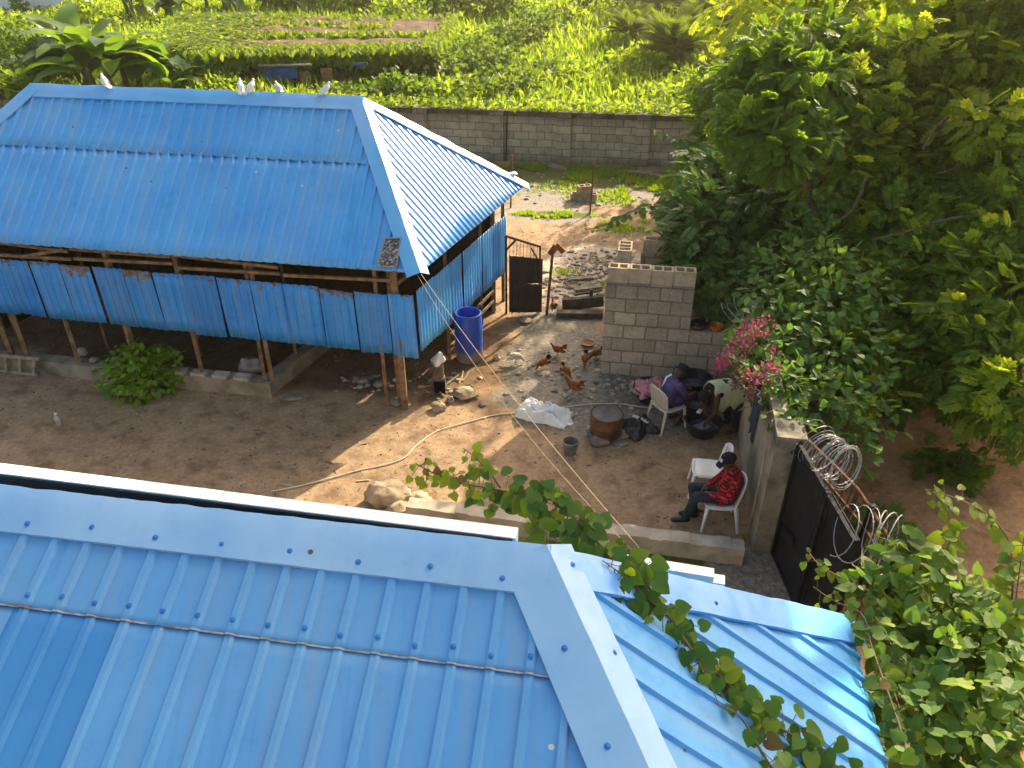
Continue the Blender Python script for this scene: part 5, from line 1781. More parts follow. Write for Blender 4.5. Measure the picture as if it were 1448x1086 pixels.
# ropes and hose
M_ROPE = mat('straw coloured rope', (.40, .31, .19), (.25, .19, .11), 40, .85)
ra = Cc + UP * .0 + nH * .02
rb = U(914, 786, 2.30)
for k, (o_, sag, lab) in enumerate(((V3(0, 0, 0), .10, 'taut straw coloured guy rope from the barn corner to the near roof'), (V3(-.05, .02, -.02), .24, 'slack second strand of rope hanging under the guy rope'))):
    pts = [lerp(ra + o_, rb + o_ * 1.2, t) - UP * sag * 4 * t * (1 - t) for t in np.linspace(0, 1, 30)]
    o = MB().tube(pts, .0042 if k == 0 else .003, 6).build('guy_rope', M_ROPE, loc=rb, smooth=True)
    tag(o, lab, 'rope')
M_HOSE = mat('pale hose', (.62, .56, .46), (.48, .42, .33), 12, .6)
hp = [G(*q) + UP * .014 for q in ((384, 696), (430, 687), (500, 668), (565, 652), (590, 630), (620, 610), (665, 597), (700, 588), (738, 584), (790, 578), (832, 573), (875, 572), (920, 577), (965, 566))]
tag(MB().tube(spline(hp, 110), .0085, 8).build('water_hose', M_HOSE, loc=hp[0], smooth=True), 'pale hose snaking across the yard from the barn side to the washing place', 'hose')

# makeshift gate, rusty pole, planks
pl, pr = G(716, 443), G(762, 441)
mg = thing('makeshift_gate', 'makeshift gate of an iron frame and dark sheet beside the barn', 'gate', pl)
gd2 = unit(pr - pl)
w2 = np.linalg.norm((pr - pl)[:2])
TL, TR = 1.52, 1.30
MB().beam(pl, pl + UP * TL, .04, .04).build('gate_post', M_BLACK, mg)
MB().beam(pr, pr + UP * TR, .035, .035).build('gate_post', M_RUST, mg)
MB().beam(pl + UP * (TL - .02), pr + UP * (TR - .02), .035, .04).build('top_rail', M_RUST, mg)
MB().beam(pl + UP * (TL - .28), pl + gd2 * .18 + UP * (TL - .09), .03, .03).build('corner_brace', M_BLACK, mg)
MB().beam(pr + UP * (TR - .32), pr - gd2 * .16 + UP * (TR - .04), .025, .03).build('corner_brace', M_RUST, mg)
for k in range(9):
    q = lerp(pl, pr, (k + 1) / 10)
    zt = TL + (TR - TL) * (k + 1) / 10 - .04
    MB().tube([q + UP * .9, q + V3(.01, 0, 0) + UP * zt], .004, 5).build('wire', M_RUST, mg)
M_DSHEET = mat('dark weathered sheet', (.040, .032, .026), (.018, .015, .012), 4, .7, .3, bump=.3, dirt=(.10, .05, .03), dscale=5, dlo=.6, dhi=.75)
for z0, z1, o_ in ((.62, 1.16, -.03), (.05, .66, -.05)):
    a, b = pl + gd2 * .05 + V3(0, o_, 0), pr + gd2 * .05 + V3(0, o_, 0)
    mb = MB(); corrugated(mb, [a + UP * z1, b + UP * (z1 - .1), b + UP * (z0 - .03), a + UP * z0], -UP, .12, PROF_S, 5, wob=.03, seed=z0 * 7)
    mb.build('dark_sheet', M_DSHEET, mg, smooth=True, angle=25, solid=.002)
p = G(773, 445)
rp = thing('rusty_pole', 'leaning rusty pole with a bent bracket for a head', 'pole', p)
top = p + V3(.08, .02, 1.24)
MB().tube([p, lerp(p, top, .5), top], [.028, .026, .024], 10).build('pole', M_RUST, rp, smooth=True)
M_RUSTO = mat('orange rust', (.26, .10, .045), (.12, .05, .025), 12, .85, .2, bump=.4)
mb = MB(); mb.beam(top - UP * .02 + V3(-.05, 0, -.05), top + V3(.06, 0, .10), .10, .06, up=V3(0, 1, 0)); mb.beam(top + V3(.05, 0, .11), top + V3(.19, -.02, -.02), .09, .035, up=V3(0, 1, 0))
mb.build('bracket', M_RUSTO, rp)
M_PLANK = mat('grey rotten plank', (.10, .085, .065), (.035, .03, .022), 7, .9, .15, bump=.5)
for i, (a, b, w, h, lab) in enumerate(((G(795, 437) + UP * .10, G(852, 436) + UP * .16, .10, .20, 'broad dark plank lying on edge across the gap beside the block wall'),
                                  (G(787, 447) + UP * .05, G(852, 449) + UP * .06, .14, .10, 'mossy log lying in front of the broad dark plank'),
                                  (G(812, 431) + UP * .2, G(850, 418) + UP * .12, .04, .03, 'thin branch leaning over the broad dark plank'),
                                  (G(834, 434) + UP * .02, G(835, 434) + V3(0, 0, .36), .06, .05, 'short upright stake among the dark planks'),
                                  (G(812, 412) + UP * .04, G(850, 408) + UP * .05, .16, .05, 'pale flat plank on the rubble behind the dark planks'),
                                  (G(803, 398) + UP * .05, G(838, 395) + UP * .04, .12, .04, 'grey board on the pale rubble heap'))):
    o = MB().beam(a, b, w, h).build('plank' if i != 1 else 'log', M_PLANK if i < 4 else M_STONEG, loc=a)
    tag(o, lab, 'plank' if i != 1 else 'log', 'old timber in the gap')
# thin posts out back
for px, py, py2, lab in ((834, 303, 231, 'thin iron post standing beside the block pile in the back yard'), (722, 294, 220, 'thin post half hidden behind the eave of the barn'),
                         (955, 291, 244, 'short thin post by the shrubs in the back yard')):
    p = G(px, py)
    lo = 0
    q = p.copy()
    for h in np.linspace(.2, 3, 120):
        w_ = p + UP * h - EYEV
        zc = w_[1] * CT - w_[2] * ST
        if 543 - F_PX * (w_[1] * ST + w_[2] * CT) / zc < py2:
            break
    tag(MB().tube([p - UP * .05, p + V3(.02, 0, h * .5), p + V3(.035, .02, h)], [.022, .02, .018], 8).build('fence_post', M_RUST, loc=p, smooth=True), lab, 'post', 'thin posts of the back yard')
# block pile
p0 = G(826, 283)
for i, (o_, r_, lab) in enumerate(((V3(-.16, 0, .0), .1, 'concrete block at the side of the small pile in the back yard'), (V3(.14, -.03, .0), -.2, 'concrete block nearest the thin iron post'), (V3(.0, 0, .19), .3, 'concrete block lying on top of the small pile'))):
    p = p0 + o_
    ax = (V3(math.cos(r_), math.sin(r_), 0), V3(-math.sin(r_), math.cos(r_), 0), UP)
    mb = MB(); hollow_block(mb, -.18, -.1, 0, .36, .2, .19, 2, ax=ax, org=p)
    tag(mb.build('concrete_block', M_STONE, loc=p), lab, 'block', 'blocks of the small pile')
# rocks
def rock(px, py, s, lab, m=M_STONE, seed=0, grp=None, name='rock', dz=.5):
    p = G(px, py)
    o = MB().rock(p + UP * s[2] * dz, s, seed, 9, rough=.45).build(name, m, loc=p, smooth=True, angle=40)
    tag(o, lab, 'rock', grp)
RG = 'stones lying under the barn corner'
rock(657, 560, (.20, .15, .09), 'large flat pale stone in front of the firewood', M_STONE, 4, RG)
rock(620, 578, (.11, .09, .08), 'pale wedge shaped stone in the sun by the barn corner post', M_STONE, 7, RG)
rock(637, 568, (.06, .06, .06), 'small grey stone between the two pale stones', M_STONEG, 9, RG)
rock(560, 571, (.12, .08, .07), 'grey stone against the foot of the barn corner posts', M_STONEG, 2, RG)
rock(683, 573, (.06, .05, .03), 'flat pebble lying alone in the sun', M_STONEG, 5, RG)
rock(512, 541, (.10, .08, .06), 'dark stone in the shade under the skirt of the barn', M_STONEG, 6, RG)
rock(535, 545, (.08, .07, .05), 'smaller dark stone in the shade under the skirt of the barn', M_STONEG, 16, RG)
rock(702, 508, (.06, .055, .05), 'round pale stone between the drum and the white hen', M_STONE, 12, RG)
rock(412, 563, (.17, .11, .03), 'flat stone slab beside the corner of the barn plinth', M_STONEG, 3, None, 'stone_slab')
rock(743, 455, (.12, .08, .05), 'pale stone in front of the makeshift gate', M_STONE, 13)
KG = 'broken stones at the end of the kerb'
for i, (px, py, s, lab) in enumerate(((548, 706, (.30, .20, .14), 'big cracked slab of pale rock at the end of the kerb'), (590, 712, (.20, .14, .09), 'pale broken stone against the end of the kerb'),
                                   (566, 722, (.18, .13, .08), 'low pale stone at the foot of the big cracked slab'), (610, 722, (.18, .10, .06), 'grey broken stone at the near side of the kerb'), (575, 694, (.07, .06, .05), 'small stone behind the end of the kerb'))):
    rock(px, py, s, lab, M_STONE if i < 3 else M_STONEG, 20 + i, KG)
# stove of sheet tin with a bag, sticks
p = G(621, 552)
stv = thing('clay_stove', 'small blackened tin stove beside the barn corner', 'stove', p)
MB().lathe([(.105, 0), (.11, .02), (.105, .25), (.09, .27), (.088, .50), (.092, .51), (.085, .512)], p, 20, jitter=.03).build('stove_body', mat('smoked clay', (.20, .155, .115), (.08, .06, .045), 7, .9, .2, bump=.4), stv, smooth=True)
mb = MB(); mb.box(p + V3(.02, -.085, .13), (.17, .07, .20)); mb.build('fire_mouth', mat('mouth shade', (.006, .005, .005), None, 6, .95, .1), stv)  # solid black box; the dark inside of the mouth is painted
pb = p + UP * .50
o = MB().lathe([(.085, -.02), (.105, .02), (.085, .07), (.05, .13), (.035, .17), (.012, .20)], pb, 14, jitter=.55, ax=(V3(1, 0, 0), V3(0, 1, 0), unit(V3(.25, -.1, 1)))).build('plastic_bag', M_PLASTIC, loc=pb, smooth=True, angle=50)
tag(o, 'crumpled white bag stuffed on top of the tin stove', 'bag')
rs = np.random.default_rng(8)
for k in range(16):
    c = G(615 + rs.uniform(-28, 45), 545 + rs.uniform(-14, 14))
    a = rs.uniform(0, math.pi)
    L = rs.uniform(.15, .35)
    d = V3(math.cos(a), math.sin(a), 0) * L
    o = MB().tube([c - d * .5 + UP * .015, c + V3(.01, .02, .03), c + d * .5 + UP * rs.uniform(.015, .08)], rs.uniform(.008, .017), 6).build('firewood_stick', M_ROPE if k % 2 else M_WOOD, loc=c, smooth=True)
    tag(o, 'dry stick in the scatter of firewood round the tin stove', 'stick', 'scatter of firewood sticks')
# sacks and stones on the plinth, ladder, bottle
q = W0 + E1 * front_u(333, 523)[0] + E2 * .45
M_GSACK = mat('grey woven sack', (.33, .30, .26), (.19, .17, .145), 8, .85, .2, bump=.4)
o = MB().rock(q + UP * .17, (.20, .17, .17), 41, 12, rough=.4).build('feed_sack', M_GSACK, loc=q, smooth=True, angle=50); tag(o, 'slumped grey sack inside the barn just behind the plinth', 'sack')
q = W0 + E1 * front_u(97, 496)[0] + E2 * .25
o = MB().rock(q + UP * .30, (.09, .08, .07), 44, 9, rough=.25).build('rock', M_CONCL, loc=q, smooth=True); tag(o, 'rounded pale stone on the barn plinth beside a leaning post', 'rock')
q = W0 + E1 * front_u(128, 505)[0] + E2 * .05
o = MB().rock(q + UP * .31, (.07, .06, .04), 45, 9, rough=.4).build('rock', M_STONEG, loc=q, smooth=True); tag(o, 'flat stone on the barn plinth left of the shrub', 'rock')
la = thing('wooden_ladder', 'short wooden ladder leaning on the barn plinth', 'ladder', G(30, 520))
M_LAD = mat('silvered timber', (.34, .29, .24), (.19, .16, .13), 9, .85, .2, bump=.4)
a0, a1 = G(-30, 522) + UP * .03 , G(54, 532) + UP * .03
b0, b1 = W0 + E1 * front_u(-30, 490)[0] + FN * .14, W0 + E1 * front_u(58, 490)[0] + FN * .12
b0[2] = b1[2] = .34
MB().beam(a0, a1, .04, .05).build('stile', M_LAD, la); MB().beam(b0, b1, .04, .05).build('stile', M_LAD, la)
for k in range(5):
    t_ = .06 + .22 * k
    MB().beam(lerp(a0, a1, t_) + FN * .01, lerp(b0, b1, t_) + FN * .01, .035, .05).build('rung', M_LAD, la)
p = G(84, 600)
bt = thing('plastic_bottle', 'clear plastic bottle standing on the bare yard', 'bottle', p)
M_BOT = mat('cloudy plastic', (.42, .41, .40), (.30, .29, .28), 12, .25, .5)
MB().lathe([(.04, 0), (.045, .01), (.044, .07), (.047, .08), (.044, .12), (.018, .16), (.018, .18)], p, 18).build('bottle_body', M_BOT, bt, smooth=True)
MB().lathe([(.019, .176), (.019, .20), (.001, .201)], p, 14).build('bottle_cap', M_WHITE, bt, smooth=True)

# razor wire
M_RAZOR = mat('bright razor wire', (.40, .41, .43), (.22, .22, .24), 30, .5, .4, .3)
def coil(name, label, path, r, turns, seed, tw=.0030, squash=1.0):
    path = spline(path, 40)
    n = int(turns * 22)
    rr_ = np.random.default_rng(seed)
    ph0 = rr_.uniform(0, 6)
    pts, bar = [], []
    wob = [rr_.uniform(-.25, .25) for _ in range(int(turns) + 3)]
    for i in range(n + 1):
        t = i / n
        f = t * (len(path) - 1); k = min(int(f), len(path) - 2)
        c = lerp(path[k], path[k + 1], f - k)
        d = unit(path[min(k + 2, len(path) - 1)] - path[max(k - 1, 0)])
        x = unit(np.cross(d, UP)); y = np.cross(x, d)
        a = ph0 + t * turns * 2 * math.pi
        w = wob[int(t * turns)] * (1 - (t * turns) % 1) + wob[int(t * turns) + 1] * ((t * turns) % 1)
        q = r * (1 + w * .6)
        pts.append(c + x * q * math.cos(a) + y * q * math.sin(a) * squash + d * w * r * .9)
    mb = MB().tube(pts, tw, 5)
    for i in range(0, n, 3):
        d = unit(pts[min(i + 1, n)] - pts[i]); s_ = unit(np.cross(d, rr_.normal(size=3)))
        mb.add([pts[i] - d * .018, pts[i] + d * .018, pts[i] + s_ * .013, pts[i] - s_ * .013], [(0, 2, 1), (0, 1, 3)])
    o = mb.build(name, M_RAZOR, loc=path[0], smooth=True)
    tag(o, label, 'razor wire', 'coils of razor wire')
    return o
coil('razor_wire_coil', 'loose coil of razor wire on top of the gate next to the pillar', [R(1140, 615, 8.2), R(1165, 640, 8.0), R(1180, 650, 7.8)], .22, 7, 3)
coil('razor_wire_coil', 'tight bright bunch of razor wire hanging outside the gate', [R(1168, 640, 7.6), R(1185, 655, 7.5), R(1200, 662, 7.4)], .20, 11, 5)
coil('razor_wire_coil', 'sagging loops of razor wire behind the rusty grille', [R(1190, 750, 7.0), R(1225, 760, 7.0), R(1255, 770, 6.9)], .26, 5.5, 9, .005)
coil('razor_wire_coil', 'razor wire tangle at the end of the low block wall', [R(1035, 455, 11.0), R(1055, 440, 10.9), R(1072, 445, 10.8)], .26, 7, 12)
# garment over the wall
q = U(1074, 572, 1.72)
M_NAVY = mat('navy cloth', (.018, .03, .05), (.010, .017, .028), 6, .85)
pts = [[q + cwu * (v * .16) + (-cwn) * (.02 + .02 * math.sin(v * 7) + .01 * u) + UP * (.10 - .48 * u - .05 * math.sin(v * 5) * u) for v in np.linspace(-1, 1, 14)] for u in np.linspace(0, 1, 12)]
tag(MB().grid(pts).build('hanging_garment', M_NAVY, loc=q, smooth=True, angle=180, solid=.008), 'navy garment hanging over the compound wall under the pink flowers', 'garment')
# ------------------------------------------------------------------ greenery
L_GRASS = leafmat('field grass', [(0, (.075, .165, .014)), (.5, (.135, .235, .016)), (.85, (.21, .27, .022)), (1, (.32, .25, .08))], (.36, .50, .02), .5)
L_BUSH = leafmat('field bush leaf', [(0, (.030, .075, .010)), (.6, (.06, .12, .012)), (1, (.12, .18, .016))], (.20, .32, .02), .4)
L_BUSHY = leafmat('yellow green bush leaf', [(0, (.065, .14, .012)), (.6, (.13, .21, .016)), (1, (.24, .28, .02))], (.34, .46, .02), .46)
L_BUSHD = leafmat('dark bush leaf', [(0, (.028, .070, .014)), (.7, (.055, .11, .018)), (1, (.10, .15, .018))], (.18, .30, .02), .35)
L_TREE = leafmat('feathery tree leaf', [(0, (.032, .085, .017)), (.5, (.074, .158, .021)), (.80, (.155, .25, .022)), (1, (.29, .35, .018))], (.40, .54, .02), .48)
L_TREEY = leafmat('young yellow leaf', [(0, (.13, .22, .014)), (.6, (.23, .31, .016)), (1, (.32, .36, .02))], (.50, .56, .02), .52)
L_SHRUB = leafmat('grey green leaf', [(0, (.028, .078, .028)), (.6, (.055, .12, .042)), (1, (.11, .18, .036))], (.12, .25, .04), .3)
L_CREEP = leafmat('round creeper leaf', [(0, (.028, .085, .020)), (.55, (.058, .14, .030)), (.9, (.10, .19, .028)), (1, (.16, .22, .02))], (.16, .32, .03), .34)
L_VINE = leafmat('heart shaped vine leaf', [(0, (.026, .085, .016)), (.5, (.050, .13, .020)), (.85, (.09, .18, .022)), (1, (.19, .26, .02))], (.17, .30, .025), .3, .5, .22)
L_VINEY = leafmat('young vine leaf', [(0, (.07, .14, .014)), (.6, (.13, .21, .018)), (1, (.24, .28, .02))], (.36, .46, .02), .45, .5, .22)
L_VINEB = leafmat('bush vine leaf', [(0, (.036, .095, .024)), (.5, (.070, .150, .036)), (.85, (.12, .21, .034)), (1, (.21, .28, .02))], (.2, .36, .03), .34, .55, .18)
L_BAN = leafmat('banana leaf', [(0, (.035, .085, .016)), (.6, (.06, .125, .02)), (1, (.12, .19, .02))], (.22, .38, .02), .4, .38, .5)
L_PALM = leafmat('palm frond', [(0, (.025, .060, .012)), (.6, (.05, .095, .016)), (1, (.11, .15, .02))], (.22, .30, .02), .35)
L_PINK = leafmat('magenta bract', [(0, (.30, .008, .12)), (.6, (.44, .014, .20)), (1, (.48, .03, .12))], (.5, .02, .24), .35)
L_DEAD = leafmat('dry brown leaf', [(0, (.10, .055, .02)), (1, (.22, .13, .05))], (.2, .1, .03), .2)
L_ORCH = leafmat('shrub leaf', [(0, (.085, .18, .014)), (.5, (.14, .27, .016)), (1, (.23, .35, .02))], (.26, .44, .02), .36, .38, .5)

def fld(px, py):
    """point on the far field under the line of sight"""
    r = sight(px, py)
    t = 12.0
    for _ in range(400):
        p = EYEV + r * t
        if p[2] < float(ground_z(p[0], p[1])):
            break
        t += .15
    p[2] = float(ground_z(p[0], p[1]))
    return p

# ---- field grass: one sheet of countless blades
rg = np.random.default_rng(5)
def blades(n, a0, a1, d0, d1, hh, mb, per=9, spread=.22, w=.045, pw=1.0):
    a = rg.uniform(a0, a1, n); d = d0 + (d1 - d0) * rg.random(n) ** pw
    keep = np.abs((a - 2.5)) < (14 + d * .95)
    x = WB0[0] + a * WU[0] + d * WV[0]; y = WB0[1] + a * WU[1] + d * WV[1]
    den = fbm(x, y, .22, 51, 4)
    keep &= (den > .36) | (rg.random(n) < .35)
    x, y, d, den = x[keep], y[keep], d[keep], den[keep]
    m = len(x)
    X = np.repeat(x, per) + rg.normal(size=m * per) * spread; Y = np.repeat(y, per) + rg.normal(size=m * per) * spread
    Z = ground_z(X, Y) - .03
    ok = ((X - WB0[0]) * WV[0] + (Y - WB0[1]) * WV[1]) > .14
    P = np.stack([X, Y, Z], 1)[ok]
    k = len(P)
    D = np.stack([rg.normal(size=k) * .45, rg.normal(size=k) * .45, np.ones(k)], 1)
    N = rg.normal(size=(k, 3)) * [1, 1, .3]
    S = hh * rg.uniform(.5, 1.4, k) * (.6 + 1.1 * np.repeat(den, per)[ok])
    strew(mb, P, D, N, S, tpl_blade(w / hh), 0)
mb = MB()
blades(3600, -22, 20, .15, 12, .36, mb, 10, .25, .035)
blades(5200, -34, 32, 8, 34, .46, mb, 9, .38, .05)
blades(3600, -50, 50, 28, 75, .6, mb, 8, .6, .09)
fg = kind(mb.build('field_grass', L_GRASS), 'stuff')

# broad leaved weeds through the grass
mb = MB()
n = 5200
a = rg.uniform(-34, 30, n); d = .2 + 42 * rg.random(n) ** 1.3
x = WB0[0] + a * WU[0] + d * WV[0]; y = WB0[1] + a * WU[1] + d * WV[1]
kk = fbm(x, y, .16, 88, 3) > .47
x, y = x[kk], y[kk]
per = 12
X = np.repeat(x, per) + rg.normal(size=len(x) * per) * .28; Y = np.repeat(y, per) + rg.normal(size=len(x) * per) * .28
ok = ((X - WB0[0]) * WV[0] + (Y - WB0[1]) * WV[1]) > .15
X, Y = X[ok], Y[ok]
P = np.stack([X, Y, ground_z(X, Y) + rg.uniform(.02, .45, len(X))], 1)
strew(mb, P, rdir(len(P)) + [0, 0, .25], rdir(len(P)) * .6 + [0, 0, .8], rg.uniform(.12, .24, len(P)), OV)
kind(mb.build('ground_cover', L_BUSHY), 'stuff')

# ---- bushes in the field
GB = 'rounded bushes scattered over the green field'
def bush(p, r, h, m, lab, cat='bush', grp=GB, size=.20, n=260, tpl=OV, name='bush', stem=True, rngs=None, lobes=6, up=.5):
    rngs = rngs or RNG
    t = thing(name, lab, cat, p, grp)
    cl = []
    for k in range(lobes):
        a = rngs.uniform(0, 6.28); q = r * .55 * math.sqrt(rngs.random())
        cl.append((np.array(p) + V3(math.cos(a) * q, math.sin(a) * q, h * rngs.uniform(.35, .75)), (r * .55, r * .55, h * .34)))
    cl.append((np.array(p) + V3(0, 0, h * .4), (r * .8, r * .8, h * .42)))
    mb = MB(); crown(mb, cl, n, size, tpl, .15, .6, up, rng=rngs)
    mb.build('foliage', m, t)
    if stem:
        mb = MB()
        for k in range(4):
            mb.tube(wiggle(p, cl[k][0], 5, .15, rngs), [.035, .03, .025, .02, .012], 5)
        mb.build('stem', M_BARK, t, smooth=True)
    return t
spots = [  # px, py, radius, height, kind
    (640, 150, 1.0, .9, 1), (690, 150, 1.1, 1.0, 0), (735, 138, .9, .9, 0), (620, 120, 1.1, 1.2, 0), (675, 112, 1.2, 1.2, 2), (720, 105, 1.0, 1.1, 0), (655, 88, 1.2, 1.2, 0), (705, 78, 1.2, 1.3, 2),
    (750, 70, 1.2, 1.6, 2), (600, 150, 1.0, .7, 0), (570, 145, 1.0, .9, 0), (780, 110, .9, .7, 0), (810, 120, .8, .6, 1), (765, 158, .7, .5, 1), (830, 160, .6, .4, 1), (855, 105, .8, .5, 0),
    (930, 112, .9, .55, 0), (885, 95, .8, .6, 1), (985, 128, .9, .6, 1), (1000, 105, 1.1, .9, 1), (980, 150, .7, .5, 0), (900, 140, .6, .4, 1), (1010, 160, .8, .7, 0),
    (560, 40, 1.5, 1.5, 1), (600, 30, 1.5, 1.7, 0), (640, 25, 1.6, 2.0, 2), (690, 25, 1.5, 1.8, 2), (735, 25, 1.3, 1.2, 1), (790, 35, 1.3, 1.0, 1), (520, 22, 1.6, 1.6, 0), (480, 18, 1.8, 2.0, 1), (440, 16, 1.8, 1.6, 0),
    (400, 14, 1.8, 2.2, 1), (570, 8, 2.2, 2.6, 2), (660, 4, 2.2, 2.6, 2), (720, 8, 2, 1.8, 0), (840, 18, 1.2, 2.0, 2), (870, 28, 1.2, 1.2, 1), (980, 30, 1.4, 1.2, 0), (1030, 40, 1.5, 1.6, 1), (1060, 20, 1.8, 1.8, 0),
    (910, 14, 1.8, 1.4, 1), (780, 6, 2, 1.4, 1), (1100, 30, 1.8, 2.4, 1), (1000, 8, 2.2, 1.8, 1)]
rb_ = np.random.default_rng(77)
for px, py, r, h, kd_ in spots:
    m = (L_BUSH, L_BUSHY, L_BUSHD)[kd_]
    p = fld(px, py)
    bush(p, r, h, m, ('mid green rounded bush growing in the field beyond the boundary wall', 'bright yellow green bush growing in the field beyond the boundary wall', 'dark green bush growing in the field beyond the boundary wall')[kd_],
         grp=('mid green field bushes', 'yellow green field bushes', 'dark field bushes')[kd_], size=.19 if py > 60 else .26, n=170 if py > 60 else 110, rngs=rb_)
# weeds hanging on the top of the boundary wall
mb = MB()
n = 1500
a = rg.uniform(-6, 12, n); cl_ = fbm(a, a * 0, .9, 4, 3)
a = a[cl_ > .45]
X = WB0[0] + a * WU[0] + WV[0] * rg.uniform(-.02, .45, len(a)); Y = WB0[1] + a * WU[1] + WV[1] * rg.uniform(-.02, .45, len(a))
P = np.stack([X, Y, 1.38 + rg.uniform(-.05, .28, len(a))], 1)
strew(mb, P, rdir(len(P)) + [0, -.3, -.1], rdir(len(P)) * .5 + [0, -.2, .8], rg.uniform(.10, .2, len(P)), OV)
kind(mb.build('wall_top_weeds', L_BUSHY), 'stuff')

# ---- bananas
def banana(px, py, h, n, lab, L=1.5, seed=0, name='banana_plant', spreadz=.5, grp=None):
    rs_ = np.random.default_rng(seed)
    p = fld(px, py)
    t = thing(name, lab, 'banana plant', p, grp)
    for k in range(4):
        b = p + V3(rs_.normal() * .5, rs_.normal() * .35, 0)
        top = b + V3(rs_.normal() * .15, rs_.normal() * .15, h * rs_.uniform(.22, .42))
        MB().tube([b, lerp(b, top, .5), top], [.13, .10, .06], 9).build('stem', mat('banana stem', (.14, .16, .05), (.07, .07, .03), 6, .7), t, smooth=True)
        D, N, S, P = [], [], [], []
        for j in range(n):
            a = rs_.uniform(0, 6.28); el = rs_.uniform(.1, 1.35)
            D.append((math.cos(a) * math.cos(el), math.sin(a) * math.cos(el), math.sin(el))); N.append((-math.cos(a) * .6, -math.sin(a) * .6, 1)); S.append(L * rs_.uniform(.6, 1.15)); P.append(top - V3(0, 0, rs_.uniform(0, .25)))
        mb = MB(); strew(mb, P, D, N, S, BA); mb.build('leaves', L_BAN, t, smooth=True, angle=40)
GBN = 'banana plants left of the shed'
banana(170, 136, 2.9, 9, 'big dark banana plant right behind the barn ridge', 2.3, 1)
banana(118, 118, 2.6, 8, 'banana plant leaning left of the big dark one', 2.0, 2)
banana(215, 130, 2.2, 7, 'low banana plant right of the big dark one', 1.8, 3)
banana(40, 128, 1.3, 4, 'small yellowing banana plant at the left edge of the photo', 1.0, 4)
banana(255, 30, 2.6, 7, 'tall banana plant farther back above the creeper covered shed', 1.9, 5)
banana(320, 24, 2.6, 7, 'banana plant behind the left end of the brown thatch', 1.8, 6)
banana(190, 26, 2.6, 6, 'banana plant behind the hedge near the pale house', 1.8, 7)
banana(420, 18, 2.2, 5, 'banana plant with upright bright leaves behind the middle of the thatch', 1.6, 8)
# hedge mass on the far left
for px, py, r, h, kd_, lab in ((20, 105, 1.8, 1.6, 2, 'tall shaded hedge bush at the left edge of the field'), (-40, 110, 2.0, 1.8, 0, 'hedge bush outside the left edge of the field'), (60, 84, 1.6, 1.1, 1, 'sunlit top of the hedge between the bananas and the pale house'),
                           (20, 62, 2.0, 1.0, 1, 'yellow green hedge bush in front of the pale house'), (75, 118, 1.0, 1.5, 2, 'dark leafy bush at the foot of the left bananas'), (5, 140, 1.2, 1.0, 1, 'low bright bush beside the left end of the barn roof'), (130, 45, 1.6, 1.3, 1, 'bright bush between the near and far bananas'), (280, 128, .8, .9, 2, 'dark bush right of the near bananas'),
                           (34, 26, .4, 1.3, 1, 'thin young bush standing against the pale house'), (95, 26, 1.0, .5, 1, 'low bush at the right corner of the pale house')):
    bush(fld(px, py), r, h, (L_BUSH, L_BUSHY, L_BUSHD)[kd_], lab, 'bush', None, .22, 190, rngs=rb_)

# ---- palms
def palm(px, py, L, n, lab, seed, h=.5, grp=None):
    rs_ = np.random.default_rng(seed)
    p = fld(px, py)
    t = thing('palm_tree', lab, 'palm', p, grp)
    MB().lathe([(.30, 0), (.34, h * .3), (.28, h * .8), (.15, h)], p, 12, jitter=.1).build('trunk', M_BARK, t, smooth=True)
    D, N, S = [], [], []
    for j in range(n):
        a = j * 2.4 + rs_.uniform(-.2, .2); el = .15 + 1.2 * (j / n)
        D.append((math.cos(a) * math.cos(el), math.sin(a) * math.cos(el), math.sin(el) + .15)); N.append((-math.cos(a) * .5, -math.sin(a) * .5, 1)); S.append(L * rs_.uniform(.8, 1.15))
    mb = MB(); strew(mb, [p + UP * h * .85] * n, D, N, S, FR); mb.build('fronds', L_PALM, t)
palm(953, 97, 1.9, 26, 'squat palm with arching fronds in the bright grass', 1)
palm(892, 66, 1.5, 20, 'small dark palm left of the squat palm', 2)
palm(1010, 62, 2.0, 22, 'palm behind and right of the squat palm', 3, .8)
palm(1055, 50, 2.0, 20, 'palm nearest the tall trees at the top of the field', 4, .8)
palm(925, 30, 2.2, 20, 'palm far back beyond the small dark palm', 5, .8)

# ---- shed under creepers, brown thatch on top
sf0, sf1 = fld(330, 140), fld(600, 140)
sbase = (sf0 + sf1) / 2
shed = thing('overgrown_shed', 'low flat roofed shed with brown thatch and a blue sheet in front', 'shed', sbase)
sz = float(sbase[2]) + 1.05
tl, tr_, br_, bl_ = U(300, 78, sz), U(615, 70, sz), U(640, 28, sz + .15), U(345, 25, sz + .15)
M_THATCH = mat('brown dead thatch', (.15, .108, .072), (.06, .045, .032), 2.2, .95, .1, bump=.8, bscale=16, dirt=(.06, .045, .03), dscale=1.2)
pts = []
for i in range(41):
    row = []
    for j in range(41):
        u, v = i / 40, j / 40
        q = (tl * (1 - u) + tr_ * u) * (1 - v) + (bl_ * (1 - u) + br_ * u) * v
        row.append(q + UP * (.10 * mnoise.noise(Vector((u * 9, v * 7, 1))) + .05 * mnoise.noise(Vector((u * 30, v * 26, 4)))))
    pts.append(row)
MB().grid(pts).build('thatch', M_THATCH, shed, smooth=True, angle=180, solid=.08)
for k in range(10):
    a = lerp(tl, tr_, (k + .3) / 10) + V3(0, .1 + .15 * (k % 2), 0)
    MB().tube([V3(a[0], a[1], a[2] - 1.3), a - UP * .02], .03, 6).build('post', M_WOOD, shed)
dk = lerp(tl, tr_, .5)
MB().beam(tl + V3(0, 1.4, -.55), tr_ + V3(0, 1.4, -.55), .05, 1.1).build('back_boards', M_WOODD, shed)
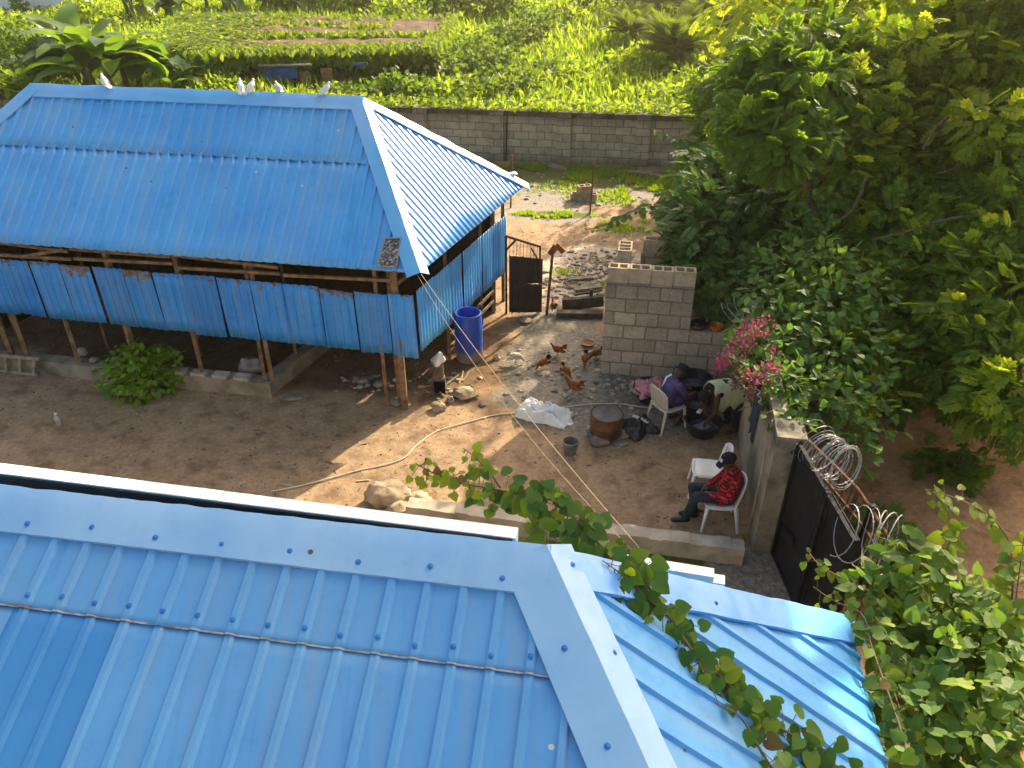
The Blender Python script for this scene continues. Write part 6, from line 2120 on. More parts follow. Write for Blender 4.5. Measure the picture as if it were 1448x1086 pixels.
b0, b1 = hit(372, 100, tl + V3(0, .25, 0), FN), hit(420, 100, tl + V3(0, .25, 0), FN)
M_BLUES = mat('blue plastic sheet', (.012, .07, .28), (.008, .045, .18), 6, .5)
MB().beam(b0 - UP * .08, b1 - UP * .08, .03, .32).build('blue_sheet', M_BLUES, shed)
MB().beam(b0 + V3(-.1, -.1, .18), b1 + V3(.5, -.1, .2), .10, .05).build('awning_board', M_LAD, shed)
b2, b3 = hit(497, 91, tl + V3(0, .25, 0), FN), hit(520, 90, tl + V3(0, .25, 0), FN)
MB().beam(b2, b3, .03, .07).build('blue_sheet', M_BLUES, shed)
for k, px in enumerate((300, 345, 402, 440, 478, 540)):
    a = hit(px, 80, tl + V3(0, -.2, 0), FN)
for px0, px1, py, z_ in ((455, 470, 108, .5), (425, 440, 112, .5)):
    a, b = hit(px0, py, tl + V3(0, .35, 0), FN), hit(px1, py, tl + V3(0, .35, 0), FN)
    MB().beam(a, b, .04, .5).build('board', M_WOOD, shed)
for k in range(9):     # sticks standing up through the thatch
    q = lerp(lerp(tl, tr_, .2 + .09 * k), lerp(bl_, br_, .2 + .09 * k), .25 + .3 * ((k * 7) % 3) / 2)
    MB().tube([q, q + V3(.03, 0, .42)], .013, 5).build('stick', M_CONCL, shed)
crp = thing('climbing_creeper', 'bright creeper blanket hanging over the edges of the low shed roof', 'creeper', sbase + V3(0, -.5, 0))
mb = MB()
rs_ = np.random.default_rng(31)
P, D, N = [], [], []
def edge_run(a, b, n, wid, down, dens=1.0):
    for _ in range(n):
        t_ = rs_.random()
        q = lerp(a, b, t_)
        dr = down * (0.4 + .8 * abs(mnoise.noise(Vector((t_ * 14, 3, 1))))) * rs_.random() ** 1.2
        o_ = rs_.normal() * wid
        if rs_.random() < .45:
            P.append(q + V3(rs_.normal() * .1, o_ + wid * .3, .10 + rs_.random() * .14)); N.append(V3(rs_.normal() * .4, -.2, 1))
        else:
            P.append(q + V3(rs_.normal() * .1, -.12 + rs_.normal() * .10, .08 - dr)); N.append(V3(rs_.normal() * .4, -1, .5))
        D.append(V3(rs_.normal() * .6, -.5, -.7))
edge_run(tl + V3(-.5, 0, 0), tr_, 3000, .30, .75)
edge_run(tr_, br_, 1900, .5, .9)
edge_run(bl_ + V3(-3, 0, 0), br_, 700, .3, .2)
edge_run(lerp(tl, bl_, .42) + UP * .03, lerp(tr_, br_, .36) + UP * .03, 420, .10, .05)
edge_run(lerp(tl, bl_, .75) + UP * .03, lerp(tl, br_, .70) + UP * .03, 260, .12, .05)
for _ in range(1500):        # left half of the roof is wholly green
    u, v = rs_.random() ** 1.5 * .06, rs_.random()
    q = (tl * (1 - u) + tr_ * u) * (1 - v) + (bl_ * (1 - u) + br_ * u) * v
    P.append(q + V3(-.8 + rs_.normal() * .9, 0, .14 + .1 * rs_.random())); N.append(V3(rs_.normal() * .3, -.1, 1)); D.append(V3(rs_.normal(), rs_.normal(), -.1))
strew(mb, P, D, N, np.array([.17 + .1 * rs_.random() for _ in P]), OV)
for k in range(26):
    a = lerp(tl, tr_, rs_.random()) + V3(0, -.1, .05)
    mb.tube([a, a + V3(rs_.normal() * .1, -.05, -.5), a + V3(rs_.normal() * .2, -.05, -1.0 * rs_.uniform(.5, 1))], .012, 5, 1)
for k in range(22):
    a = lerp(tr_, br_, rs_.random() * .6) + V3(0, -.1, .05)
    mb.tube([a, a + V3(.1 + rs_.normal() * .1, -.15, -.6), a + V3(.15 + rs_.normal() * .2, -.2, -1.2)], .02, 5, 1)
mb.build('foliage', [L_BUSHY, M_LAD], crp)
for px, py, r, h, kd_, lab in ((478, 150, .7, .7, 0, 'ferny green bush in front of the shed, above the slanting dove'), (540, 150, .8, .8, 0, 'green bush behind the end of the barn ridge'), (425, 146, .5, .3, 1, 'low bright weeds in front of the blue sheet of the shed'), (310, 136, .9, .6, 1, 'low bright bush between the bananas and the shed'),
                            (250, 112, 1.2, 1.2, 2, 'dark bush under the left edge of the shed creeper')):
    bush(fld(px, py), r, h, (L_BUSH, L_BUSHY, L_BUSHD)[kd_], lab, 'bush', None, .16, 260, rngs=rb_)

# ---- pale house on the horizon, fence stakes
hp0 = fld(20, 20)
hp0[0] -= 2.2
ph = thing('white_house', 'plain white walled house at the top left corner of the photo', 'house', hp0)
M_WWALL = mat('whitewashed wall', (.82, .82, .80), (.70, .70, .68), 2, .85, .2, dirt=(.35, .33, .30), dscale=3, dlo=.58, dhi=.8)
mb = MB(); mb.box(hp0 + V3(1.2, 2, 1.5), (9.5, 5, 3.6)); mb.build('wall', M_WWALL, ph)
mb = MB(); mb.grid([[hp0 + V3(-4, -1, 3.3), hp0 + V3(6.4, -1, 3.3)], [hp0 + V3(-4, 2, 4.6), hp0 + V3(6.4, 2, 4.6)], [hp0 + V3(-4, 5, 3.3), hp0 + V3(6.4, 5, 3.3)]]); mb.build('roof', M_RUST, ph)
for dx in (-1.5, 3):
    MB().box(hp0 + V3(dx, -.52, 1.9), (1.0, .08, 1.1)).build('window', M_BLACK, ph)
stf = 'thin fence stakes on the field'
for px, py in ((860, 52), (874, 54), (888, 52), (905, 56), (845, 50)):
    p = fld(px, py)
    tag(MB().tube([p - UP * .1, p + V3(.02, 0, 1.1)], .03, 6).build('fence_stake', M_LAD, loc=p), 'pale thin stake standing in the field grass', 'stake', stf)
p = fld(1022, 98)
tag(MB().tube([p - UP * .1, p + V3(-.05, 0, 1.75)], .07, 7).beam(p + V3(-.05, 0, 1.2), p + V3(.35, 0, 1.15), .06, .06).build('dead_stump', M_BARK, loc=p), 'grey broken stump standing beside the tall trees', 'stump')
# ------------------------------------------------------------------ trees on the right
RT = np.random.default_rng(101)
def tree(name, lab, cat, base, forks, clumps, tpl, size, m, n=300, trunk_r=.18, bark=None, droop=.35, extra=None, up=.5, jit=.5, flat=.8, bend=.12, sv=.35):
    t = thing(name, lab, cat, base)
    mb = MB()
    f0 = forks[0]
    mb.tube(spline([base - UP * .2] + list(forks), 16), np.linspace(trunk_r, trunk_r * .45, 16), 9)
    if name == 'feathery_tree':
        mb.tube(spline([forks[0] + UP * -.3] + fA2, 14), np.linspace(.22, .08, 14), 9)
        forks = list(forks) + fA2
    mb.build('trunk', bark or M_BARK, t, smooth=True)
    mb = MB()
    for i, (c, r) in enumerate(clumps):
        c = np.asarray(c, float)
        f = min(forks, key=lambda q: np.linalg.norm(np.asarray(q) - c))
        pts = spline([f, lerp(np.asarray(f), c, .5) + RT.normal(size=3) * .12, c], 9)
        mb.tube(pts, np.linspace(trunk_r * .32, .015, 9), 6)
        for k in range(3):
            d = rdir(1, RT)[0] * (r if np.isscalar(r) else r[0]) * .8
            mb.tube(spline([pts[6], c + d * .4, c + d], 6), np.linspace(.02, .006, 6), 5)
    mb.build('limbs', bark or M_BARK, t, smooth=True)
    mb = MB(); crown(mb, clumps, n, size, tpl, droop, jit, up, rng=RT, flat=flat, sv=sv)
    mb.build('crown', m, t)
    if extra:
        ec, em, en, es, et = extra
        mb = MB(); crown(mb, ec, en, es, et, .1, .6, .7, rng=RT)
        mb.build('young_leaves', em, t)
    return t

# feathery tree over the right half
bA = V3(9.6, 11.2, 1.0)
fA = [V3(9.0, 11.6, 2.2), R(1440, 368, 11.6), R(1360, 325, 12.0), R(1290, 290, 12.4)]
fA2 = [V3(9.2, 11.8, 4.5), V3(8.6, 11.9, 7.0), V3(8.0, 11.8, 9.0)]
cA_ = [(R(*q[:3]), q[3]) for q in ((1400, 60, 13.0, 1.25), (1310, 120, 13.2, 1.15), (1450, 190, 12.0, 1.2), (1245, 215, 13.0, 1.0), (1345, 250, 12.2, .95), (1440, 320, 11.2, .9), (1260, 330, 12.2, .85),
                                   (1330, 400, 11.2, .85), (1420, 440, 10.3, .8), (1250, 430, 11.4, .7), (1360, 505, 10.2, .6), (1450, 520, 9.7, .7), (1290, 520, 10.8, .5), (1440, 590, 9.1, .3), (1395, 560, 9.4, .3),
                                   (1480, 20, 12.6, 1.3), (1215, 150, 12.4, .6), (1200, 90, 12.8, .6), (1195, 215, 12.2, .5), (1170, 270, 12.2, .4), (1200, 300, 12.8, .7), (1210, 480, 11.0, .6))]
# unseen high clumps, added above the view to shade the near house
cA_ += [(V3(*q[:3]), q[3]) for q in ((6.2, 10.2, 9.2, 1.5), (7.4, 11.6, 9.6, 1.4), (7.0, 11.8, 11.0, 1.5), (7.6, 12.8, 11.4, 1.3), (5.4, 9.4, 8.2, 1.1), (6.6, 9.0, 8.8, 1.0), (4.4, 9.8, 9.0, 1.2), (5.2, 11.2, 10.4, 1.3), (3.4, 9.0, 8.6, 1.0), (3.0, 10.0, 9.6, 1.2), (4.0, 11.0, 10.2, 1.1), (1.8, 9.4, 9.0, 1.1), (2.0, 10.6, 9.9, 1.1), (5.8, 12.4, 11.2, 1.2))]
exA = [(R(*q[:3]), q[3]) for q in ((1395, 175, 11.0, .34), (1425, 240, 10.9, .2), (1365, 455, 9.9, .24), (1415, 560, 9.2, .30), (1445, 530, 9.1, .25), (1225, 545, 10.2, .20), (1245, 570, 10.0, .16), (1385, 70, 11.9, .3), (1440, 110, 11.8, .3), (1300, 60, 12.2, .26), (1250, 130, 12.1, .24), (1340, 140, 12.0, .26), (1290, 215, 11.9, .2), (1230, 270, 12.0, .2), (1325, 300, 11.4, .2), (1405, 340, 10.5, .2), (1265, 405, 11.4, .18), (1195, 345, 12.1, .18), (1230, 60, 12.6, .26), (1350, 20, 12.6, .3), (1430, 30, 12.4, .3), (1200, 130, 12.0, .26), (1225, 195, 11.9, .24), (1185, 230, 11.8, .2))]
tree('feathery_tree', 'tall tree with feathery dark compound leaves filling the right of the photo', 'tree', bA, fA, cA_, PI_, .25, L_TREE, 880, .30, extra=(exA, L_TREEY, 520, .24, PIL))
# its neighbours, higher and farther: their tops stand above the picture and shade the yard
for i, (bx, by, cl, lab, m, sz, n_) in enumerate((
    (8.2, 17.5, [(1120, 60, 19, 1.7), (1210, 20, 19, 1.8), (1160, -60, 19, 1.8), (1260, -120, 18.5, 2.0), (1080, 10, 19.5, 1.4), (1200, 110, 18, 1.5)], 'tree with golden sunlit leaves at the top behind the feathery tree', L_TREEY, .28, 130),
    (10.5, 15.5, [(1330, 20, 17, 1.8), (1420, -40, 16.5, 2.0), (1330, -150, 16.5, 2.2), (1450, -220, 15.5, 2.2), (1290, 60, 17, 1.4), (1480, -100, 15, 1.8)], 'tallest sunlit tree at the top right corner of the photo', L_TREEY, .28, 120),
    (7.2, 13.6, [(1180, 120, 15.5, 1.2), (1110, 180, 15.5, 1.0), (1200, 210, 14.8, 1.1), (1060, 240, 15.0, .8), (1140, 280, 14.5, 1.0), (1080, 330, 14.0, .8)], 'dense mid green tree between the slim tree and the feathery tree', L_TREE, .25, 780))):
    b = V3(bx, by, float(ground_z(bx, by)))
    cl = [(R(*q[:3]), q[3]) for q in cl]
    top = np.mean([c for c, _ in cl], axis=0)
    tree('leafy_tree', lab, 'tree', b, [lerp(b, top, .5) + V3(.2, 0, 0), lerp(b, top, .85)], cl, PI_ if i == 2 else PIL, sz, m, n_, .22)
# backing thicket so that no bright field shows through low down
for i, (px, py, t_, r, h, lab) in enumerate(((1150, 330, 15.5, 1.6, 3.0, 'shaded thicket behind the trunk of the slim tree'), (1290, 420, 13.8, 1.7, 2.6, 'shaded thicket under the feathery tree'), (1420, 330, 14.5, 1.9, 3.2, 'shaded thicket at the right edge under the feathery tree'),
                                     (1080, 290, 16.5, 1.5, 2.6, 'shaded thicket at the right end of the boundary wall'), (1240, 560, 11.6, .9, 1.2, 'dark undergrowth between the creeper and the bare bank'))):
    p = R(px, py, t_); p[2] = float(ground_z(p[0], p[1]))
    bush(p, r, h, L_BUSHD, lab, 'thicket', None, .30, 230, PIL, 'thicket', rngs=RT)
# tree with big lobed leaves
bP = R(1143, 480, 11.6); bP[2] = float(ground_z(bP[0], bP[1]))
pt = thing('slim_tree', 'slim tree with tiers of light green cut leaves above the creeper', 'tree', bP)
tp = [bP - UP * .1, R(1142, 480, 11.6), R(1145, 330, 11.9), R(1140, 230, 12.2), R(1143, 165, 12.5)]
MB().tube(spline(tp, 20), np.linspace(.10, .05, 20), 9).build('trunk', M_BARK, pt, smooth=True)
stm = MB()
cl = []
for k, (px, py, t_, s_) in enumerate(((1085, 80, 12.0, .42), (1140, 62, 12.6, .45), (1185, 92, 12.4, .4), (1110, 118, 11.7, .40), (1160, 120, 11.9, .4), (1062, 108, 12.1, .36), (1075, 160, 11.6, .40), (1120, 165, 11.4, .36),
                                      (1058, 195, 11.4, .32), (1100, 212, 11.2, .32), (1150, 190, 11.5, .34), (1040, 172, 11.7, .24), (1050, 140, 12.0, .3))):
    q = R(px, py, t_)
    hub = tp[3] if py > 140 else tp[4]
    cl.append((q, s_))
    stm.tube(spline([hub, lerp(hub, q, .5) + UP * .12, q], 8), np.linspace(.02, .008, 8), 5)
mb = MB(); crown(mb, cl, 1150, .22, tpl_pinnate(6, .13, .40, .4), .35, .7, .7, rng=RT, flat=.95, sv=.5)
mb.build('crown', leafmat('large cut leaf', [(0, (.042, .11, .016)), (.6, (.085, .18, .018)), (1, (.18, .28, .018))], (.30, .46, .02), .4, .55, .25), pt)
stm.build('leaf_stalks', L_VINEY, pt)

# shrubs behind the block wall
def shrub_mass(name, lab, cat, clumps, tpl, size, m, n, base, stemn=6, up=.5, droop=.3, mm=M_STEM, grp=None, sv=.35, flat=.8):
    t = thing(name, lab, cat, base, grp)
    mb = MB(); crown(mb, clumps, n, size, tpl, droop, .55, up, rng=RT, sv=sv, flat=flat); mb.build('foliage', m, t)
    mb = MB()
    for k in range(min(stemn, len(clumps))):
        mb.tube(spline([base, lerp(np.asarray(base), np.asarray(clumps[k][0]), .5) + V3(0, 0, .2), clumps[k][0]], 8), np.linspace(.035, .01, 8), 6)
    mb.build('stem', mm, t, smooth=True)
    return t
b = R(1000, 440, 13.0); b[2] = float(ground_z(b[0], b[1]))
shrub_mass('wall_shrub', 'dense grey green shrub spilling over the block wall', 'shrub', [(R(*q[:3]), q[3]) for q in ((1005, 300, 13.2, .55), (980, 330, 13.0, .36), (1000, 345, 12.8, .55), (975, 372, 12.7, .28), (1030, 390, 12.2, .5), (995, 388, 12.4, .40), (1015, 412, 12.2, .30), (1045, 340, 13.0, .6), (1060, 400, 12.2, .5), (965, 298, 13.6, .25), (1070, 290, 13.4, .6), (1020, 255, 14, .6))],
           PIL, .24, L_SHRUB, 900, b)
b = R(1000, 260, 17.0); b[2] = float(ground_z(b[0], b[1]))
shrub_mass('back_shrub', 'loose shrub in front of the right end of the boundary wall', 'shrub', [(R(*q[:3]), q[3]) for q in ((1020, 215, 16.5, .7), (985, 265, 15.5, .5), (1000, 240, 16, .6), (960, 285, 15.0, .35), (1040, 180, 16.5, .8), (1030, 130, 17, .7), (1060, 95, 17, .6))], PIL, .28, L_BUSH, 420, b)

def vine(path, name, lab, cat, m, size, spacing, tpl=HE, seed=0, stem_r=.006, m2=None, frac2=0.0, side=.5, hang=.6, npt=80, grp=None, jitter=.03, nup=None, loc=None, tipk=.45, dead=0):
    rs_ = np.random.default_rng(seed)
    pts = spline(path, npt)
    seg = np.linalg.norm(np.diff(pts, axis=0), axis=1)
    cum = np.concatenate([[0], np.cumsum(seg)])
    t = thing(name, lab, cat, loc if loc is not None else pts[-1], grp)
    sets = {0: [], 1: [], 2: []}
    k = 0
    stalks = MB().tube(pts, np.linspace(stem_r * .6, stem_r * 1.4, npt), 6)
    for s in np.arange(0.02, cum[-1], spacing):
        i = min(np.searchsorted(cum, s), npt - 1)
        p = pts[i]
        d = unit(pts[min(i + 1, npt - 1)] - pts[max(i - 1, 0)])
        sd = unit(np.cross(d, UP)) * (1 if k % 2 else -1)
        k += 1
        f = s / cum[-1]
        sz_ = size * rs_.uniform(.7, 1.2) * (tipk + (1 - tipk) * min(1, f * 3.0))
        N = unit(nup if nup is not None else V3(-.1, -.5, 1)) + rs_.normal(size=3) * .24
        D = sd * side * rs_.uniform(.2, 1.2) + d * rs_.normal() * .5 + V3(0, -.35, -hang * rs_.uniform(.4, 1.3)) + rs_.normal(size=3) * .2
        D = unit(D - unit(N) * np.dot(D, unit(N)) * .8)
        q = p + D * size * .25 + rs_.normal(size=3) * jitter
        stalks.tube([p, q], .0028, 4)
        sets[2 if rs_.random() < dead else 1 if (rs_.random() < frac2 or f < .12) and m2 else 0].append((q, D, N, sz_))
    stalks.build('stem', M_STEM, t, smooth=True)
    for j, mm in ((0, m), (1, m2), (2, L_DEAD)):
        if sets[j]:
            mb = MB(); strew(mb, [a[0] for a in sets[j]], [a[1] for a in sets[j]], [a[2] for a in sets[j]], np.array([a[3] for a in sets[j]]), tpl)
            mb.build('leaves' if j == 0 else 'young_leaves' if j == 1 else 'dry_leaves', mm, t, smooth=True, angle=60)
    return t
# arching sprays left of the shrubs
vine([R(918, 180, 16.0), R(945, 192, 15.9), R(975, 200, 15.8), R(1010, 215, 16)], 'arching_spray', 'leafy spray arching in front of the boundary wall', 'branch', L_SHRUB, .17, .05, OV, 2, .012, L_VINEY, .1)
vine([R(830, 325, 13.4), R(860, 316, 13.5), R(890, 300, 13.6), R(925, 292, 13.8), R(965, 296, 13.8)], 'arching_spray', 'long leafy spray reaching left over the back yard', 'branch', L_SHRUB, .14, .04, OV, 3, .012, L_BUSH, .2)
vine([R(925, 275, 14.6), R(950, 280, 14.5), R(985, 290, 14.4)], 'arching_spray', 'short leafy spray above the long one', 'branch', L_SHRUB, .15, .045, OV, 4, .012, L_VINEY, .15)

# round leaved creeper over the compound wall
b = R(1120, 590, 9.4); b[2] = float(ground_z(b[0], b[1]))
shrub_mass('wall_creeper', 'round leaved creeper heaped over the compound wall and pillar', 'creeper', [(R(*q[:3]), q[3]) for q in ((1095, 500, 9.7, .30), (1120, 470, 9.9, .32), (1140, 540, 9.2, .30), (1110, 555, 9.0, .20), (1170, 500, 9.6, .34), (1160, 570, 9.1, .28), (1190, 560, 9.2, .30), (1200, 610, 9.0, .24), (1205, 480, 10.0, .35), (1130, 420, 10.2, .32), (1180, 430, 10.2, .36),
                                    (1085, 545, 9.4, .2), (1085, 420, 10.4, .3), (1230, 520, 9.8, .32), (1105, 385, 10.8, .35), (1165, 375, 10.6, .35), (1215, 640, 8.9, .18), (1225, 410, 10.4, .35), (1075, 575, 9.1, .12), (1120, 575, 8.9, .14), (1235, 590, 9.3, .26), (1140, 395, 11.0, .28), (1150, 350, 11.3, .26), (1135, 320, 11.5, .24), (1150, 290, 11.6, .22), (1165, 330, 11.4, .25), (1115, 350, 11.4, .26), (1085, 560, 8.9, .14), (1068, 520, 9.3, .2), (1072, 490, 9.7, .22), (1100, 590, 8.5, .10), (1130, 595, 8.5, .12), (1060, 470, 10, .25), (1100, 540, 9.0, .2))],
           OV, .125, L_CREEP, 1250, b, 10, .6, .35, flat=.9)
b = R(1055, 530, 9.9); b[0] += .45; b[2] = float(ground_z(b[0], b[1]))
bg_ = thing('bougainvillea', 'bougainvillea with magenta flowers hanging over the top of the compound wall', 'bougainvillea', b)
fl = [(R(*q[:3]), q[3]) for q in ((1062, 475, 9.5, .16), (1045, 490, 9.5, .14), (1078, 462, 9.5, .12), (1030, 505, 9.5, .11), (1022, 515, 9.75, .08), (1016, 524, 9.7, .05), (1066, 535, 9.0, .11), (1052, 527, 9.2, .08), (1080, 540, 8.9, .08), (1064, 556, 8.95, .09), (1100, 522, 8.9, .06), (1085, 518, 9.0, .06), (1094, 498, 9.2, .05), (1040, 545, 9.6, .035), (1052, 470, 9.9, .09))]
mb = MB()
for c, r in fl:
    n = int(20 + 3400 * r * r)
    d = rdir(n, RT)
    strew(mb, c + d * r * 1.2 * RT.random(n)[:, None] ** .5, d + RT.normal(size=(n, 3)) * .5, d + V3(0, -.3, .6) + RT.normal(size=(n, 3)) * .4, .038 * RT.uniform(.7, 1.3, n), OV)
mb.build('blossoms', L_PINK, bg_)
mb = MB(); crown(mb, [(R(*q[:3]), q[3]) for q in ((1075, 500, 9.7, .26), (1055, 515, 9.75, .18), (1040, 520, 9.8, .10), (1070, 540, 9.5, .18), (1090, 530, 9.5, .18), (1060, 490, 9.8, .18))], 1300, .075, OV, .3, .5, .6, rng=RT)
mb.build('foliage', L_CREEP, bg_)
mb = MB()
for c, r in fl[:8]:
    mb.tube(spline([b, lerp(b, c, .6) + V3(.1, 0, .2), c], 8), np.linspace(.02, .006, 8), 5)
mb.build('stem', M_STEM, bg_)

# low dark clump on the bank, dry ground
b = R(1255, 690, 8.3); b[2] = float(ground_z(b[0], b[1]))
bush(b, .55, .55, L_BUSHD, 'low dark clump of narrow leaves on the bare bank behind the grille', 'bush', None, .20, 900, PIL, 'low_bush', rngs=RT)
b = R(1360, 620, 9.6); b[2] = float(ground_z(b[0], b[1]))
bush(b, .5, .35, L_BUSH, 'thin weeds on the bare bank under the feathery tree', 'weeds', None, .16, 320, PIL, 'weed_clump', rngs=RT)

# shrub in front of the barn
p = G(207, 548)
sh = thing('round_shrub', 'bright round leafy shrub in front of the barn plinth', 'shrub', p)
cl = [(p + V3(*q[:3]), q[3]) for q in ((0, 0, .30, .36), (-.32, -.05, .26, .26), (.30, .0, .30, .28), (-.10, -.25, .24, .24), (.18, -.25, .26, .24), (.0, .1, .45, .26), (-.28, .1, .40, .2), (.35, .1, .38, .22), (-.38, -.2, .14, .16), (.05, -.38, .12, .16), (.42, -.2, .2, .15))]
mb = MB(); crown(mb, cl, 1500, .115, OV, .35, .5, .65, rng=RT, inner=.7, sv=.3); mb.build('foliage', L_ORCH, sh, smooth=True, angle=50)
mb = MB()
for c, r in cl[:8]:
    mb.tube(spline([p, lerp(p, c, .5) + V3(0, 0, .05), c], 6), np.linspace(.02, .008, 6), 6)
mb.build('stem', M_STEM, sh)

# vines over the house roof
def onB(px, py, up=.06): return hit(px, py, AP, nB) + nB * up
vp = [R(588, 655, 5.5), R(612, 668, 5.4), R(650, 683, 5.3), R(690, 690, 5.2), R(730, 697, 5.1), R(770, 703, 5.0), R(800, 722, 4.9), R(830, 750, 4.85), R(860, 785, 4.85)] + [onB(*q) for q in ((885, 815), (910, 850), (940, 885), (975, 935), (1010, 965), (1045, 1000), (1085, 1030), (1130, 1060), (1180, 1100))]
vine(vp, 'creeping_vine', 'long vine of large dark heart shaped leaves across the near roof', 'vine', L_VINE, .110, .0130, HE, 11, .007, L_VINEY, .05, .9, .35, 160, nup=V3(.0, -.75, 1), jitter=.05, tipk=.5, dead=.03)
vine([R(655, 634, 5.5), R(668, 643, 5.4), R(690, 665, 5.25), R(708, 690, 5.15)], 'vine_shoot', 'upright brownish shoot with small bright leaves above the kerb', 'vine', L_VINEY, .085, .05, HE, 12, .006, L_VINEY, 0, .8, .2, 40, nup=V3(0, -.5, 1))
vine([R(790, 765, 4.75), R(770, 752, 4.8), R(752, 738, 4.9), R(740, 715, 5.0), R(725, 700, 5.1)], 'vine_shoot', 'young vine shoot hanging over the end of the white coping', 'vine', L_VINEY, .10, .034, HE, 13, .005, L_VINEY, 0, .9, .4, 50, nup=V3(0, -.6, 1), jitter=.03)
vine([onB(*q) for q in ((842, 800), (870, 820), (895, 842), (925, 872))], 'vine_shoot', 'short vine shoot lying beside the long vine at the top of the right slope', 'vine', L_VINE, .12, .024, HE, 14, .005, L_VINEY, .1, .9, .2, 40, nup=V3(-.05, -.4, 1), jitter=.04)
vine([onB(*q) for q in ((1000, 1000), (1035, 1020), (1060, 1060), (1090, 1110))], 'vine_shoot', 'browning vine shoot at the bottom edge of the right slope', 'vine', L_VINE, .10, .06, HE, 15, .006, L_DEAD, .35, .9, .2, 40, nup=V3(-.05, -.4, 1), jitter=.05)

# leafy bush at the lower right
b = V3(4.0, 4.4, float(ground_z(4.0, 4.4)))
vb = shrub_mass('vine_bush', 'big bush of round vine leaves beside the right eave of the near roof', 'bush', [(R(*q[:3]), q[3]) for q in ((1250, 850, 6.2, .26), (1300, 800, 6.3, .24), (1330, 860, 6.0, .30), (1290, 920, 5.8, .28), (1360, 940, 5.6, .34), (1420, 900, 5.6, .28), (1330, 1020, 5.3, .30), (1420, 1020, 5.1, .36), (1290, 985, 5.5, .16), (1390, 860, 6.0, .2), (1450, 960, 5.2, .3), (1380, 1090, 4.9, .3), (1300, 1070, 5.2, .18),
                            (1450, 1090, 4.8, .3), (1220, 820, 6.3, .12))], HE, .105, L_VINEB, 820, b, 12, .6, .35, flat=.9)
b2 = b + V3(.5, .8, 0); b2[2] = float(ground_z(b2[0], b2[1]))
shrub_mass('narrow_leaf_shrub', 'dark narrow leaved shrub showing through the vine bush', 'shrub', [(R(*q[:3]), q[3]) for q in ((1350, 880, 6.3, .28), (1390, 900, 6.2, .26), (1320, 940, 6.1, .3), (1400, 970, 5.9, .3), (1340, 1040, 5.6, .3))], PIL, .24, L_BUSHD, 700, b2)
shoots = (([R(1305, 690, 6.4), R(1325, 702, 6.3), R(1345, 740, 6.3), R(1335, 790, 6.2), R(1310, 830, 6.1)], 'tall bright shoot at the top left of the vine bush', .115, 21),
          ([R(1330, 697, 6.3), R(1370, 712, 6.2), R(1405, 735, 6.1), R(1428, 770, 6.0), R(1432, 830, 5.9), R(1425, 900, 5.8)], 'bright shoot arching over the right side of the vine bush', .115, 22),
          ([R(1448, 760, 5.9), R(1436, 850, 5.8), R(1425, 930, 5.7), R(1430, 1000, 5.5)], 'shoot hanging down along the right edge of the photo', .12, 23),
          ([R(1140, 775, 6.6), R(1155, 795, 6.5), R(1180, 812, 6.4), R(1210, 825, 6.3), R(1250, 850, 6.2)], 'pale shoot reaching left across the foot of the gate', .10, 24),
          ([R(1230, 755, 6.7), R(1265, 768, 6.6), R(1300, 790, 6.4), R(1330, 820, 6.3)], 'young shoot in front of the sagging razor wire', .11, 25),
          ([R(1150, 830, 6.3), R(1180, 850, 6.2)] + [onB(*q, .15) for q in ((1196, 882), (1208, 925), (1226, 980), (1244, 1035), (1258, 1090))], 'trailing vine down the right eave of the near roof', .105, 26),
          ([R(1215, 880, 6.1)] + [onB(*q, .13) for q in ((1222, 920), (1238, 975), (1254, 1030), (1268, 1090))], 'second trailing vine beside the right eave of the near roof', .10, 27),
          ([R(1240, 880, 5.9), R(1275, 930, 5.6), R(1320, 960, 5.4), R(1370, 1010, 5.1), R(1440, 1060, 4.9)], 'pale green vine lying across the front of the vine bush', .12, 28))
for path, lab, sz_, sd in shoots:
    vine(path, 'vine_shoot', lab, 'vine', L_VINEB if sd not in (21, 22) else L_VINEY, sz_, .034, HE, sd, .006, L_VINEY, .35 if sd in (21, 22, 24, 25) else .12, .95, .35, 70, nup=V3(-.1, -.4, 1), jitter=.04, dead=.03 if sd in (26, 27) else 0)

# bare twigs among the trees
for k, (path, lab) in enumerate((([R(1225, 250, 11.6), R(1205, 295, 11.5), R(1165, 325, 11.4)], 'bare pale twig crossing the dark foliage of the trees'), ([R(1340, 165, 11.4), R(1320, 185, 11.3), R(1305, 212, 11.2)], 'bent bare twig high in the feathery tree'),
                             ([R(1390, 305, 10.9), R(1340, 310, 10.9), R(1290, 325, 11), R(1230, 340, 11.2)], 'long bare branch low in the feathery tree'), ([R(1440, 480, 9.6), R(1420, 485, 9.6), R(1395, 505, 9.5)], 'short bare twig at the right edge of the feathery tree'),
                             ([R(1365, 215, 11.2), R(1362, 225, 11.2), R(1345, 240, 11.3), R(1325, 245, 11.3)], 'hooked bare branch in the middle of the feathery tree'))):
    pts = spline(path, 24) + RT.normal(size=(24, 3)) * .008
    tag(MB().tube(pts, np.linspace(.03, .012, 24), 7).build('bare_branch', M_BARK, loc=pts[0], smooth=True), lab, 'branch')

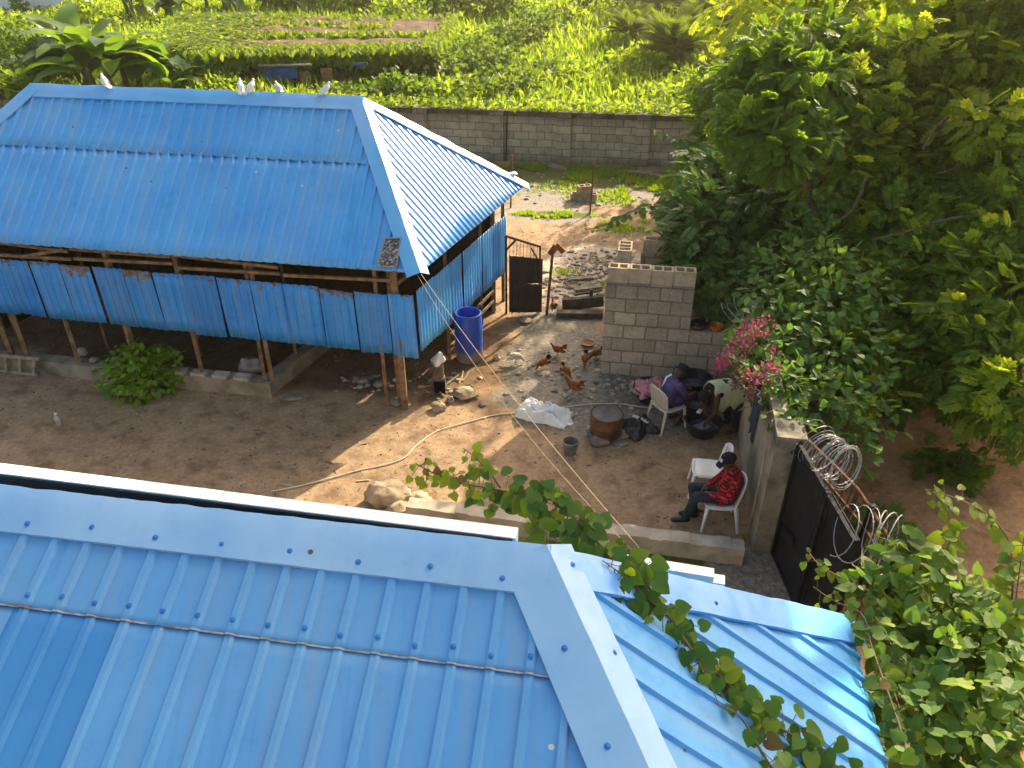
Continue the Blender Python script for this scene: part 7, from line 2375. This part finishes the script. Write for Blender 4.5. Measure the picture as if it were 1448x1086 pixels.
# ---- grass patches in the yard, litter
mb = MB()
def patch(pxs, n, h, sp_):
    P = []
    for px, py, rx, ry in pxs:
        c = G(px, py)
        m = n
        q = rg.normal(size=(m, 2)) * .5
        X, Y = c[0] + q[:, 0] * rx, c[1] + q[:, 1] * ry
        k = fbm(X, Y, 1.6, 61, 4) > .46
        P.append(np.stack([X[k], Y[k]], 1))
    P = np.concatenate(P)
    d = (P[:, 0] - WB0[0]) * WV[0] + (P[:, 1] - WB0[1]) * WV[1]
    P = P[d < -.08]
    Z = ground_z(P[:, 0], P[:, 1]) - .01
    n = len(P)
    strew(mb, np.column_stack([P, Z]), np.stack([rg.normal(size=n) * .6, rg.normal(size=n) * .6, np.ones(n)], 1), rg.normal(size=(n, 3)), h * rg.uniform(.5, 1.5, n), tpl_blade(.16))
patch(((900, 262, 2.8, 1.3), (800, 245, 3.2, .8), (930, 270, 1.6, 1.6), (760, 246, 1.6, .7)), 5200, .10, .3)
patch(((920, 305, .9, .9), (760, 303, .5, .2), (800, 304, .6, .2), (885, 320, .6, .5), (790, 305, .8, .2)), 1100, .08, .3)
patch(((960, 760, 1.3, .12), (1000, 762, .8, .1), (860, 745, .8, .1), (843, 405, .3, .2), (800, 385, .3, .2)), 500, .05, .2)
kind(mb.build('yard_grass', L_GRASS), 'stuff')
mb = MB()
n = 11000
X = rg.uniform(-9, 3.0, n); Y = rg.uniform(6.8, 21, n)
kp_ = (fbm(X, Y, .9, 44, 3) > .48) | (rg.random(n) < .25)
X, Y = X[kp_], Y[kp_]; n = len(X)
Z = ground_z(X, Y)
for i in range(n):
    s_ = rg.uniform(.005, .017) * (1.8 if rg.random() < .06 else 1)
    a = rg.uniform(0, 3.14)
    L = s_ * rg.uniform(1, 3.2) * (2.5 if rg.random() < .12 else 1)
    c = V3(X[i], Y[i], Z[i] + s_ * .18)
    ax = np.array([[math.cos(a), math.sin(a), rg.normal() * .15], [-math.sin(a), math.cos(a), rg.normal() * .15], [0, 0, 1]])
    mb.box(c, (L, s_, s_ * .6), ax, int(rg.choice([0, 0, 1, 2, 3, 3])), .7)
kind(mb.build('litter', [mat('pale chip', (.40, .34, .26), (.26, .21, .15), 30, .9), mat('straw chip', (.30, .21, .12), (.18, .12, .07), 30, .9), mat('dark chip', (.07, .05, .035), (.04, .03, .02), 30, .9), mat('earth clod', (.18, .115, .065), (.11, .07, .04), 30, .95)]), 'stuff')
mb = MB()
rr_ = np.random.default_rng(21)
for c, rx, ry, n in ((U(850, 372), .9, .7, 160), (U(840, 405), 1.0, .9, 240), (U(800, 400), .5, .9, 60), (U(820, 262), 2.4, 1.4, 140), (U(815, 540), .9, 1.2, 110), (U(890, 545), .5, .25, 60), (U(640, 545), .5, .4, 40), (U(520, 540), .5, .3, 30)):
    for _ in range(n):
        p = V3(c[0] + rr_.normal() * rx * .55, c[1] + rr_.normal() * ry * .55, 0)
        s_ = rr_.uniform(.012, .06) * (1.4 if rr_.random() < .1 else 1)
        p[2] = float(ground_z(p[0], p[1])) + s_ * .15
        mb.rock(p, (s_, s_ * rr_.uniform(.6, 1), s_ * .5), int(rr_.integers(0, 99)), 4, int(rr_.integers(0, 3)), rough=.5)
kind(mb.build('rubble', [M_STONE, M_CONCL, M_STONEG]), 'stuff')

# ------------------------------------------------------------------ sunlit dusty air
def haze_material():
    m, nt, out = _new('thin warm haze')
    v = nt.nodes.new('ShaderNodeVolumePrincipled')
    v.inputs['Color'].default_value = (1.0, 0.90, 0.66, 1)
    v.inputs['Density'].default_value = 0.0009
    v.inputs['Anisotropy'].default_value = 0.72
    nt.links.new(v.outputs[0], out.inputs['Volume'])
    return m
hb = MB(); hb.box((0, 150, 13), (1100, 1100, 34))
kind(hb.build('haze', haze_material()), 'stuff')
